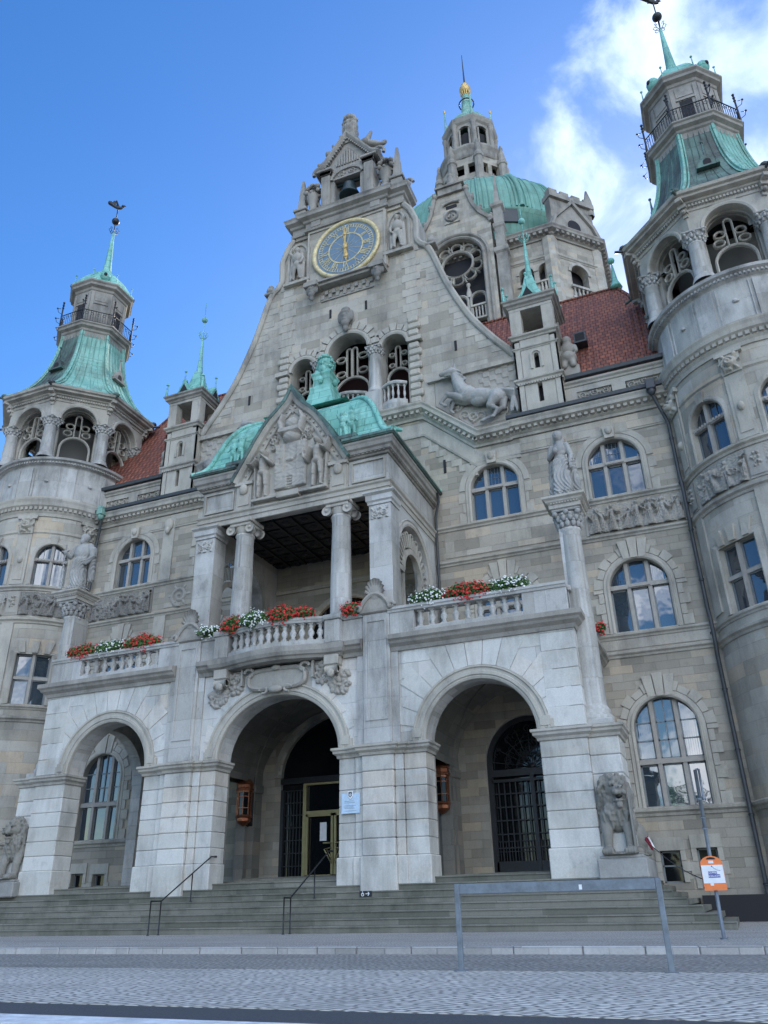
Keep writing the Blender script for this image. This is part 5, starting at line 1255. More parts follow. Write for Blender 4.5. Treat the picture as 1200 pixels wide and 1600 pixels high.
        part(g, 'roof_facet', 'copper_dark' if dark else 'copper', tw, label='blackened facet of the copper helm' if dark else 'bright green facet of the copper helm')
        g = G(); b = a+pi/8; g.tube([(cx+(r+.02)*cos(b), cy+(r+.02)*sin(b), z) for r, z in prf], [.11*(.6+.4*r/4.6) for r, z in prf], 6, sm=False)
        g.tube([(cx+(r-.02)*cos(b+.06), cy+(r-.02)*sin(b+.06), z) for r, z in prf], .045, 4, sm=False); g.tube([(cx+(r-.02)*cos(b-.06), cy+(r-.02)*sin(b-.06), z) for r, z in prf], .045, 4, sm=False)
        part(g, 'roof_rib', 'copper', tw)
        if k % 2 == (0 if True else 1):
            for zz, rr, dz in (((31.0, 2.2, 0),)):
                n_ = Vector((cos(a), sin(a), 0)); t_ = Vector((-sin(a), cos(a), 0)); mpk = lambda u, z, d, n_=n_, t_=t_, rr=rr: tuple(Vector((cx, cy, z))+n_*(rr+.45-d)+t_*u)
                g = G(); g.prism([(-.42, zz-.45), (.42, zz-.45), (.42, zz-.3), (.28, zz-.1), (.2, zz+.15), (0, zz+.3), (-.2, zz+.15), (-.28, zz-.1), (-.42, zz-.3)], mpk, 0, .9); g.prism([(-.5, zz-.55), (.5, zz-.55), (.5, zz-.45), (-.5, zz-.45)], mpk, -.08, .5)
                g.lathe([(.07, zz+.3), (.03, zz+1.1), (0, zz+1.1)], *mpk(0, 0, .1)[:2], 6); g.ball(mpk(0, zz+1.15, .1), .08, 8, 6)
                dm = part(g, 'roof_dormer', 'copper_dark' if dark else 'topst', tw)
                g = G(); g.prism([(-.17, zz-.4), (.17, zz-.4), (.17, zz-.2)]+[(.17*cos(q), zz-.2+.17*sin(q)) for q in np.linspace(0, pi, 9)][1:-1]+[(-.17, zz-.2)], mpk, -.015, .01); part(g, 'dormer_opening', 'dark', tw)
    # ---- balcony, lantern, cap and spire
    o2 = ngon(cx, cy, 2.05); g = G(); g.molding(o2, [(0, 33.3), (.02, 33.75), (.1, 33.82), (.12, 33.95), (.3, 34.05), (.32, 34.2), (.4, 34.26), (.4, 34.34), (-1.0, 34.36)], True); part(g, 'balcony', 'topst', tw)
    o3 = ngon(cx, cy, 2.38); g = G()
    for (a, b) in zip(o3, o3[1:]+o3[:1]):
        a = Vector((*a, 0)); b = Vector((*b, 0)); zt = Vector((0, 0, 1))
        for z in (34.42, 35.25): g.tube([a+zt*z, b+zt*z], .03, 5)
        for i in range(13): q = a.lerp(b, i/12); g.tube([q+zt*34.4, q+zt*35.25], .017, 4)
        g.tube([a+zt*34.36, a+zt*36.3], .045, 6)
        n_ = (a-Vector((cx, cy, 0))).normalized()
        for j in range(3): g.ball(a+zt*(36.35-.22*j), .075, 6, 5)
        for j in (34.6, 35.4): g.tube([a+zt*j, a+n_*.25+zt*(j+.05), a+n_*.32+zt*(j+.3), a+n_*.12+zt*(j+.4)], .022, 4); g.ball(a+n_*.33+zt*(j+.3), .06, 6, 4)
        for i in range(5): q = a.lerp(b, (i+.5)/5); g.tube([q+zt*35.0+(b-a).normalized()*.1*cos(w_)+zt*.1*sin(w_) for w_ in np.linspace(0, 2*pi, 9)[:-1]], .014, 4, closed=True)
    part(g, 'iron_railing', 'iron', tw)
    o4 = ngon(cx, cy, 1.72); g = G(); g.molding(o4, [(0, 34.3), (0, 37.4), (.06, 37.45), (.1, 37.6), (.3, 37.7), (.32, 37.85), (.42, 37.95), (.42, 38.05), (-.3, 38.1)], True)
    for k in range(8):
        a = -pi/2+k*pi/4; n_ = Vector((cos(a), sin(a), 0)); t_ = Vector((-sin(a), cos(a), 0)); apk = 1.72*cos(pi/8); mpk = lambda u, z, d, n_=n_, t_=t_: tuple(Vector((cx, cy, z))+n_*(apk-d)+t_*u)
        for q in (-1, 1): g.mbox(mpk, q*.56-.1, q*.56+.1, 34.36, 37.3, -.05, .05)
        g.mbox(mpk, -.4, .4, 36.6, 37.25, -.03, .05); g.mbox(mpk, -.46, .46, 36.35, 36.45, -.06, .05)
    lan = part(g, 'lantern', 'topst', tw)
    g = G()
    for k in range(0, 8, 2):
        a = -pi/2+k*pi/4+ (pi/4 if s > 0 else 0)*0; n_ = Vector((cos(a), sin(a), 0)); t_ = Vector((-sin(a), cos(a), 0)); mpk = lambda u, z, d, n_=n_, t_=t_: tuple(Vector((cx, cy, z))+n_*(apk-d)+t_*u); g.mbox(mpk, -.3, .3, 34.36, 36.3, -.02, .02)
    part(g, 'lantern_opening', 'dark', tw)
    g = G(); cap = [(2.1, 38.08), (1.95, 38.3), (1.75, 38.75), (1.4, 39.3), (.95, 39.75), (.55, 40.05), (.38, 40.3), (.3, 40.6)]
    g.lathe(cap, cx, cy, 8, -pi/2-pi/8, 3*pi/2-pi/8, sm=False); g.lathe([(.33, 40.3), (.24, 41.2), (.07, 44.3), (0, 44.3)], cx, cy, 10)
    for k in range(0, 8):
        a = -pi/2+k*pi/4
        if k % 2: 
            x, y = cx+1.72*cos(a), cy+1.72*sin(a); g.ball((x, y, 38.6), (.34, .34, .4), 12, 8)
        b = a+pi/8; g.lathe([(.05, 38.1), (.02, 38.9), (0, 38.9)], cx+1.95*cos(b), cy+1.95*sin(b), 5); g.ball((cx+1.95*cos(b), cy+1.95*sin(b), 38.95), .07, 6, 5)
    part(g, 'spire', 'copper_pure', tw)
    g = G()
    for k in range(1, 8, 2):
        a = -pi/2+k*pi/4; n_ = Vector((cos(a), sin(a), 0)); p = Vector((cx, cy, 38.62))+n_*1.98; g.ball(p, (.13, .13, .17), 10, 8)
    part(g, 'oval_window', 'dark', tw)
    g = G(); g.tube([(cx, cy, 44.2), (cx, cy, 46.5)], .035, 6); g.ball((cx, cy, 45.35), .27, 14, 10)
    for k in range(8): a = pi/4*k; g.tube([(cx, cy, 44.2), (cx+.25*cos(a), cy+.25*sin(a), 44.3), (cx+.36*cos(a), cy+.36*sin(a), 44.5), (cx+.26*cos(a), cy+.26*sin(a), 44.62), (cx+.18*cos(a), cy+.18*sin(a), 44.5)], .02, 4)
    V, F = blob([('e', (0, 0, 0), (.34, .1, .14), 0, .2), ('e', (.32, 0, .16), (.12, .09, .12)), ('c', (.38, 0, .2), (.52, 0, .16), .06, .02), ('c', (-.2, 0, .05), (-.58, 0, .38), .1, .16), ('c', (-.25, 0, .1), (-.3, 0, .5), .08, .1), ('c', (0, 0, .05), (-.1, .25, .35), .1, .06), ('c', (0, 0, .05), (-.1, -.25, .35), .1, .06), ('c', (0, 0, -.1), (0, 0, -.3), .04, .04)], .03, 1)
    g.add(place(V, (cx, cy, 46.75), .5, 1.05), F, 0, True); part(g, 'weathervane', 'iron', tw)
# ================================================================== ARCADE
ma = FR(YA)
AR = [(-7.4, 1.86), (0, 2.44), (7.4, 1.86)]; ZI = 5.44; KA = {0: .87, -7.4: 1., 7.4: 1.}
g = G(); g.wall(ma, -10.72, 10.72, ZI, 8.6, [(c-r, c+r, ZI, ZI+.02, 'arch', KA[c]) for c, r in AR], t=.95, step=1.2)
arc = part(g, 'entrance_arcade', 'arcade', label='pale stone three-arched entrance arcade below the terrace')
for c, r in AR:
    g = G(); pth = [(c+r*cos(a), ZI+.02+KA[c]*r*sin(a)) for a in np.linspace(0, pi, 37)]
    g.sweep(pth, [(.05, .1), (.03, -.02), (-.03, -.05), (-.08, -.05), (-.1, -.09), (-.2, -.09), (-.23, -.05), (-.31, -.05), (-.34, -.1), (-.4, -.1), (-.42, .05)], ma)
    for q in (-1, 1):
        x = c+q*(r+.34)
        g.mbox(ma, *sorted((c+q*(r+.03), c+q*(r+.52))), ZI+.052, ZI+.32, -.075, .1); g.mbox(ma, *sorted((c+q*(r+.1), c+q*(r+.42))), ZI+.125, ZI+.42, -.115, .1)
    part(g, 'archivolt', 'quoin', arc)
# radiating wedge stones above side arches (slightly raised, narrow joints)
for c, r in (AR[0], AR[2]):
    g = G(); n = 15; lo = 8.55; xw = 2.6 if c < 0 else 2.6
    for k in range(1, n-1):
        a0, a1 = pi*k/n, pi*(k+1)/n; e = .006
        def outp(a):
            am = pi*(k+.5)/n; Rr = r+1.15+(.28 if k % 2 else -.15)
            if abs(am-pi/2) < .5: Rr = (lo-ZI-.02)/max(.2, sin(a))
            return Rr
        ri = r+.43; P = [(c+ri*cos(a0+e), ZI+.02+ri*sin(a0+e)), (c+outp(a0)*cos(a0+e*.5), min(lo, ZI+.02+outp(a0)*sin(a0+e*.5))), (c+outp(a1)*cos(a1-e*.5), min(lo, ZI+.02+outp(a1)*sin(a1-e*.5))), (c+ri*cos(a1-e), ZI+.02+ri*sin(a1-e))]
        g.prism(P, ma, -.027-.004*(k % 2)-.012*(abs(k-7) <= 1), .1)
    # plain blocks filling the spandrels
    for q in (-1, 1):
        z = ZI+.06
        while z < 8.5:
            h = .52; xo = 2.85 if (c > 0) == (q > 0) else 2.6; x0 = c+q*xo; 
            dzz = max(0, min(1, (z+h*.6-ZI)/(r+1.5))); xi = c+q*max(.6, (r+1.38)*sqrt(max(0, 1-((z+h*.5-ZI)/(r+1.42))**2)))
            if (x0-xi)*q > .25: g.cbox(*sorted((xi+q*.01, x0-q*.01)), YA-.016, YA+.1, z+.006, min(z+h, 8.58)-.006, .008)
            z += h
    part(g, 'voussoirs', 'block', arc)
g = G()   # corner strips
for s in (-1, 1):
    z = ZI+.05; i = 0
    while z < 8.5:
        g.cbox(*sorted((s*9.62, s*10.75)), YA-.036, YA+.9, z+.008, min(z+.6, 8.6)-.008, .012); z += .6; i += 1
part(g, 'corner_blocks', 'block', arc)
# spandrel blocks around centre arch
g = G(); c, r = AR[1]; n = 13; kk = .87
for k in range(n):
    a0, a1 = pi*k/n+.006, pi*(k+1)/n-.006; am = (a0+a1)/2
    if .95 < am < pi-.95: continue
    Rr = r+.62+(.2 if k % 2 else 0); ri = r+.43; cl = lambda v: max(-3.0, min(3.0, v))
    P = [(ri*cos(a0), ZI+.02+kk*ri*sin(a0)), (cl(Rr*cos(a0)), ZI+.02+kk*Rr*sin(a0)), (cl(Rr*cos(a1)), ZI+.02+kk*Rr*sin(a1)), (ri*cos(a1), ZI+.02+kk*ri*sin(a1))]
    g.prism(P, ma, -.022-.004*(k % 2), .1)
part(g, 'voussoirs', 'block', arc)
# cartouche and fruit swags above the centre arch
g = G()
def swag(U_, Z_):
    H = np.zeros_like(U_)
    for s in (-1, 1): H = np.maximum(H, lump(5+s, s*1.85, 8.15, .38, .4, 60, .16)(U_, Z_)); H = np.maximum(H, lump(9+s, s*2.5, 7.75, .42, .42, 60, .14)(U_, Z_))
    return H
g.field(-3.0, 3.0, 7.25, 8.6, 300, 90, swag, ma, d=-.01, cut=.004)
P = [(1.15*np.sign(cos(a))*abs(cos(a))**.55, 8.12+.36*np.sign(sin(a))*abs(sin(a))**.6) for a in np.linspace(0, 2*pi, 49)[:-1]]
g.prism(P, ma, -.16, .0); g.sweep(P, [(-.07, 0), (-.07, -.2), (.0, -.27), (.07, -.2), (.07, 0)], ma, closed=True)
for s in (-1, 1):
    g.tube([ (s*(1.15+.18*cos(a)), YA-.2, 8.42+.15*sin(a)) for a in np.linspace(0, 5, 14)], .06, 6); g.mbox(ma, *sorted((s*1.42, s*1.5)), 8.0, 8.6, -.2, 0)
    g.tube([(s*(.5+.15*cos(a)), YA-.22, 7.72+.11*sin(a)) for a in np.linspace(0, 5, 14)], .05, 6)
g.ball((0, YA-.22, 7.73), (.3, .12, .14)); g.ball((0, YA-.22, 8.5), (.2, .12, .1))
part(g, 'cartouche', 'relief', arc)
# piers: rusticated blocks
def courses(g, x0, x1, y0, y1, z0=1.44, z1=5.12, sp=(), c=.022, basez=.62):
    g.cbox(x0-.06, x1+.06, y0-.06, y1, z0-(.4 if y0 < 24.85 else .22), z0+basez, .03)
    n = 6; h = (z1-z0-basez)/n
    for i in range(n):
        za, zb = z0+basez+i*h, z0+basez+(i+1)*h; xs = [x0]+list(sp)+[x1]
        for a, b in zip(xs[:-1], xs[1:]): g.cbox(a+.003, b-.003, y0, y1, za+.004, zb-.004, c)
PIER = [(-10.72, -9.26), (-5.54, -2.44), (2.44, 5.54), (9.26, 10.72)]
IMP = [(0, 5.1), (.05, 5.12), (.07, 5.2), (.16, 5.27), (.17, 5.34), (.22, 5.38), (.22, 5.45), (.02, 5.49), (0, 5.49)]
for i, (a, b) in enumerate(PIER):
    g = G()
    if i in (1, 2):
        s = -1 if i == 1 else 1; p0, p1 = sorted((s*3.36, s*4.48))
        courses(g, a, p0-.3, YA, YA+.9); courses(g, p1+.3, b, YA, YA+.9)
        courses(g, p0-.3, p0, YA-.08, YA+.9); courses(g, p1, p1+.3, YA-.08, YA+.9); courses(g, p0, p1, YA-.22, YA+.85, c=.03)
        path = [(a, YA+.9), (a, YA), (p0-.3, YA), (p0-.3, YA-.08), (p0, YA-.08), (p0, YA-.22), (p1, YA-.22), (p1, YA-.08), (p1+.3, YA-.08), (p1+.3, YA), (b, YA), (b, YA+.9)]
    else:
        courses(g, a, b, YA, YA+.95); path = [(a, YA+.95), (a, YA), (b, YA), (b, YA+.95)]
    part(g, 'pier', 'block', arc)
    g = G(); g.molding(path, IMP); part(g, 'impost', 'trim', arc)
    # side pedestals for engaged columns
for s in (-1, 1):
    g = G(); courses(g, *sorted((s*10.7, s*11.62)), YA+.12, YA+1.6, 1.26, 5.12, c=.03); part(g, 'pier', 'block', arc)
    g = G(); g.wall(SR(10.69) if s > 0 else SL(-10.69), YA+.9, YF, 1.2, 8.95, [(26.65, 30.75, 1.25, 5.75, 'arch')], t=.5, back=True); g.sweep([(28.7+2.05*cos(q), 5.75+2.05*sin(q)) for q in np.linspace(0, pi, 25)], [(0, .2), (0, -.04), (-.3, -.04), (-.3, .2)], SR(10.69) if s > 0 else SL(-10.69)); part(g, 'side_arch', 'arcade', arc)
    x0, x1 = sorted((s*10.7, s*11.62)); g = G(); P = [(x0, YA+1.6), (x0, YA+.12), (x1, YA+.12), (x1, YA+1.6)]; g.molding(P, IMP); part(g, 'impost', 'trim', arc)
    X, Y = s*10.95, YA+.78; g = G(); g.cbox(X-.56, X+.56, Y-.56, Y+.56, 5.5, 5.68, .02); g.lathe([(.55, 5.68), (.57, 5.8), (.47, 5.9), (.5, 6.0), (.42, 6.12), (.4, 6.2), (.4, 8.2), (.34, 12.15), (.38, 12.2), (.38, 12.28), (.34, 12.3)], X, Y, 32)
    g.box(*sorted((s*10.6, s*10.95)), Y-.25, Y+.6, 5.7, 12.3)
    col = part(g, 'column', 'smooth', arc); g = G(); capital(g, X, Y, 12.25, .37, .72); q = [(X-.5, Y-.5), (X+.5, Y-.5), (X+.5, Y+.5), (X-.5, Y+.5)]
    part(g, 'capital', 'statue', col)
    g = G(); g.molding(q, [(0, 12.95), (.05, 12.97), (.05, 13.12), (.14, 13.2), (.16, 13.26), (.24, 13.32), (.24, 13.4), (-.2, 13.45), (-.49, 13.45)], True); g.dent(q, .05, .11, 13.12, 13.18, .05, .05, closed=True); g.cbox(X-.36, X+.36, Y-.34, Y+.34, 13.4, 13.55, .02); part(g, 'abacus', 'trim', col)
# pilasters with paneled faces and shell finials
for s in (-1, 1):
    a, b = sorted((s*3.42, s*4.44)); y = YA-.17
    g = G(); g.cbox(a, b, y, YA+.3, 5.49, 10.0, .02); g.box(a-.26, a, YA-.07, YA+.1, 5.49, 8.6); g.box(b, b+.26, YA-.07, YA+.1, 5.49, 8.6)
    for (p, q, r, t_) in ((a+.1, b-.1, 6.25, 6.33), (a+.1, b-.1, 9.7, 9.78), (a+.1, a+.18, 6.33, 9.7), (b-.18, b-.1, 6.33, 9.7)): g.box(p, q, y-.035, y+.02, r, t_)
    part(g, 'pilaster', 'smooth', arc)
    g = G(); c = (a+b)/2
    g.molding([(a, YA), (a, y), (b, y), (b, YA)], [(0, 10.0), (.08, 10.05), (.1, 10.15), (-.3, 10.2)])
    P = [(c+.62*cos(t)*(1-.15*sin(t)), 10.1+.62*sin(t)**1.3) for t in np.linspace(0, pi, 21)]
    mq = FR(y-.02); g.prism(P, mq, -.05, .6); g.sweep(P, [(-.07, .0), (-.07, -.1), (.02, -.14), (.08, -.1), (.08, 0)], mq)
    for e in (-1, 1): g.tube([(c+e*(.62-.16*cos(t)*0+.16*(1-t/6)*cos(t)), y-.1, 10.18+.16*(1-t/6)*sin(t)) for t in np.linspace(0, 5.5, 16)], .07, 7)
    for k in range(9): t = pi*(k+.5)/9; g.tube([(c+.12*cos(t), y-.08, 10.65+.1*sin(t)), (c+.36*cos(t), y-.06, 10.75+.55*sin(t))], [.04, .085], 6)
    g.ball((c, y, 10.85), (.34, .14, .42))
    part(g, 'shell_finial', 'topst', arc)
# terrace cornice and parapet
TERR = [(-10.78, YF), (-10.78, YA-.08), (-4.46, YA-.08)], [(-3.4, YA-.08), (-2.62, YA-.08)], [(2.62, YA-.08), (3.4, YA-.08)], [(4.46, YA-.08), (10.78, YA-.08), (10.78, YF)]
LED = [(-.2, 8.55), (.02, 8.55), (.06, 8.68), (.2, 8.78), (.24, 8.86), (.32, 8.92), (.32, 9.08), (.1, 9.14), (-.2, 9.14)]
g = G()
for P in TERR: g.molding(P, LED)
part(g, 'terrace_cornice', 'topst', arc)
def curve_c(h=2.6, n=24, yb=YA-.3, bulge=.42): return [(-h+2*h*i/n, yb-bulge*sin(pi*min(1, max(0, (i/n-.1)/.8)))**1.) for i in range(n+1)]
CC = curve_c(); g = G(); g.molding([(-2.6, YA)]+CC+[(2.6, YA)], [(-.4, 8.62), (.0, 8.62), (.06, 8.7), (.14, 8.74), (.2, 8.86), (.22, 9.04), (.1, 9.1), (-.6, 9.1)]); g.box(-2.6, 2.6, YA-.3, YA+.5, 8.64, 9.05)
part(g, 'balcony_slab', 'topst', arc)
g = G()
for s in (-1, 1):
    x = s*2.28; g.cbox(x-.28, x+.28, YA-.42, YA+.1, 8.3, 8.66, .03); g.cbox(x-.24, x+.24, YA-.36, YA+.1, 8.05, 8.32, .03); g.tube([(x-.24, YA-.3, 8.15), (x+.24, YA-.3, 8.15)], .13, 12); g.ball((x, YA-.4, 8.0), (.15, .1, .15))
part(g, 'bracket', 'trim', arc)
def railing(parts, top, z0=9.14, name='parapet'):
    pass
for s in (-1, 1):
    g = G(); y = YA+.05
    a, b = (5.35, 9.2)
    g.cbox(*sorted((s*a, s*b)), y-.2, y+.2, 9.12, 9.3, .02); g.molding([(x, y-.2) for x in sorted((s*4.4, s*10.7))]+([] if s < 0 else []), [(-.42, 9.93), (.04, 9.93), (.06, 10.0), (.1, 10.03), (.1, 10.12), (-.42, 10.14)])
    for q in ((s*4.45, s*5.35), (s*9.2, s*10.68)): g.cbox(*sorted(q), y-.2, y+.2, 9.12, 9.94, .015)
    g.cbox(*sorted((s*9.98, s*10.02)), y-.21, y, 9.15, 9.93, .005)
    if s > 0: g.cbox(10.3, 10.68, y, YF-.5, 9.12, 9.94, .02); g.cbox(10.2, 10.78, y+.2, YF-.5, 9.94, 10.12, .02)
    pp = part(g, 'parapet', 'smooth', arc); n = 9; baluster_row(pp, [(s*(a+.2+(b-a-.4)*i/(n-1)), y) for i in range(n)], 9.3, 9.94, .115)
g = G(); inner = [p for p in CC]
g.molding(inner, [(-.32, 9.93), (.02, 9.93), (.05, 10.0), (.08, 10.03), (.08, 10.12), (-.32, 10.14)]); g.molding(inner, [(-.3, 9.1), (0, 9.1), (0, 9.28), (-.3, 9.28)])
for s in (-1, 1):
    g.cbox(*sorted((s*2.02, s*2.62)), YA-.42, YA+.15, 9.1, 9.94, .02); g.cbox(*sorted((s*1.97, s*2.67)), YA-.48, YA+.2, 9.94, 10.13, .02)
    g.cbox(*sorted((s*2.6, s*3.4)), YA-.1, YA+.2, 9.12, 9.94, .02); g.cbox(*sorted((s*2.6, s*3.4)), YA-.16, YA+.25, 9.94, 10.12, .02)
pp = part(g, 'parapet', 'smooth', arc); n = 12; pts = []
for i in range(n): x = -1.78+3.56*i/(n-1); t = (x+2.6)/5.2; pts.append((x, YA-.3+.15-.42*sin(pi*min(1, max(0, (t-.1)/.8)))))
baluster_row(pp, pts, 9.28, 9.94, .11)
# terrace slab, vaults and rear of the entrance hall
g = G(); g.box(-10.6, 10.6, YA+.1, YF+.02, 8.95, 9.13); part(g, 'terrace_floor', 'trim', arc)
for c, hwv in ((-7.65, 2.9), (0, 4.05), (7.65, 2.9)):
    r = {0: 2.44}.get(c, 1.86); ca = {0: 0}.get(c, 7.4 if c > 0 else -7.4); g = G(); n = 24; so = 0 if c == 0 else (1 if c > 0 else -1)
    vz = lambda x: 5.42+2.85*sqrt(max(0, 1-((x-c)/hwv)**2)) if (so == 0 or (x-c)*so <= 0) else 8.27
    xs_ = [c+hwv*cos(q) for q in np.linspace(0, pi, n+1)]; P = [(x, vz(x)) for x in xs_]
    g.add([(x, YA+.95, z) for x, z in P]+[(x, YF, z) for x, z in P], [(k, k+1, k+n+2, k+n+1) for k in range(n)], 0, True)
    g.wall(FR(YA+.93), c-hwv, c+hwv, 1.3, vz, [(ca-r, ca+r, 1.3, ZI+.02, 'arch', KA[ca])], t=.03, step=.3)
    ya, yb_ = YA+.95, YF-.02      # groins: cross ribs from the rear piers
    for e in (-1, 1):
        if so*e > 0: continue
        g.tube([(c+e*hwv*cos(q), yb_-.5-(yb_-ya-.5)*(1-sin(q))*.0-2.3*(1-cos(q)), 5.45+2.8*sin(q)) for q in np.linspace(0, 1.5, 12)], .05, 5)
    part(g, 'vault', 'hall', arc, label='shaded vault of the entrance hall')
for s in (-1, 1):
    g = G(); g.wall(SR(s*4.25) if s < 0 else SL(s*4.25), YA+.9, YF-.55, 1.3, 8.4, [(26.75, 30.15, 1.3, 5.42, 'arch')], t=.45, back=True, step=1)
    g.sweep([(28.45+1.7*cos(q), 5.42+1.7*sin(q)) for q in np.linspace(0, pi, 21)], [(0, .05), (0, -.05), (-.25, -.05), (-.25, .05)], SR(s*4.25) if s < 0 else SL(s*4.25))
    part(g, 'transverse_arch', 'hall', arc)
    g = G(); g.box(*sorted((s*10.2, s*10.6)), YA+.9, YF, 8.0, 8.9); part(g, 'hall_wall', 'gable', arc)
g = G()
for s in (-1, 1):
    g.box(*sorted((s*4.0, s*4.8)), YF-.6, YF, 1.4, 8.3); g.cbox(*sorted((s*3.92, s*4.88)), YF-.7, YF, 5.0, 5.35, .03)
    g.box(*sorted((s*2.65, s*5.25)), YA+.95, YF, 5.35, 8.9) if False else None
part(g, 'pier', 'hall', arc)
g = G(); g.box(-10.2, 10.2, YA+1.5, YF+.3, 1.3, 1.52)
for k, y in enumerate((27.3, 27.7)): g.cbox(-2.8, 2.8, y, YF+.3, 1.5+.0, 1.66 if k else 1.6, .01)
part(g, 'inner_steps', 'step', arc)
# doors
def grille(g, x0, x1, z0, z1, y, nx, nz, r=.022):
    for i in range(nx+1): x = x0+(x1-x0)*i/nx; g.box(x-r, x+r, y-r, y+r, z0, z1)
    for j in range(nz+1): z = z0+(z1-z0)*j/nz; g.box(x0, x1, y-r*.8, y+r*.8, z-r, z+r)
for s in (-1, 1):
    c = s*7.6
    if s < 0: continue
    g = G(); mp = FR(YF); g.sweep([(c-1.62, 1.6), (c-1.62, 5.5)]+arcp(c, 5.5, 1.62, 24)[1:-1]+[(c+1.62, 5.5), (c+1.62, 1.6)], [(-.1, .2), (-.1, .35), (.1, .35), (.1, .2)], mp)
    g.mbox(mp, c-1.6, c+1.6, 5.0, 5.25, .15, .35); g.mbox(mp, c-.07, c+.07, 1.6, 5.0, .15, .35); g.mbox(mp, c-1.6, c+1.6, 1.6, 2.0, .2, .33); g.mbox(mp, c-1.6, c+1.6, 4.8, 4.9, .2, .33)
    d_ = part(g, 'iron_gate', 'iron'); g = G()
    grille(g, c-1.55, c+1.55, 2.0, 4.85, YF+.25, 14, 6); grille(g, c-1.55, c+1.55, 2.0, 2.7, YF+.25, 28, 2, .012)
    for k in range(9): a = pi*(k+.5)/9; g.tube([(c, YF+.25, 5.3), (c+.7*cos(a), YF+.25, 5.3+.7*sin(a)), (c+1.5*cos(a), YF+.25, 5.3+1.5*sin(a))], .018, 4)
    for q in (.55, 1.0): g.tube([(c+q*cos(a), YF+.25, 5.3+q*sin(a)) for a in np.linspace(0, pi, 17)], .018, 4)
    rr = random.Random(3)
    for k in range(60):
        a, q = rr.uniform(0, pi), rr.uniform(.3, 1.4); x, z = c+q*cos(a), 5.35+q*sin(a); g.tube([(x+.12*cos(t), YF+.24, z+.12*sin(t)) for t in np.linspace(0, 4.5, 8)], .012, 4)
    part(g, 'grille', 'iron', d_); g = G(); g.mbox(mp, c-1.7, c+1.7, 1.6, 7.2, .42, .44); part(g, 'glass', 'darkglass', d_)
g = G(); mp = FR(YF); g.mbox(mp, -3.1, 3.1, 5.32, 5.55, -.05, .4); g.mbox(mp, -3.1, -2.95, 1.6, 5.1, 0, .3); g.mbox(mp, 2.95, 3.1, 1.6, 5.1, 0, .3)
door = part(g, 'main_door', 'iron'); g = G(); grille(g, -2.95, -2.05, 1.66, 5.05, YF+.08, 6, 7, .02); grille(g, 2.05, 2.95, 1.66, 5.05, YF+.08, 8, 7, .02); part(g, 'grille', 'iron', door)
g = G()
for x in (-1.97, 1.97): g.mbox(mp, x-.07, x+.07, 1.66, 5.3, 0, .14)
g.mbox(mp, -1.9, 1.9, 5.22, 5.3, 0, .14); g.mbox(mp, -1.9, 1.9, 4.08, 4.2, 0, .14); g.mbox(mp, -.02, .02, 4.2, 5.22, .02, .1)
for a, b in ((-1.9, -.66), (-.62, .62), (.66, 1.9)):
    for x in (a+.05, b-.05): g.mbox(mp, x-.05, x+.05, 1.66, 4.08, .02, .12)
    g.mbox(mp, a, b, 1.66, 1.8, .02, .12); g.mbox(mp, a, b, 3.98, 4.08, .02, .12)
for x0, s in ((-.64, -1), (-.64, 1), (.64, -1), (.64, 1)):
    g.tube([(x0+s*.07, YF-.02, 2.95), (x0+s*.42, YF-.06, 2.95)], .035, 6); g.tube([(x0+s*.06, YF-.03, 2.2), (x0+s*.36, YF-.08, 2.72), (x0+s*.06, YF-.03, 2.78)], .03, 6); g.tube([(x0+s*.06, YF-.03, 2.35), (x0+s*.24, YF-.08, 2.7)], .02, 6)
part(g, 'brass_frame', 'brass', door); g = G(); g.mbox(mp, -3.1, 3.1, 1.6, 8.2, .16, .17); part(g, 'glass', 'darkglass', door)
g = G(); g.sweep([(3.1*cos(a), 5.6+2.48*sin(a)) for a in np.linspace(0, pi, 31)], [(.02, .3), (.02, -.05), (-.1, -.12), (-.3, -.12), (-.34, -.02), (-.34, .3)], mp); part(g, 'archivolt', 'gable', door)
g = G(); mp = FR(YF+.14); g.mbox(mp, -1.3, -1.0, 3.05, 3.75, -.01, 0); t = part(g, 'door_notice', 'white', door)
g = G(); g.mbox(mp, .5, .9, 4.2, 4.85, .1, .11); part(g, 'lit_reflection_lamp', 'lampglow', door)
# surround moulding of inner window bays already made; plinth dark void right of the steps
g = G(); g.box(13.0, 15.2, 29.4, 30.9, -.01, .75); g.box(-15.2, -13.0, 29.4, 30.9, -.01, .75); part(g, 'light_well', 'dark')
# ================================================================== PORCH (loggia on the terrace)
PW = 4.32; YP = 25.4; mpz = FR(YP)
g = G(); g.box(-PW, PW, YP+.05, YP+.75, 15.35, 16.9)       # front beam
for s in (-1, 1):
    mp_ = SR(PW) if s > 0 else SL(-PW)
    g.wall(mp_, YP+.75, YF, 9.12, 17.4, [(26.2, 29.8, 9.15, 12.75, 'arch')], t=.6, step=2, back=True)
porch = part(g, 'porch', 'smooth', label='columned stone loggia with coat of arms gable above the main door')
g = G(); g.box(-PW+.5, PW-.5, YP+.7, YF, 15.36, 15.6); 
for i in range(9):
    for j in range(6): 
        x = -3.4+i*.85; y = YP+1.2+j*.85; g.box(x-.36, x+.36, y-.36, y+.36, 15.3, 15.37); g.ball((x, y, 15.3), (.2, .2, .08), 8, 5)
for i in range(10): x = -3.82+i*.85; g.box(x-.05, x+.05, YP+.75, YF-.1, 15.22, 15.36)
part(g, 'coffered_ceiling', 'iron', porch, label='dark carved coffered ceiling')
PP = [(-PW, YF), (-PW, YP), (PW, YP), (PW, YF)]; PB = [[(-PW, YF), (-PW, YP), (-2.5, YP)], [(2.5, YP), (PW, YP), (PW, YF)]]
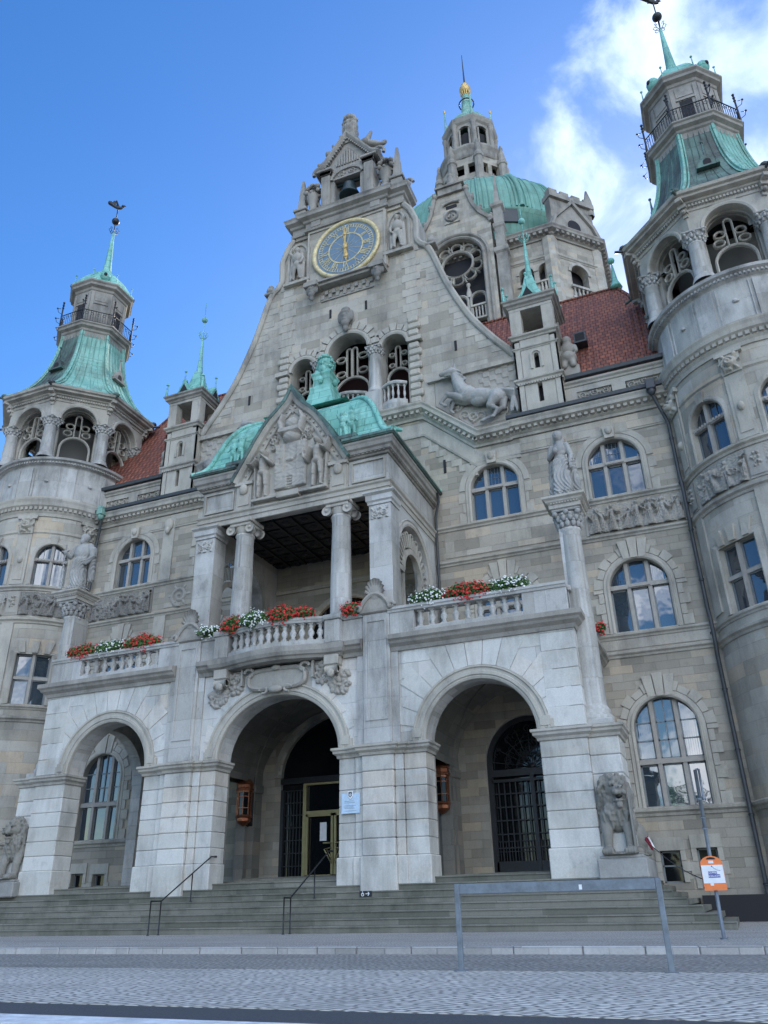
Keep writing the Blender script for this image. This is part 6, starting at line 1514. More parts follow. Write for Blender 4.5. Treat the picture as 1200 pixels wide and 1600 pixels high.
g = G(); g.molding(PP, [(0, 15.1), (.04, 15.12), (.04, 15.32), (.09, 15.34), (.09, 15.5), (.16, 15.56), (.17, 15.62), (0, 15.66)])
part(g, 'architrave', 'trim', porch)
for PQ in PB:
  g = G(); g.molding(PQ, [(0, 16.85), (.06, 16.87), (.08, 16.95), (.2, 17.0), (.22, 17.12), (.3, 17.18), (.32, 17.34), (.36, 17.4), (.36, 17.48), (0, 17.5)])
  g.dent(PQ, .08, .17, 16.95, 17.08, .09, .08); part(g, 'cornice', 'topst', porch)
for PQ in PB: g = G(); g.molding(PQ, [(0, 17.48), (.42, 17.5), (.48, 17.56), (.46, 17.68), (.3, 17.66), (.05, 17.6)]); part(g, 'gutter', 'copper_dark', porch)
for s in (-1, 1):
    g = G(); x0, x1 = sorted((s*3.5, s*4.42)); g.cbox(x0, x1, YP-.05, YP+.8, 9.13, 14.6, .02); g.molding([(x0, YP+.8), (x0, YP-.05), (x1, YP-.05), (x1, YP+.8)], [(0, 14.6), (.04, 14.62), (.04, 14.72), (.1, 14.78), (.1, 15.0), (.2, 15.08), (.2, 15.14), (-.1, 15.14)]); 
    for z in (9.7,): g.molding([(x0, YP+.8), (x0, YP-.05), (x1, YP-.05), (x1, YP+.8)], [(0, 9.6), (.06, 9.62), (.03, 9.9), (0, 9.95)])
    g.field(x0+.1, x1-.1, 14.0, 14.55, 36, 30, scroll_fn(x0+.1, x1-.1, 13.9, 14.55, 2, .08), FR(YP-.05), cut=.003); part(g, 'pilaster', 'smooth', porch)
    for c_ in (2.2,):
        g = G(); cx, cy = s*c_, YP+.22; g.cbox(cx-.5, cx+.5, cy-.5, cy+.5, 9.13, 10.15, .02); g.lathe([(.52, 10.15), (.54, 10.24), (.45, 10.32), (.47, 10.4), (.41, 10.48), (.41, 11.6), (.36, 14.4), (.4, 14.43), (.4, 14.5), (.36, 14.52)], cx, cy, 32); cc = part(g, 'column', 'smooth', porch)
        g = G(); capital(g, cx, cy, 14.5, .36, .62, True); part(g, 'capital', 'trim', cc)
        # carved console in frieze above each column
        g = G(); g.mbox(mpz, cx-.36, cx+.36, 15.66, 16.85, -.09, .1); g.mbox(mpz, cx-.26, cx+.26, 15.8, 16.3, -.13, 0); g.ball((cx, YP-.14, 16.55), (.2, .14, .26)); g.mbox(mpz, cx-.42, cx+.42, 16.75, 16.9, -.2, .1); part(g, 'console', 'trim', porch)
    g = G(); a, b = sorted((s*2.75, s*4.2)); 
    for (p, q, r, t_) in ((a, b, 15.78, 15.84), (a, b, 16.66, 16.72), (a, a+.06, 15.84, 16.66), (b-.06, b, 15.84, 16.66)): g.mbox(mpz, p, q, r, t_, -.03+.0, .1)
    part(g, 'frieze_panel', 'trim', porch)
    # pierced side arch
    mp_ = SR(PW+.02) if s > 0 else SL(-PW-.02); g = G(); c, rr = 28.0, 1.8
    pth = [(c+rr*cos(a), 12.75+rr*sin(a)) for a in np.linspace(0, pi, 31)]
    g.sweep([(c+rr, 9.15)]+pth+[(c-rr, 9.15)], [(0, .05), (0, -.05), (-.08, -.08), (-.2, -.04), (-.26, -.08), (-.3, .05)], mp_)
    g.sweep([(c+1.08*cos(a), 12.4+1.08*sin(a)) for a in np.linspace(0, pi, 25)], [(-.12, .2), (-.12, .02), (.1, .02), (.1, .2)], mp_)
    for q in (-1, 1): g.mbox(mp_, c+q*1.08-.1, c+q*1.08+.1, 9.15, 12.4, .05, .25); g.mbox(mp_, *sorted((c+q*1.15, c+q*1.8)), 9.15, 12.3, .12, .2); g.mbox(mp_, c+q*1.45-.35, c+q*1.45+.35, 12.25, 12.45, .0, .3)
    for k in range(9):
        a = pi*(k+.5)/9; e = (cos(a), sin(a)); t_ = (-sin(a), cos(a)); r0, r1 = 1.18, 1.62; w_ = .15
        P = [(c+e[0]*r0-t_[0]*w_*.7, 12.5+e[1]*r0-t_[1]*w_*.7)]
        for b in np.linspace(-pi/2, pi/2, 7): P.append((c+e[0]*(r1+.1*cos(b))+t_[0]*w_*sin(b), 12.6+e[1]*(r1+.1*cos(b))+t_[1]*w_*sin(b)))
        P.append((c+e[0]*r0+t_[0]*w_*.7, 12.5+e[1]*r0+t_[1]*w_*.7)); g.sweep(P, [(-.035, .18), (-.035, .06), (.035, .06), (.035, .18)], mp_)
    part(g, 'pierced_screen', 'trim', porch)
# ogee gable with arms
ow = 2.35
OG = spl([(2.62, 16.9), (2.3, 17.45), (1.9, 18.15), (1.5, 18.85), (1.05, 19.5), (.55, 20.0), (.2, 20.4), (0, 20.78)], 5)
def ogz(u):
    a = abs(u)
    for (x0, z0), (x1, z1) in zip(OG[:-1], OG[1:]):
        if x1 <= a <= x0: return z0+(z1-z0)*(x0-a)/(x0-x1+1e-9)
    return 16.9
g = G(); g.wall(FR(YP-.02), -2.6, 2.6, 15.7, ogz, [], t=.6, step=.1, back=True); gbl = part(g, 'ogee_gable', 'trim', porch)
full = [(-x, z) for x, z in OG]+[(x, z) for x, z in OG[::-1]][1:]
g = G(); g.sweep(full, [(-.42, -.02), (-.42, -.1), (-.34, -.14), (-.3, -.08), (-.16, -.08), (-.12, -.2), (-.02, -.26), (.06, -.3), (.06, .7), (-.05, .7)], mpz)
for i in range(4, len(full)-4, 2):
    x, z = full[i]; a, b = full[i-1], full[i+1]; L = hypot(b[0]-a[0], b[1]-a[1]); nx, nz = -(b[1]-a[1])/L, (b[0]-a[0])/L; g.ball((x-nx*.25, YP-.12, z-nz*.25), .05, 6, 5)
part(g, 'gable_molding', 'trim', gbl)
g = G(); g.sweep(full, [(.06, -.34), (.2, -.36), (.22, .8), (.06, .8)], mpz); part(g, 'gable_flashing', 'copper_dark', gbl)
def arms(U_, Z_):
    mx = np.maximum; R_ = np.random.default_rng(2); H = np.full_like(U_, 0.)
    sh = (np.abs(U_) < .74) & (Z_ > 16.15+.08*np.abs(U_)) & (Z_ < 18.35); H = np.where(sh, .12, H)
    tw_ = (np.abs(np.abs(U_)-.5) < .2) & (Z_ > 16.9) & (Z_ < 18.3); H = np.where(tw_, .2, H); H = np.where(tw_ & (np.abs(np.abs(U_)-.5) < .05) & (np.sin(Z_*8) > .4), .15, H)
    H = np.where((np.abs(U_) < .7) & (Z_ > 16.2) & (Z_ < 16.95), .18, H); H = np.where((np.abs(U_) < .14) & (Z_ > 16.2) & (Z_ < 16.7), .08, H)
    H = mx(H, .16*((np.abs(U_) < .16) & (Z_ > 16.2) & (Z_ < 16.7))*(np.sin(Z_*50) > 0))
    H = mx(H, el(U_, Z_, 0, 17.5, .26, .12, .22)); H = mx(H, cp(U_, Z_, .2, 17.55, .3, 17.75, .08, .05, .2))
    H = mx(H, el(U_, Z_, 0, 18.62, .42, .3, .42)); H = mx(H, np.where((np.abs(U_) < .5) & (np.abs(Z_-18.85) < .09), .46, 0)); H = mx(H, el(U_, Z_, 0, 19.3, .36, .3, .3))
    for s in (-1, 1): H = mx(H, mx(cp(U_, Z_, s*.42, 18.95, s*.55, 19.4, .13, .16, .34), cp(U_, Z_, s*.55, 19.4, s*.42, 19.75, .16, .08, .32)))
    for k in range(16): a = R_.uniform(0, 2*pi); H = mx(H, spiral(U_, Z_, R_.choice([-1, 1])*R_.uniform(.6, .95), R_.uniform(18.2, 18.9), R_.uniform(.1, .22), R_.choice([-1, 1]), .16, 1.2, a))
    for s in (-1, 1):
        H = mx(H, figure(U_, Z_, s*1.28, 15.95, 1.28, np.random.default_rng(8+s), 0, True)*1.6); H = mx(H, cp(U_, Z_, s*1.62, 15.9, s*1.72, 18.0, .09, .05, .2)); H = mx(H, lump(4+s, s*1.28, 17.05, .33, .1, 14, .36)(U_, Z_)); H = mx(H, lump(14+s, s*1.28, 17.72, .16, .12, 10, .38)(U_, Z_))
        H = mx(H, lump(24+s, s*1.75, 16.5, .15, .6, 22, .12)(U_, Z_))
    return H+wob(U_, Z_, 14, .012)
g = G(); g.field(-1.95, 1.95, 15.85, 19.9, 230, 240, arms, mpz, d=-.02, cut=.025); part(g, 'coat_of_arms', 'relief', gbl, label='carved coat of arms with castle gate shield, helm and two wild men')
g = G(); g.cbox(-1.75, 1.75, YP-.3, YP+.1, 15.78, 15.9, .02); g.cbox(-.5, .5, YP-.36, YP+.1, 15.68, 15.95, .02); part(g, 'ledge', 'trim', gbl)
# copper roof: four sloping faces with an S profile and a tall pedestal knob
g = G(); pr = spl([(1.0, 17.62), (.93, 17.75), (.86, 18.15), (.8, 18.9), (.72, 19.75), (.6, 20.4), (.42, 20.75), (.3, 21.1)], 4)
cyr = 28.2; V = []; n = 0; rows = []
for k, z in pr:
    hx = (PW+.42)*k; y0 = cyr-(cyr-YP+.42)*k; y1 = cyr+(YF-.05-cyr)*k; m = 34; fy = lambda x, y0=y0: max(y0, YP+.62) if abs(x) < 2.5 else y0
    row = [(-hx+2*hx*i/m, fy(-hx+2*hx*i/m), z) for i in range(m)]+[(hx, y0+(y1-y0)*i/m, z) for i in range(m)]+[(hx-2*hx*i/m, y1, z) for i in range(m)]+[(-hx, y1-(y1-y0)*i/m, z) for i in range(m)]; rows.append(row)
L = len(rows[0]); g.add([p for r_ in rows for p in r_], [(j*L+i, j*L+(i+1) % L, (j+1)*L+(i+1) % L, (j+1)*L+i) for j in range(len(rows)-1) for i in range(L)])
for sx in (-1, 1):
    for fr_ in (0, 1): g.tube([((PW+.44)*k*sx, (cyr-(cyr-YP+.42)*k) if fr_ == 0 else (cyr+(YF-.05-cyr)*k), z+.03) for k, z in pr], .13, 7)
crf = part(g, 'porch_roof', 'copper_pure', porch)
g = G()
# pedestal flare and knob
sqp = [(2.1, 20.75), (1.5, 20.95), (1.1, 21.3), (.82, 21.75), (.64, 22.25), (.54, 22.75), (.56, 22.85), (.56, 22.95), (.46, 23.0), (.43, 23.3), (.46, 23.6), (.52, 23.7), (.52, 23.78), (.4, 23.85), (.36, 24.05)]
V = []
for r, z in sqp: V += [(0+r*a*1.0, 28.4+r*b, z) for a, b in ((-1, -1), (1, -1), (1, 1), (-1, 1))]
g.add(V, [(i*4+k, i*4+(k+1) % 4, i*4+4+(k+1) % 4, i*4+4+k) for i in range(len(sqp)-1) for k in range(4)]+[tuple(range(len(V)-4, len(V)))])
g.ball((0, 28.4, 24.45), (.4, .4, .5), 18, 12); g.ball((0, 28.02, 24.35), (.09, .1, .13), 8, 6); [g.ball((q*.14, 28.06, 24.47), (.08, .07, .05), 8, 6) for q in (-1, 1)]; g.ball((0, 28.1, 24.05), (.24, .2, .26), 10, 8); [g.ball((q*.3, 28.25, 23.45), (.13, .16, .3), 8, 6) for q in (-1, 1)]; rr = random.Random(8)
for k in range(90): a, b = rr.uniform(0, 2*pi), rr.uniform(.25, 2.4); (g.ball((.42*sin(b)*cos(a), 28.4+.42*sin(b)*sin(a), 24.5+.5*cos(b)), rr.uniform(.06, .11), 6, 4) if not (sin(a) < -.5 and 24.5+.5*cos(b) < 24.75) else None)
for k in range(4): a = k*pi/2; g.ball((.52*sin(a), 28.4-.52*cos(a), 23.3), (.14, .14, .22), 8, 6)
part(g, 'roof_knob', 'copper_pure', porch)
# ogee roof ridge running from gable to roof and ridge cherubs / eave beast
g = G(); ys = np.linspace(YP+.1, 27.2, 8); rows = []
for y in ys: rows.append([(x, y, z+.05) for x, z in full])
L = len(full); g.add([p for r_ in rows for p in r_], [(j*L+i, j*L+i+1, (j+1)*L+i+1, (j+1)*L+i) for j in range(len(rows)-1) for i in range(L-1)]); part(g, 'gable_roof', 'copper_pure', porch)
for s in (-1, 1):
    P = [('e', (0, 0, 1.05), (.13, .13, .14)), ('e', (0, 0, .75), (.17, .14, .22)), ('e', (0, 0, .5), (.16, .14, .14)), ('c', (-.08, 0, .45), (-.1, 0, .05), .08, .06), ('c', (.08, 0, .45), (.12, 0, .05), .08, .06), ('c', (.14, 0, .85), (.26, -.05, .6), .06, .045), ('c', (-.14, 0, .85), (-.24, -.05, 1.05), .06, .045), ('c', (0, 0, .93), (0, 0, 1.0), .06, .06)]
    V, F = blob(P+[(p[0], tuple(np.array(p[1])+np.array((.36, .05, 0))), *p[2:]) if p[0] == 'e' else ('c', tuple(np.array(p[1])+np.array((.36, .05, 0))), tuple(np.array(p[2])+np.array((.36, .05, 0))), *p[3:]) for p in P], .03, 1)
    g = G(); g.add(place(V, (s*2.45, YP-.2, 17.95), 0, 1.05, s < 0), F, 0, True); part(g, 'cherub_pair', 'copper_pure', porch)
    g = G(); g.cbox(*sorted((s*2.25, s*3.1)), YP-.35, YP+.2, 17.75, 17.97, .04); part(g, 'bracket', 'copper_dark', porch)
    V, F = blob([('c', (0, 0, .1), (1.1, 0, .25), .16, .2), ('e', (1.2, 0, .35), (.22, .18, .2)), ('c', (1.3, 0, .35), (1.6, 0, .25), .13, .09), ('c', (0, 0, .1), (-.6, .1, .3), .14, .08), ('c', (.5, 0, .3), (.4, .3, .6), .12, .06), ('c', (.9, -.1, .2), (1.0, -.3, -.05), .09, .07)], .04, 1)
    g = G(); g.add(place(V, (s*3.3, YP+.1, 17.75), .15*s, .95, s < 0), F, 0, True); part(g, 'eave_beast', 'copper_pure', porch)
# porch downpipe on right wall
g = G(); g.tube([(PW+.4, YF-.5, 17.4), (PW+.4, YF-.4, 17.0), (PW+.14, YF-.15, 16.4), (PW+.14, YF-.15, 9.2)], .06, 7); part(g, 'downpipe', 'gutter', porch)
# interior of loggia: back wall reliefs, balcony door
g = G(); mp = FR(YF); g.sweep([(1.9, 9.2)]+[(1.9*cos(a), 11.4+1.9*sin(a)) for a in np.linspace(0, pi, 25)]+[(-1.9, 9.2)], [(.03, .1), (.03, -.06), (-.1, -.12), (-.24, -.08), (-.3, .05)], mp)
for s in (-1, 1): g.field(*sorted((s*2.3, s*3.6)), 11.0, 13.8, 60, 110, (lambda s: lambda A, B: lump(31+s, s*2.95, 12.4, .5, 1.1, 40, .14)(A, B))(s), mp, cut=.003)
g.mbox(mp, -3.7, 3.7, 13.9, 14.1, -.1, .1)
bd_ = part(g, 'balcony_door', 'gable', porch)
g = G()
for x in (-1.2, -.4, .4, 1.2): g.mbox(mp, x-.04, x+.04, 9.2, 13, .15, .25)
for z in (10.2, 11.3): g.mbox(mp, -1.9, 1.9, z-.04, z+.04, .15, .25)
part(g, 'door_bars', 'gutter', bd_); g = G(); g.mbox(mp, -1.9, 1.9, 9.2, 13.3, .2, .21); part(g, 'glass', 'darkglass', bd_)
g = G(); rr = random.Random(2)
for k in range(16): g.ball((.2+rr.choice([-.25, .1, .45, .8, 1.1]), YF+.12, 9.5+rr.uniform(0, 2.6)), .045, 8, 6)
part(g, 'string_lights', 'bulb', bd_)
# ================================================================== CENTRAL DOME TOWER (far behind)
cx, cy = 0., 67.5; FX, SX, FY = 8.9, 12.6, 57.2; zc = 60.5
pl = [(-FX, FY), (FX, FY), (SX, FY+SX-FX), (SX, 2*cy-FY-(SX-FX)), (FX, 2*cy-FY), (-FX, 2*cy-FY), (-SX, 2*cy-FY-(SX-FX)), (-SX, FY+SX-FX)]
g = G(); fm = FR(FY)
opf = [(x-.68, x+.68, 50.2, 52.7, 'arch') for x in (-8.0, -6.2, 6.2, 8.0)]
g.wall(fm, -FX, FX, 22, 56.5, opf, t=.8, step=3)
for s in (-1, 1):
    a = Vector((s*FX, FY, 0)); b = Vector((s*SX, FY+SX-FX, 0)); t_ = (b-a).normalized(); L = (b-a).length; n_ = Vector((s*.7071, -.7071, 0))
    mpd = lambda u, z, d, a=a, t_=t_, n_=n_: tuple(a+t_*u-n_*d+Vector((0, 0, z))); g.wall(mpd, 0, L, 22, 56.5, [(L/2-.95, L/2+.95, 49.5, 52.6, 'arch')], t=.8)
    mps = SR(SX) if s > 0 else SL(-SX); g.wall(mps, FY+SX-FX, 2*cy-FY-(SX-FX), 22, 56.5, [(y-.95, y+.95, 49.5, 52.6, 'arch') for y in (64, 67.5, 71)], t=.8)
dt = part(g, 'dome_tower', 'gable', label='tall square tower behind with cut corners, green dome and lantern')
g = G(); g.molding([(x*.92, cy+(y-cy)*.92) for x, y in pl], [(0, 22), (0, 56)], True); part(g, 'tower_core', 'dark', dt)
for z, k in ((47.2, 1.8), (53.9, 1.2)): g = G(); g.molding(pl, [(r*k, z+h*k) for r, h in STR], True); part(g, 'string_course', 'trim', dt)
g = G(); g.molding(pl, [(r*1.5, 56.2+h*1.5) for r, h in CORN]+[(-2.4, 57.5)], True); g.dent(pl, .3, .7, 56.5, 56.8, .3, .25, closed=True); part(g, 'cornice', 'topst', dt)
g = G(); n = 0
for (a, b) in zip(pl, pl[1:]+pl[:1]):
    a = Vector((*a, 0)); b = Vector((*b, 0)); 
    if (a-b).length > 10 and a.y > FY+1 and b.y > FY+6: pass
    tt = (b-a).normalized(); nn = Vector((tt.y, -tt.x, 0))
    for q in (a,): 
        c = q+tt*.6+nn*.15; V = []
        g.lathe([(.75, 22), (.75, 56.3)], q.x*.965, cy+(q.y-cy)*.965, 8, sm=False)
part(g, 'corner_buttress', 'tower', dt)
g = G()
for ctrs, mpq in (((-8.0, -6.2, 6.2, 8.0), fm),):
    for x in ctrs:
        g.sweep([(x+.68*cos(a), 52.7+.68*sin(a)) for a in np.linspace(0, pi, 17)], [(0, .1), (0, -.12), (-.22, -.12), (-.22, .1)], mpq); g.mbox(mpq, x-.9, x+.9, 51.2, 51.4, -.2, .2); g.mbox(mpq, x-.9, x+.9, 50.0, 50.2, -.2, .2)
        for k in range(4): g.lathe([(.1, 50.2), (.15, 50.5), (.08, 50.9), (.11, 51.2)], x-.5+.33*k, FY-.05, 8)
for s in (-1, 1):
    a = Vector((s*FX, FY, 0)); b = Vector((s*SX, FY+SX-FX, 0)); t_ = (b-a).normalized(); L = (b-a).length; n_ = Vector((s*.7071, -.7071, 0)); mpd = lambda u, z, d, a=a, t_=t_, n_=n_: tuple(a+t_*u-n_*d+Vector((0, 0, z)))
    c = L/2; g.sweep([(c+.95*cos(q), 52.6+.95*sin(q)) for q in np.linspace(0, pi, 17)], [(0, .1), (0, -.12), (-.3, -.12), (-.3, .1)], mpd); g.mbox(mpd, c-1.25, c+1.25, 50.6, 50.85, -.3, .3); g.mbox(mpd, c-1.25, c+1.25, 49.2, 49.5, -.3, .3)
    for k in range(5): p = mpd(c-.9+.45*k, 0, -.1); g.lathe([(.1, 49.5), (.16, 49.9), (.08, 50.3), (.12, 50.6)], p[0], p[1], 8)
part(g, 'gallery_trim', 'trim', dt)
for s in (-1, 1):   # corner attic block with small gable
    a = Vector((s*FX, FY, 0)); b = Vector((s*SX, FY+SX-FX, 0)); t_ = (b-a).normalized(); L = (b-a).length; n_ = Vector((s*.7071, -.7071, 0)); mpd = lambda u, z, d, a=a, t_=t_, n_=n_: tuple(a+t_*u-n_*d+Vector((0, 0, z)))
    g = G(); g.wall(mpd, .45, L+.1, 57.3, 61.9, [(L/2-.8, L/2+.8, 57.6, 58.3, 'arch')], t=.8, back=True); at = part(g, 'attic_block', 'topst', dt)
    g = G(); g.prism([(.2, 57.4), (L-.2, 57.4), (L-.6, 58.6), (L/2, 61), (.6, 58.6)], mpd, -.35, .1); g.mbox(mpd, .35, L+.3, 61.7, 62.3, -.3, 1.0)
    for k in range(4): u = .5+(L-1.2)*k/3; g.mbox(mpd, u-.1, u+.85, 62.3, 62.8, -.2, .5)
    g.sweep([(.0, 57.5), (.5, 58.7), (L/2, 61.2), (L-.5, 58.7), (L, 57.5)], [(-.1, 0), (-.1, -.6), (.2, -.65), (.2, 0)], mpd)
    for u in (L+.1,): p = mpd(u, 0, .2); g.lathe([(.45, 61), (.45, 62.3), (.38, 63.2), (.1, 64.6), (0, 64.6)], p[0], p[1], 6, sm=False)
    part(g, 'attic_gable', 'topst', at)
    g = G(); g.prism([(L/2-.7, 57.7), (L/2+.7, 57.7), (L/2+.7, 58.3)]+[(L/2+.7*cos(q), 58.3+.7*sin(q)) for q in np.linspace(0, pi, 9)][1:-1]+[(L/2-.7, 58.3)], mpd, -.4, -.3); part(g, 'attic_opening', 'dark', at)
    g = G(); g.lathe([(.8, 22), (.8, 43.6), (1.0, 43.7), (1.0, 44), (.7, 44), (.6, 45), (.3, 46), (.6, 47), (.75, 47.6), (.3, 48.4), (.55, 49.0), (.2, 49.8)], SX+.9, FY+SX-FX+.5, 12) if s > 0 else None
    if s > 0: part(g, 'stone_urn', 'topst', dt)
# dome with ribs
Rd, z0d = 11.4, 63.5; g = G(); pd = [(Rd*cos(t)**.55 if cos(t) > 0 else 0, z0d+8.8*sin(t)) for t in np.linspace(0, 1.545, 26)]
pd = [(max(r, 3.6), z) for r, z in pd]; g.lathe([(Rd-.3, 56), (Rd-.3, 63.1), (Rd+.1, 63.3), (Rd, 63.5)]+pd+[(3.6, 72.5)], cx, cy, 64, sy=.86); dome = part(g, 'dome', 'copper_dome', dt, cyl=(cx, cy, Rd), label='ribbed green copper dome')
g = G()
for k in range(16):
    a = 2*pi*k/16+pi/16
    for e, r_ in ((0, .3), (-.05, .12), (.05, .12)): g.tube([(cx+(r+.05)*cos(a+e), cy+.86*(r+.05)*sin(a+e), z) for r, z in pd], r_*(1 if k % 2 else .5), 6)
for k in range(64): a = 2*pi*k/64; g.tube([(cx+(r+.02)*cos(a), cy+.86*(r+.02)*sin(a), z) for r, z in pd], .07, 4)
part(g, 'dome_ribs', 'copper_dome', dome)
g = G(); 
for aa in (-1.14,): 
    for (zz, h) in ((62.6, 1.15),):
        p = Vector((cx+11.15*cos(aa), cy+.86*11.25*sin(aa), zz)); t_ = Vector((-sin(aa), cos(aa), 0)); u_ = Vector((0, 0, 1)); n_ = Vector((cos(aa), sin(aa), 0))
        V = [p+t_*x+u_*y+n_*.1 for x, y in ((-1.3, -h), (1.3, -h), (1.3, h), (-1.3, h))]; g.add([tuple(v) for v in V]+[tuple(v-n_*.6) for v in V], [(0, 1, 2, 3), (0, 4, 5, 1), (1, 5, 6, 2), (2, 6, 7, 3), (3, 7, 4, 0)])
part(g, 'dome_hatch', 'gutter', dome)
# lantern storeys
def octw(g, R, z0, z1, ops, t=.5):
    ap = R*cos(pi/8); fl = 2*R*sin(pi/8)
    for k in range(8):
        a = -pi/2+k*pi/4; n_ = Vector((cos(a), sin(a), 0)); t_ = Vector((-sin(a), cos(a), 0)); mpk = lambda u, z, d, n_=n_, t_=t_: tuple(Vector((cx, cy, z))+n_*(ap-d)+t_*u); g.wall(mpk, -fl/2, fl/2, z0, z1, ops, t=t)
g = G(); octw(g, 3.9, 70.5, 79.0, [(-1.15, -.25, 75.9, 77.5, 'rect'), (.25, 1.15, 75.9, 77.5, 'rect')]); ln = part(g, 'lantern', 'gable', dt)
g = G(); g.molding(ngon(cx, cy, 3.9), [(0, 74.4), (.3, 74.6), (.35, 74.9), (0, 75.0)], True); g.lathe([(3.7, 78.6), (3.8, 78.8), (3.9, 79.5), (4.1, 80.0), (4.1, 80.3), (2, 80.4)], cx, cy, 40, sm=False)
for k in range(8):
    a = -pi/2+pi/8+k*pi/4; x, y = cx+4.15*cos(a), cy+4.15*sin(a); g.lathe([(.5, 70.5), (.5, 77.6), (.62, 77.7), (.62, 78.1), (.4, 78.6), (.42, 79.2), (.25, 80.0), (.28, 80.4), (.08, 81)], x, y, 8, sm=False)
part(g, 'lantern_pinnacles', 'topst', ln)
g = G(); g.lathe([(2.6, 72), (2.6, 84)], cx, cy, 12); part(g, 'lantern_core', 'dark', ln)
g = G(); octw(g, 3.05, 80.2, 85.6, [(-.78, .78, 80.9, 84.2, 'arch')], .3); g.lathe([(3.0, 85.3), (3.3, 85.6), (3.45, 86.0), (3.5, 86.3), (2, 86.4)], cx, cy, 8, -pi/2-pi/8, 3*pi/2-pi/8, sm=False)
for k in range(8):
    a = -pi/2+pi/8+k*pi/4; g.lathe([(.4, 80.3), (.28, 80.8), (.27, 84.8), (.4, 85.4)], cx+3.1*cos(a), cy+3.1*sin(a), 10); b = a-pi/8; n_ = Vector((cos(b), sin(b), 0)); t_ = Vector((-sin(b), cos(b), 0))
    for e in (-.6, .6): q = Vector((cx, cy, 0))+n_*2.85+t_*e; g.lathe([(.14, 80.5), (.13, 84.4)], q.x, q.y, 8)
part(g, 'lantern_arcade', 'topst', ln)
g = G(); g.lathe([(3.1, 86.3), (2.9, 87.0), (2.3, 88.2), (1.5, 89.1), (1.0, 89.6), (.85, 90.2), (.7, 91.5), (.5, 93.4), (.45, 94.0), (.2, 94.2)], cx, cy, 24)
for k in range(4):
    a = -pi/2+pi/4*(2*k)+pi/8; x, y = cx+2.9*cos(a), cy+2.9*sin(a); g.lathe([(.25, 86.4), (.15, 88), (.08, 90.6), (0, 90.7)], x, y, 8)
part(g, 'lantern_cap', 'copper', ln)
g = G()
for k in range(4): a = -pi/2+pi/4*(2*k)+pi/8; g.ball((cx+2.9*cos(a), cy+2.9*sin(a), 90.9), (.17, .17, .35), 8, 6)
g.ball((cx, cy, 95.2), (.75, .75, .8), 16, 10)
for k in range(12): a = 2*pi*k/12; g.tube([(cx+.4*cos(a), cy+.4*sin(a), 94.0), (cx+.6*cos(a), cy+.6*sin(a), 94.3), (cx+.5*cos(a), cy+.5*sin(a), 94.7)], .09, 5)
g.lathe([(.4, 95.9), (.5, 96.1), (.15, 96.3)], cx, cy, 12); part(g, 'gilded_ball', 'gold', ln)
g = G(); g.tube([(cx, cy, 96.5), (cx, cy, 102.3)], [.12, .03], 6)
for k in range(16): a = 2*pi*k/16; b = a+2*pi/16; g.tube([(cx+.95*cos(a), cy+.95*sin(a), 92.4), (cx+.95*cos(b), cy+.95*sin(b), 92.4)], .08, 5)
part(g, 'lightning_rod', 'iron', ln)
# rose window gable on the tower front
rg = [(3.7, 44), (3.7, 58.9), (3.5, 59.5), (2.7, 60.5), (2.15, 61.7), (1.85, 62.8), (1.6, 63.9), (1.2, 64.3)]
rgs = spl(rg[1:7], 4)
def rz(u):
    a = abs(u); best = 58.9
    for (x0, z0), (x1, z1) in zip(rgs[:-1], rgs[1:]):
        if x1 <= a <= x0: best = max(best, z0+(z1-z0)*(x0-a)/(x0-x1+1e-9))
    return 64.1 if a <= 1.6 else best
fm2 = FR(FY-1.6); zr = 55.3; rr_ = 2.65
g = G(); g.wall(fm2, -3.7, 3.7, 30, rz, [(-rr_, rr_, 46, zr, 'arch')], t=1.2, step=.25, back=True); rs = part(g, 'rose_gable', 'gable', dt, label='curved stone gable with large pierced round window')
g = G()
for r_, dd in ((rr_, 0), (rr_+.42, .0)): g.sweep([(r_, 46)]+[(r_*cos(a), zr+r_*sin(a)) for a in np.linspace(0, pi, 33)]+[(-r_, 46)], [(.04, .3), (.04, -.08), (-.08, -.2), (-.18, -.08), (-.3, -.08), (-.32, .2)], fm2)
for s in (-1, 1):
    P = [(s*x, z) for x, z in rgs]; g.sweep(P, [(-.1, -.22), (.22, -.3), (.22, 1.3), (-.1, 1.3)] if s < 0 else [(.1, -.22), (-.22, -.3), (-.22, 1.3), (.1, 1.3)], fm2)
    for x, z in ((3.7, 59.1), (2.75, 60.6), (2.05, 62.5), (1.6, 64.0)): g.ball((s*x, FY-1.6, z+.3), (.32, .34, .36), 10, 8); g.ball((s*(x+.15), FY-1.7, z+.6), (.18, .2, .2), 8, 6)
    g.lathe([(.72, 30), (.72, 54.6), (.95, 54.8), (.95, 55.3), (.62, 55.5), (.62, 57.8), (.78, 58), (.78, 58.4), (.6, 58.6), (.6, 60.4), (.85, 60.6), (.85, 61.0), (.4, 61.3), (.3, 62.2), (.06, 65.4), (0, 65.5)], s*4.45, FY-1.2, 4, pi/4, 2*pi+pi/4, sm=False)
g.box(-1.25, 1.25, FY-1.9, FY-.6, 64.1, 64.9); g.box(-1.5, 1.5, FY-2.1, FY-.5, 64.9, 65.15); part(g, 'gable_trim', 'topst', rs)
V, F = blob([('e', (0, 0, .4), (1.0, .5, .5)), ('e', (0, 0, 1.1), (.42, .4, .8)), ('e', (-.7, 0, .5), (.35, .3, .4)), ('e', (.7, 0, .5), (.35, .3, .4)), ('e', (0, 0, 2.0), (.3, .3, .36))], .09, 1); g = G(); g.add(place(V, (0, FY-1.2, 65.1)), F, 0, True); part(g, 'finial', 'topst', rs)
g = G(); pr = [(-.12, .5), (0, .38), (.12, .5), (.12, .75), (-.12, .75)]
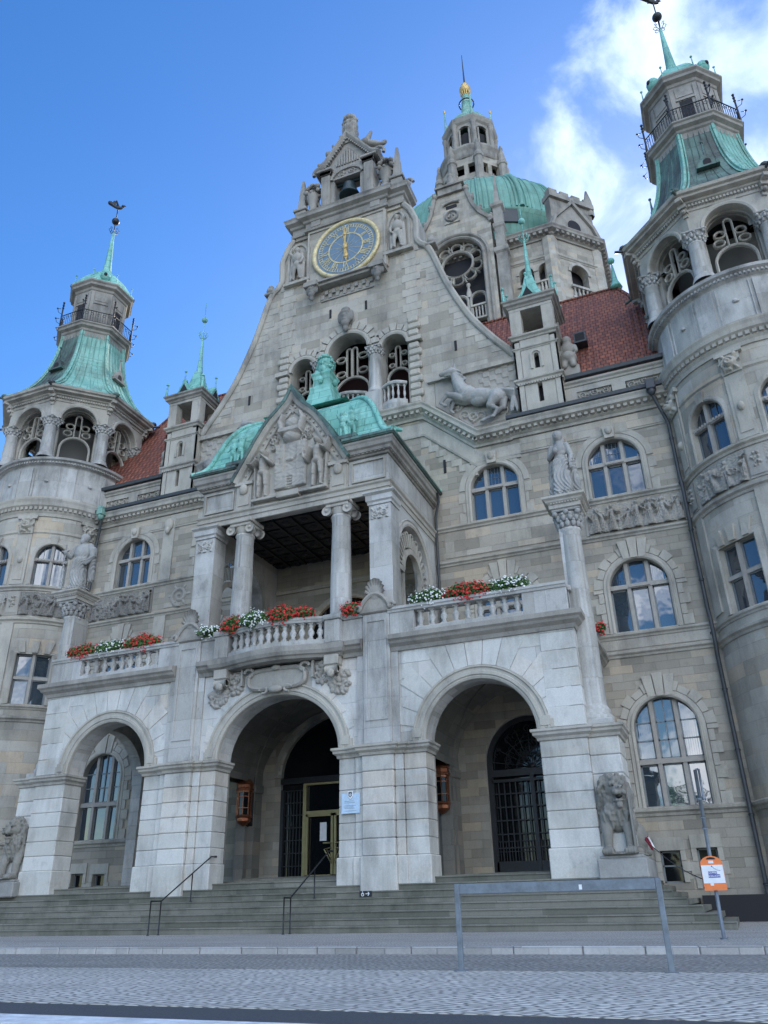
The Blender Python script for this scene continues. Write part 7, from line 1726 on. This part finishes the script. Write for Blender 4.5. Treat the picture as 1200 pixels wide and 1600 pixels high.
g.sweep([(1.55*cos(a), zr+1.55*sin(a)) for a in np.linspace(0, 2*pi, 41)[:-1]], pr, fm2, closed=True)
for k in range(10):
    a = 2*pi*k/10+.3; a2 = a+pi/10
    P = [(1.62*cos(a-.26), zr+1.62*sin(a-.26))]
    for b in np.linspace(-1.9, 1.9, 11): P.append(((2.12+.38*cos(b))*cos(a)-.52*sin(b)*sin(a), zr+(2.12+.38*cos(b))*sin(a)+.52*sin(b)*cos(a)))
    P.append((1.62*cos(a+.26), zr+1.62*sin(a+.26))); g.sweep(P, [(q*.75, d) for q, d in pr], fm2)
    g.sweep([(2.62*cos(a2), zr+2.62*sin(a2)), (2.0*cos(a2), zr+2.0*sin(a2))], [(q*.7, d) for q, d in pr], fm2)
for x in (-1.75, 0, 1.75): g.sweep([(x-.75, 46)]+arcp(x, 50.6, .75, 12)+[(x+.75, 46)], pr, fm2); g.mbox(fm2, x-.7, x+.7, 49.6, 49.8, .3, .8); g.mbox(fm2, x-.7, x+.7, 48.1, 48.3, .3, .8); [g.mbox(fm2, x-.6+.3*k-.06, x-.6+.3*k+.06, 48.3, 49.6, .4, .7) for k in range(5)]
for x in (-.88, .88): g.lathe([(.22, 50.9), (.26, 51.5), (.1, 52.2), (.2, 52.4), (.2, 52.6), (0, 52.8)], x, FY-1.0, 8)
part(g, 'rose_tracery', 'trim', rs)
g = G(); g.mbox(fm2, -2.75, 2.75, 45, 58.2, 1.3, 1.4); part(g, 'rose_void', 'dark', rs)
g = G(); g.mbox(fm2, -.8, .8, 60.2, 61.9, -.12, .1); part(g, 'medallion_panel', 'trim', rs); g = G(); g.field(-.7, .7, 60.3, 61.8, 40, 40, lambda A, B: np.maximum(ring(A, B, 0, 61.05, .6, .12, .2), figure(A, B, 0, 60.2, .7, np.random.default_rng(1))), fm2, d=-.12, cut=.01); part(g, 'medallion', 'relief_dark', rs)
g = G(); g.mbox(fm2, -.55, .55, 62.2, 62.6, -.06, .1); part(g, 'slit_window', 'dark', rs); g = G(); g.tube([(x, FY-1.75, 62.7+.25*cos(x*1.6)) for x in np.linspace(-.85, .85, 9)], .14, 6); part(g, 'hood_mould', 'topst', rs)
# ================================================================== THINGS
def fold(k=44, a=.012, z1=1.9):
    def f(v):
        t = max(0, min(1, (z1-v.z)/.5)); return a*t*sin(k*(v.x+.35*sin(v.z*2.2))+2*sin(v.z*3+v.y*4))+.006*noise.noise(v*9)
    return f
# statues on the two free columns
st_r = [('e', (0, -.02, 2.5), (.17, .2, .23)), ('e', (0, .04, 2.58), (.185, .2, .17)), ('c', (0, .12, 2.5), (0, .15, 2.0), .16, .22), ('c', (0, 0, 2.2), (0, 0, 2.35), .1, .09), ('e', (0, -.2, 2.48), (.035, .05, .06)), ('e', (0, -.16, 2.39), (.07, .05, .03)),
    ('e', (0, 0, 1.92), (.27, .2, .3)), ('e', (0, 0, 1.45), (.24, .2, .4)), ('c', (0, 0, 1.3), (0, .02, .2), .26, .34), ('c', (-.1, -.05, 1.75), (.1, -.05, 1.75), .13, .13),
    ('c', (-.27, 0, 2.08), (-.38, -.05, 1.65), .11, .09), ('c', (-.38, -.05, 1.65), (-.12, -.28, 1.78), .085, .065), ('e', (-.08, -.3, 1.8), (.1, .09, .12)), ('c', (.27, 0, 2.08), (.4, 0, 1.62), .11, .1), ('c', (.4, 0, 1.62), (.38, -.16, 1.25), .09, .07), ('e', (.4, -.2, 1.1), (.08, .07, .11)),
    ('c', (-.32, .12, 2.0), (-.42, .14, .1), .1, .17), ('c', (.33, .12, 1.9), (.44, .14, .15), .1, .16), ('e', (-.14, -.25, .12), (.1, .2, .08)), ('e', (.16, -.25, .12), (.1, .2, .08)), ('c', (-.12, -.12, 1.4), (-.16, -.2, .2), .15, .17), ('c', (.14, -.1, 1.4), (.18, -.16, .2), .14, .17), ('e', (0, 0, .03), (.52, .42, .08))]
st_l = [('e', (0, -.02, 2.5), (.17, .2, .22)), ('e', (0, .04, 2.58), (.21, .21, .2)), ('e', (0, -.16, 2.34), (.12, .1, .15)), ('c', (0, 0, 2.2), (0, 0, 2.35), .12, .1), ('e', (0, -.2, 2.47), (.035, .05, .06)),
    ('e', (0, 0, 1.85), (.4, .27, .45)), ('e', (0, 0, 1.3), (.36, .27, .5)), ('c', (0, 0, 1.3), (0, .05, .2), .33, .36), ('c', (-.36, 0, 2.08), (-.55, -.08, 1.65), .14, .11), ('c', (-.55, -.08, 1.65), (-.62, -.3, 1.72), .1, .08), ('e', (-.64, -.34, 1.76), (.09, .09, .1)),
    ('c', (-.64, -.34, 1.1), (-.64, -.34, 2.15), .035, .035), ('c', (-.8, -.34, 1.85), (-.48, -.34, 1.85), .04, .04), ('c', (-.64, -.34, 1.1), (-.6, -.3, .1), .06, .05), ('c', (.36, 0, 2.1), (.58, -.05, 1.55), .15, .13), ('c', (.58, -.05, 1.55), (.4, -.2, 1.25), .12, .1), ('e', (.36, -.22, 1.2), (.09, .09, .1)),
    ('c', (.5, .05, 1.9), (.55, .1, .5), .17, .14), ('c', (-.16, -.1, 1.4), (-.2, -.24, .75), .17, .13), ('c', (-.2, -.24, .75), (-.22, -.1, .12), .12, .09), ('e', (-.22, -.2, .1), (.1, .2, .08)), ('e', (.2, -.22, .1), (.1, .2, .08)), ('c', (.15, -.1, 1.3), (.2, -.14, .2), .15, .15), ('e', (0, 0, .03), (.55, .45, .08))]
for s, pr_, lb in ((1, st_r, 'stone statue of a robed woman on the column right of the terrace'), (-1, st_l, 'stone statue of a bearded man holding a sword on the column left of the terrace')):
    V, F = blob(pr_, .02, 1, fold(50, .019, 1.8)); g = G(); g.add(place(V, (s*10.95, YA+.76, 13.56), -.1 if s > 0 else .15, 1.02), F, 0, True)
    g.obj('statue', 'statue', label=lb, cat='statue', group='statues on the free columns')
YL = 25.45
# lions
def lion(s, lb):
    H = lambda p: p
    ty = .42 if s > 0 else -.1
    def hd(p):      # turn the head about the neck
        c_, s_ = cos(ty), sin(ty); x, y = p[0], p[1]+.25; return (x*c_-y*s_, x*s_+y*c_-.25, p[2])
    P = [('c', (0, .05, 1.15), (0, 1.35, .7), .42, .42), ('e', (0, -.1, 1.05), (.36, .38, .5)), ('e', (-.33, 1.3, .48), (.26, .46, .46)), ('e', (.33, 1.3, .48), (.26, .46, .46)), ('e', (-.38, .85, .14), (.16, .36, .14)), ('e', (.38, .85, .14), (.16, .36, .14))]
    for q in (-1, 1):
        P += [('c', (q*.27, -.2, 1.0), (q*.29, -.38, .5), .2, .145), ('c', (q*.29, -.38, .5), (q*.29, -.4, .14), .14, .12), ('e', (q*.29, -.52, .11), (.17, .24, .12))]
        P += [('e', (q*.29+dx, -.7, .09), (.048, .09, .085)) for dx in (-.11, -.035, .04, .11)]
    P += [('e', hd((0, -.35, 1.68)), (.29, .3, .3), ty), ('e', hd((0, -.66, 1.6)), (.17, .2, .14), ty), ('e', hd((0, -.82, 1.66)), (.1, .07, .06), ty), ('e', hd((0, -.6, 1.36)), (.13, .17, .06), ty), ('e', hd((-.12, -.6, 1.79)), (.1, .1, .07), ty), ('e', hd((.12, -.6, 1.79)), (.1, .1, .07), ty),
          ('e', hd((-.1, -.77, 1.55)), (.08, .09, .08), ty), ('e', hd((.1, -.77, 1.55)), (.08, .09, .08), ty), ('e', hd((0, -.64, 1.25)), (.09, .08, .1), ty), ('e', hd((-.27, -.32, 1.93)), (.09, .06, .11), ty), ('e', hd((.27, -.32, 1.93)), (.09, .06, .11), ty), ('e', hd((0, -.5, 1.9)), (.16, .16, .1), ty)]
    rr = random.Random(12)
    for k in range(80):        # mane locks hanging round the face and down the chest
        a = rr.uniform(-pi*.98, pi*.98); lvl = rr.random(); rad_ = .33+.12*rr.random()
        x, z = sin(a)*rad_, 1.66+cos(a)*rad_*.95; y = -.2+.25*abs(cos(a*.5))*0-lvl*.12
        dn = .28+.25*rr.random(); P.append(('c', hd((x, y-.08, z)), (x*1.12+rr.uniform(-.04, .04), y+.1-.1*(cos(a) < 0), z-dn), .062, .022))
    for k in range(44):
        x = rr.uniform(-.36, .36); z = rr.uniform(1.0, 1.45); P.append(('c', (x, -.38-.12*cos(x*3), z), (x*.9+rr.uniform(-.03, .03), -.4, z-rr.uniform(.2, .38)), .06, .02))
    for k in range(22): x = rr.choice([-1, 1])*rr.uniform(.3, .45); y = rr.uniform(-.15, .5); z = rr.uniform(1.2, 1.75); P.append(('c', (x*.95, y, z), (x, y+.05, z-.35), .1, .04))
    P += [('c', (.1, 1.75, .3), (.55, 1.2, .1), .07, .05), ('e', (.58, 1.1, .12), (.1, .16, .1)), ('e', (0, .5, .03), (.62, 1.35, .06))]
    V, F = blob(P, .02, 1, lambda v: .012*noise.noise(v*7)+(.03*noise.noise(Vector((v.x*16, v.y*16, v.z*4))) if v.z > .85 else 0))
    g = G(); g.add(place(V, (s*11.25, YL-.12, 1.8), 0, 1.06, False), F, 0, True)
    # dark mouth and eyes
    c0 = Vector((s*11.25, YL-.12, 1.8)); L = lambda p: tuple(Vector(hd(p))*1.06+c0)
    root = g.obj('lion_statue', ['lion', 'dark'], label=lb, cat='lion statue', group='stone lions beside the steps')
    g = G(); g.ball(L((0, -.68, 1.45)), (.1, .1, .05), 10, 6)
    for q in (-1, 1): g.ball(L((q*.12, -.665, 1.735)), .03, 8, 6); g.ball(L((q*.045, -.885, 1.665)), .02, 6, 4)
    g.obj('mouth_and_eyes', 'iron', root)
    g = G()
    if s > 0:   # heraldic shield held edge-on under the paw
        mp = lambda u, z, d: tuple(Vector((s*11.25+.42+d*.35, YL-.62+u*.55+d*0, z)))
        g.prism([(-.32, 1.85), (.32, 1.85), (.42, 2.6), (.34, 3.35), (-.34, 3.4), (-.3, 2.6)], mp, 0, .14); g.obj('shield', 'lion', root)
for s, lb in ((1, 'weathered stone lion with open mouth sitting on the block right of the steps'), (-1, 'stone lion with curly mane cut off by the left edge of the photo')):
    lion(s, lb)
    g = G(); g.cbox(*sorted((s*10.6, s*11.95)), YL-.85, YL+1.9, 1.2, 1.72, .04); g.cbox(*sorted((s*10.68, s*11.87)), YL-.78, YL+1.85, 1.72, 1.8, .02); g.obj('lion_plinth', 'statue', label='pale stone block under the lion at the '+('right' if s > 0 else 'left')+' end of the steps', cat='plinth', group='lion plinths')
# flowers: one clump = one planted box on the parapet
def flowers(x0, x1, y, z, kind, lb, h=.42, spread=.24):
    rr = random.Random(int(x0*100)); root = empty('flower_box', ((x0+x1)/2, y, z), lb, 'flower box', 'flower boxes along the terrace parapet')
    g = G(); g.cbox(x0+.08, x1-.08, y-.09, y+.12, z, z+.17, .02); g.obj('planter', 'gutter', root)
    g = G(); g2 = G(); W = x1-x0; n = int(230*W/1.0)
    def inside():
        while True:
            u, v, q = rr.uniform(-1, 1), rr.uniform(-1, 1), rr.uniform(-1, 1)
            if u*u*.9+v*v+q*q <= 1: break
        x = (x0+x1)/2+u*W*.56; lumpy = .75+.4*noise.noise(Vector((x*3.1, kind == 'red', 5)))
        return Vector((x, y-.06+q*spread*1.1, z+.14+v*h*lumpy*(1 if v > 0 else .85)))
    for i in range(n*5):
        c = inside(); r = rr.uniform(.03, .065); a = Vector((rr.uniform(-1, 1), rr.uniform(-1, 1), rr.uniform(-.3, 1))).normalized(); b = a.orthogonal().normalized()*r; d = a.cross(b)
        g.add([c-b, c-d*.7+a*.012, c+b, c+d*.7+a*.012], [(0, 1, 2, 3)])
    for i in range(int(n*(.95 if kind == 'red' else .75))):
        c = inside(); o = (c-Vector(((x0+x1)/2, y, z+.1))); o.x *= .3; o = o.normalized(); c += o*rr.uniform(.03, .12)
        R = rr.uniform(.03, .055)
        for k in range(9 if kind == 'red' else 6):
            nn = (o+Vector((rr.uniform(-.8, .8), rr.uniform(-.8, .8), rr.uniform(-.6, .8)))).normalized(); b = nn.orthogonal().normalized()*rr.uniform(.018, .03); d = nn.cross(b); p = c+nn*R*.8
            g2.add([p-b, p-d, p+b, p+d], [(0, 1, 2, 3)])
    for i in range(int(n*.25)):
        c = inside(); t = c+Vector((rr.uniform(-.1, .1), rr.uniform(-.12, .02), rr.uniform(.02, .2))); g.tube([c, t], .006, 3)
    g.obj('leaves', 'leaf', root); g2.obj('blossoms', 'redfl' if kind == 'red' else 'whitefl', root)
yb = YA-.02
flowers(-9.95, -8.55, yb, 10.14, 'red', 'red geraniums at the left end of the left terrace parapet')
flowers(-8.5, -7.15, yb, 10.14, 'white', 'white flowers between two red clumps on the left terrace parapet')
flowers(-7.1, -5.5, yb, 10.14, 'red', 'red geraniums at the right end of the left terrace parapet, next to the pilaster shell')
flowers(-3.55, -2.7, YA-.1, 10.13, 'white', 'white flowers low beside the left foot of the loggia', .3)
flowers(-2.25, -1.35, YA-.42, 10.13, 'red', 'red geraniums at the left end of the curved centre balcony')
flowers(-1.3, -.15, YA-.65, 10.13, 'white', 'white flowers in the middle of the curved centre balcony')
flowers(-.15, .95, YA-.65, 10.13, 'red', 'tallest red geraniums on the curved centre balcony', .42)
flowers(1.0, 1.6, YA-.5, 10.13, 'red', 'small red geranium clump at the right end of the curved centre balcony', .26)
flowers(2.65, 3.35, YA-.1, 10.13, 'red', 'red geraniums squeezed between loggia column and right pilaster shell', .34)
flowers(5.3, 6.5, yb, 10.14, 'white', 'white flowers at the left end of the right terrace parapet')
flowers(6.5, 8.1, yb, 10.14, 'red', 'red geraniums between two white clumps on the right terrace parapet')
flowers(8.1, 9.4, yb, 10.14, 'white', 'white flowers at the right end of the right terrace parapet', .38)
flowers(10.75, 11.15, YF-.35, 9.99, 'red', 'few pink red blossoms on the sill right of the column', .25, .12)
# wall lanterns
def lantern(x, y, lb):
    root = empty('wall_lantern', (x, y, 3.75), lb, 'wall lantern', 'copper lanterns in the entrance hall'); n = 8; c = lambda r: ngon(x, y, r, n)
    g = G(); g.molding(c(.3), [(0, 5.05), (.06, 5.05), (.08, 5.12), (.02, 5.16), (.04, 5.28), (.08, 5.3), (.06, 5.36), (-.1, 5.55), (-.2, 5.7)], True); g.ball((x, y, 5.8), .1); g.molding(c(.3), [(0, 5.05), (0, 4.98), (-.1, 4.96)], True); g.obj('lantern_top', 'lcopper', root)
    g = G(); g.molding(c(.3), [(-.02, 4.1), (.03, 4.1), (.06, 4.02), (0, 3.98), (0, 3.86), (-.08, 3.78), (-.2, 3.7), (-.29, 3.66)], True); g.obj('lantern_base', 'lcopper', root)
    g = G()
    for (px, py) in c(.295): g.box(px-.018, px+.018, py-.018, py+.018, 4.1, 5.05)
    for z in (4.35, 4.8): g.molding(c(.29), [(0, z), (.02, z), (.02, z+.03), (0, z+.03)], True)
    g.obj('lantern_bars', 'lcopper', root)
    g = G(); g.molding(c(.27), [(0, 4.1), (0, 5.05)], True); g.obj('lantern_glass', 'darkglass', root)
    g = G(); g.tube([(x, y, 4.3), (x, y, 4.62)], .04, 8); g.obj('lamp', 'lampglow', root)
    g = G(); g.tube([(x, y+.05, 5.6), (x, YF-.62, 5.75)], .035, 6); g.tube([(x, y+.05, 3.8), (x, YF-.62, 3.7)], .03, 6); g.cbox(x-.22, x+.22, YF-.66, YF-.6, 3.7, 6.0, .02); g.obj('wall_bracket', 'iron', root)
lantern(-4.25, YF-1.0, 'copper wall lantern seen through the left side of the centre arch')
lantern(4.35, YF-1.0, 'copper wall lantern half hidden behind the pier left of the iron gate')
# enamel plaque with crest
g = G(); x = 2.92; y = YA-.06; g.cbox(x-.33, x+.33, y-.06, y+.05, 3.36, 3.98, .008); pq = g.obj('plaque', 'plaque', label='pale blue plaque with small crest on the pier right of the main door', cat='plaque')
g = G(); mpq = FR(y-.06); g.prism([(x-.09, 4.05), (x+.09, 4.05), (x+.09, 3.88), (x, 3.8), (x-.09, 3.88)], mpq, -.03, 0); g.obj('crest', 'white', pq)
g = G(); g.prism([(x-.06, 4.02), (x+.06, 4.02), (x+.06, 3.9), (x, 3.85), (x-.06, 3.9)], mpq, -.036, -.03); g.obj('crest_field', 'gutter', pq)
g = G()
for q in (-1, 0, 1): g.ball((x+q*.028, y-.097, 3.93+.03*(q == 0)), (.018, .006, .018), 8, 6)
g.prism([(x-.02, 3.915), (x+.02, 3.915), (x, 3.87)], mpq, -.042, -.036); g.obj('crest_leaf', 'white', pq)
def text(body, name, m, size, loc, parent, rot=(pi/2, 0, 0)):
    cu = bpy.data.curves.new(name, 'FONT'); cu.body = body; cu.size = size; cu.align_x = 'CENTER'; cu.align_y = 'CENTER'; cu.extrude = .0008; cu.offset = .0012
    o = bpy.data.objects.new(name, cu); scene.collection.objects.link(o)
    dg = bpy.context.evaluated_depsgraph_get(); me = bpy.data.meshes.new_from_object(o.evaluated_get(dg)); bpy.data.objects.remove(o)
    me.name = name; me.materials.clear(); me.materials.append(M[m]); o = bpy.data.objects.new(name, me); scene.collection.objects.link(o); o.rotation_euler = rot
    if parent: o.parent = parent; o.location = Vector(loc)-ORG[parent.name]
    else: o.location = loc
    return o
g = G()
for i, z in enumerate((3.74, 3.69, 3.6, 3.56, 3.52, 3.44)): g.box(x-.22, x+.1+.05*((i*7) % 3), y-.063, y-.059, z-.006, z+.006)
g.obj('engraved_lines', 'steel', pq)
# handrails on the steps
def handrail(x0, pts, posts, lb):
    root = empty('handrail', (pts[0][0], pts[0][1], 0), lb, 'handrail', 'iron handrails on the steps')
    g = G(); g.tube(pts, .022, 8); a = pts[-1]; g.tube([(a[0]+.0, a[1]+.0, a[2]), (a[0]+.06, a[1]+.06, a[2]+.0)], .035, 8); g.obj('rail', 'iron', root)
    for (px, py, z0, z1) in posts: g = G(); g.tube([(px, py, z0), (px, py, z1)], .02, 8); g.tube([(px, py, z0), (px, py, z0+.02)], .045, 8); g.obj('post', 'iron', root)
def rail_pts(u): return None
xh = -2.6
handrail(xh, [(-2.55, 22.2, .93), (-2.4, 22.5, .93), (-2.35, 25.0, 2.28), (-2.33, 25.15, 2.28)], [(-2.55, 22.2, 0, .93), (-2.4, 22.5, 0, .93), (-2.37, 24.0, .9, 1.74)], 'black iron handrail rising up the left half of the steps')
handrail(2.2, [(2.05, 22.2, .93), (2.1, 22.5, .93), (2.1, 25.0, 2.28), (2.1, 25.15, 2.28)], [(2.05, 22.2, 0, .93), (2.1, 22.5, 0, .93), (2.1, 24.0, .9, 1.74)], 'black iron handrail in front of the main door')
# wheelchair direction plate on a riser
g = G(); yy = YS-.3-2*.358-.004; mw = FR(yy); x = 3.6; z = 1.0; g.mbox(mw, x-.2, x+.2, z-.08, z+.08, -.008, .004); wp = g.obj('wheelchair_sign', 'iron', label='small dark plate with wheelchair symbol and arrow on a step riser', cat='sign')
g = G(); g.sweep([(x-.1+.04*cos(a), z-.02+.04*sin(a)) for a in np.linspace(0, 2*pi, 15)[:-1]], [(-.008, -.012), (.008, -.012), (.008, -.008), (-.008, -.008)], mw, closed=True)
g.mbox(mw, x-.108, x-.092, z-.01, z+.045, -.012, -.008); g.prism([(x-.1+.013*cos(a), z+.058+.013*sin(a)) for a in np.linspace(0, 2*pi, 9)[:-1]], mw, -.012, -.008); g.mbox(mw, x-.108, x-.07, z-.0, z+.012, -.0125, -.008)
g.mbox(mw, x, x+.11, z-.009, z+.009, -.012, -.008); g.prism([(x+.07, z+.05), (x+.092, z+.055), (x+.13, z), (x+.092, z-.055), (x+.07, z-.05), (x+.105, z)], mw, -.013, -.008); g.obj('symbol', 'white', wp)
# road barrier (rounded rectangular steel frame)
bx0, bx1, by, bz = 10.52, 13.28, 11.66, .95
root = empty('barrier', ((bx0+bx1)/2, by, -.1), 'grey flat steel hoop barrier standing on the cobbled road', 'barrier')
g = G(); g.cbox(bx0+.07, bx1-.07, by-.03, by+.03, bz-.13, bz, .006); g.obj('crossbar', 'steel', root)
for a, b in ((bx0, bx0+.07), (bx1-.07, bx1)): g = G(); g.cbox(a, b, by-.032, by+.032, -.1, bz+.002, .008); g.cbox(a-.05, b+.05, by-.08, by+.08, -.1, -.088, .003); g.obj('leg', 'steel', root)
g = G(); g.box(12.24, 12.28, by-.0325, by-.03, bz-.11, bz-.05); g.obj('sticker', 'white', root)
# sign post with orange election-style poster board
root = empty('sign_post', (13.78, 17.8, 0), 'thin steel post with an orange and white poster board on the pavement', 'sign post')
g = G(); g.tube([(13.74, 17.8, 0), (13.78, 17.8, 3.02)], .035, 10); g.tube([(13.74, 17.8, 0), (13.74, 17.8, .03)], .07, 10); g.obj('post', 'steel', root)
g = G(); g.tube([(13.84, 17.8, 2.45), (13.85, 17.8, 3.03)], .022, 8); g.tube([(13.78, 17.8, 3.02), (13.85, 17.8, 3.03)], .022, 8)
for z in (1.9, 2.1, 2.45): g.tube([(13.76, 17.8, z), (13.765, 17.8, z+.04)], .05, 8)
g.obj('clamp', 'steel', root)
ms = FR(17.73); cx_ = 13.76; w_ = .2
out_ = [(cx_-w_, .82), (cx_+w_, .82), (cx_+w_, 1.28)]+[(cx_+w_*cos(a), 1.28+.14*sin(a)) for a in np.linspace(0, pi, 15)][1:-1]+[(cx_-w_, 1.28)]
g = G(); g.prism(out_, ms, 0, .025); bd = g.obj('poster_board', 'orange', root)
g = G(); g.mbox(ms, cx_-w_+.006, cx_+w_-.006, .945, 1.26, -.004, -.001); g.mbox(ms, cx_-.08, cx_-.02, .905, .944, -.004, -.001); g.mbox(ms, cx_-.05, cx_+.04, 1.29, 1.335, -.004, -.001); g.obj('white_panel', 'white', bd)
g = G(); g.prism([(cx_-.09, 1.36), (cx_+.09, 1.36), (cx_+.06, 1.39), (cx_, 1.4), (cx_-.06, 1.39)], ms, -.003, .0); g.obj('grip_hole', 'dark', bd)
g = G(); g.mbox(ms, cx_-.085, cx_+.07, 1.1, 1.15, -.007, -.005); g.mbox(ms, cx_-.09, cx_+.12, 1.04, 1.097, -.007, -.005); g.obj('print_bar', 'blue', bd)
text('COFFEE', 'lettering', 'white', .042, (cx_-.008, 17.7215, 1.125), bd); text('SCHLUCHT', 'lettering', 'white', .042, (cx_+.015, 17.7215, 1.068), bd)
g = G(); g.tube([(cx_+.14, 17.724, 1.16), (cx_+.08, 17.724, 1.17), (cx_+.03, 17.724, 1.2), (cx_-.005, 17.724, 1.245)], .003, 4); g.prism([(cx_-.015, 1.25), (cx_+.012, 1.245), (cx_-.012, 1.22)], ms, -.007, -.005); g.obj('printed_arrow', 'blue', bd)
# cord from the lion to the post, folded cloth behind the lion
g = G(); P = [Vector((12.05, YL-.1, 2.05)).lerp(Vector((13.9, 18.5, .9)), t)-Vector((0, 0, .16*sin(pi*t))) for t in np.linspace(0, 1, 14)]; g.tube(P, .012, 5); g.obj('cord', 'iron', label='thin dark cord stretched from the right lion towards the sign post', cat='cord')
V, F = blob([('c', (0, 0, 0), (.25, .05, -.55), .12, .1), ('c', (.08, .0, .1), (.3, 0, -.45), .07, .06)], .03, 1, fold(30, .02, 3)); g = G(); g.add(place(V, (11.9, YL+.5, 2.25), .1, .45), F, 0, True)
cl = g.obj('folded_cloth', 'wine', label='wine red cloth with white edge hanging behind the right lion', cat='cloth'); g = G(); g.tube([(11.96, YL+.42, 2.3), (12.03, YL+.4, 2.14), (12.08, YL+.42, 2.0)], .022, 8); g.obj('white_edge', 'cloth', cl)
# ring lamp glow inside right window and lamp seen in lower window
g = G(); c0 = Vector((12.5, 31.75, 11.35)); g.tube([c0+Vector((.9*cos(a), .35*sin(a)+0, .12*sin(a))) for a in np.linspace(0, 2*pi, 40)[:-1]], .035, 6, closed=True); g.obj('ring_lamp', 'ring', label='thin white ring lamp glowing behind the middle right window', cat='lamp')
g = G(); g.tube([(13.55, 31.7, 5.6), (13.58, 31.7, 6.2)], .12, 12); g.obj('hanging_lamp', 'lampglow', label='warm lamp glowing behind the large lower right window', cat='lamp')
# partly hidden person at the left edge, one arm raised
px_, py_, pz_ = -12.0, 24.1, .9
def pers(P): return [(p[0], tuple(np.array(p[1])+0), *p[2:]) for p in P]
body = [('e', (0, 0, 1.6), (.085, .1, .125)), ('c', (0, 0, 1.42), (0, 0, 1.5), .055, .05), ('e', (0, 0, 1.25), (.19, .12, .25)), ('e', (0, 0, .98), (.16, .12, .16)), ('c', (-.09, 0, .9), (-.1, 0, .5), .09, .065), ('c', (-.1, 0, .5), (-.1, .02, .1), .062, .042), ('c', (.09, 0, .9), (.1, 0, .5), .09, .065), ('c', (.1, 0, .5), (.1, .02, .1), .062, .042),
    ('e', (-.1, -.06, .05), (.05, .12, .045)), ('e', (.1, -.06, .05), (.05, .12, .045)), ('c', (-.2, 0, 1.38), (-.27, 0, 1.1), .05, .042), ('c', (-.27, 0, 1.1), (-.25, -.06, .85), .04, .03), ('e', (-.25, -.07, .77), (.025, .04, .06)),
    ('c', (.2, 0, 1.38), (.42, -.02, 1.2), .05, .042), ('c', (.42, -.02, 1.2), (.56, -.05, 1.4), .038, .027), ('e', (.57, -.05, 1.45), (.035, .018, .045)), ('e', (0, -.1, 1.58), (.016, .025, .025)), ('e', (-.09, 0, 1.6), (.015, .025, .03)), ('e', (.09, 0, 1.6), (.015, .025, .03)), ('e', (0, -.09, 1.53), (.03, .015, .01))]
for k, (dx, L_) in enumerate(((-.028, .06), (-.009, .075), (.01, .08), (.028, .065))): body.append(('c', (.57+dx, -.05, 1.48), (.575+dx*1.3, -.065, 1.48+L_), .0095, .008))
body.append(('c', (.545, -.05, 1.44), (.505, -.065, 1.475), .011, .009))
V, F = blob(body, .012, 1); g = G(); g.add(place(V, (px_, py_, pz_), 0, 1.0), F, 0, True)
pn = g.obj('person', 'skin', label='person in a white top at the far left edge, one forearm raised', cat='person')
V, F = blob([('e', (0, 0, 1.25), (.21, .14, .27)), ('e', (0, 0, .98), (.185, .145, .16)), ('c', (-.2, 0, 1.38), (-.27, 0, 1.1), .066, .06), ('c', (.2, 0, 1.38), (.4, -.02, 1.215), .066, .06)], .02, 1); g = G(); g.add(place(V, (px_, py_, pz_), 0, 1.0), F, 0, True); g.obj('shirt', 'cloth', pn)
V, F = blob([('e', (0, 0, .9), (.18, .14, .12)), ('c', (-.09, 0, .9), (-.1, 0, .5), .105, .08), ('c', (-.1, 0, .5), (-.1, .02, .12), .078, .065), ('c', (.09, 0, .9), (.1, 0, .5), .105, .08), ('c', (.1, 0, .5), (.1, .02, .12), .078, .065)], .02, 1); g = G(); g.add(place(V, (px_, py_, pz_), 0, 1.0), F, 0, True); g.obj('trousers', 'jeans', pn)
V, F = blob([('e', (0, .03, 1.64), (.1, .1, .12)), ('e', (0, .06, 1.55), (.095, .07, .14))], .02, 1); g = G(); g.add(place(V, (px_, py_, pz_), 0, 1.0), F, 0, True); g.obj('hair', 'hair', pn)

def tree(x, y, h, seed, lb):
    rr = random.Random(seed); root = empty('tree', (x, y, -.14), lb, 'tree', 'trees across the street reflected in the windows')
    g = G(); g.tube([(x, y, -.14), (x+.1, y, h*.3), (x-.1, y+.2, h*.6)], [.4, .3, .16], 10); tips = []
    for k in range(9):
        a = rr.uniform(0, 2*pi); z = h*rr.uniform(.3, .6); q = h*rr.uniform(.2, .33); e = (x+q*cos(a), y+q*sin(a), z+h*rr.uniform(.1, .28)); g.tube([(x, y, z), ((x+e[0])/2, (y+e[1])/2, (z+e[2])/2+.3), e], [.16, .1, .04], 6); tips.append(e)
    g.obj('trunk', 'gutter', root); tips.append((x, y, h*.82)); g = G()
    for e in tips:
        for k in range(260):
            v = Vector((rr.gauss(0, 1), rr.gauss(0, 1), rr.gauss(0, .8))); v = Vector(e)+v*h*.07; n_ = Vector((rr.uniform(-1, 1), rr.uniform(-1, 1), rr.uniform(-1, 1))).normalized(); b_ = n_.orthogonal().normalized()*rr.uniform(.1, .22); e_ = n_.cross(b_)
            g.add([v-b_, v-e_*.6, v+b_, v+e_*.6], [(0, 1, 2, 3)])
    g.obj('crown', 'leaf', root)
for i, (x, y, h, lb) in enumerate(((-8, -14, 11, 'broad tree across the street reflected at the left'), (4, -20, 13, 'tall tree across the street reflected in the middle'), (13, -13, 9, 'smaller tree across the street reflected in the large right window'), (-24, -18, 13, 'tree across the street far to the left'))): tree(x, y, h, 40+i, lb)
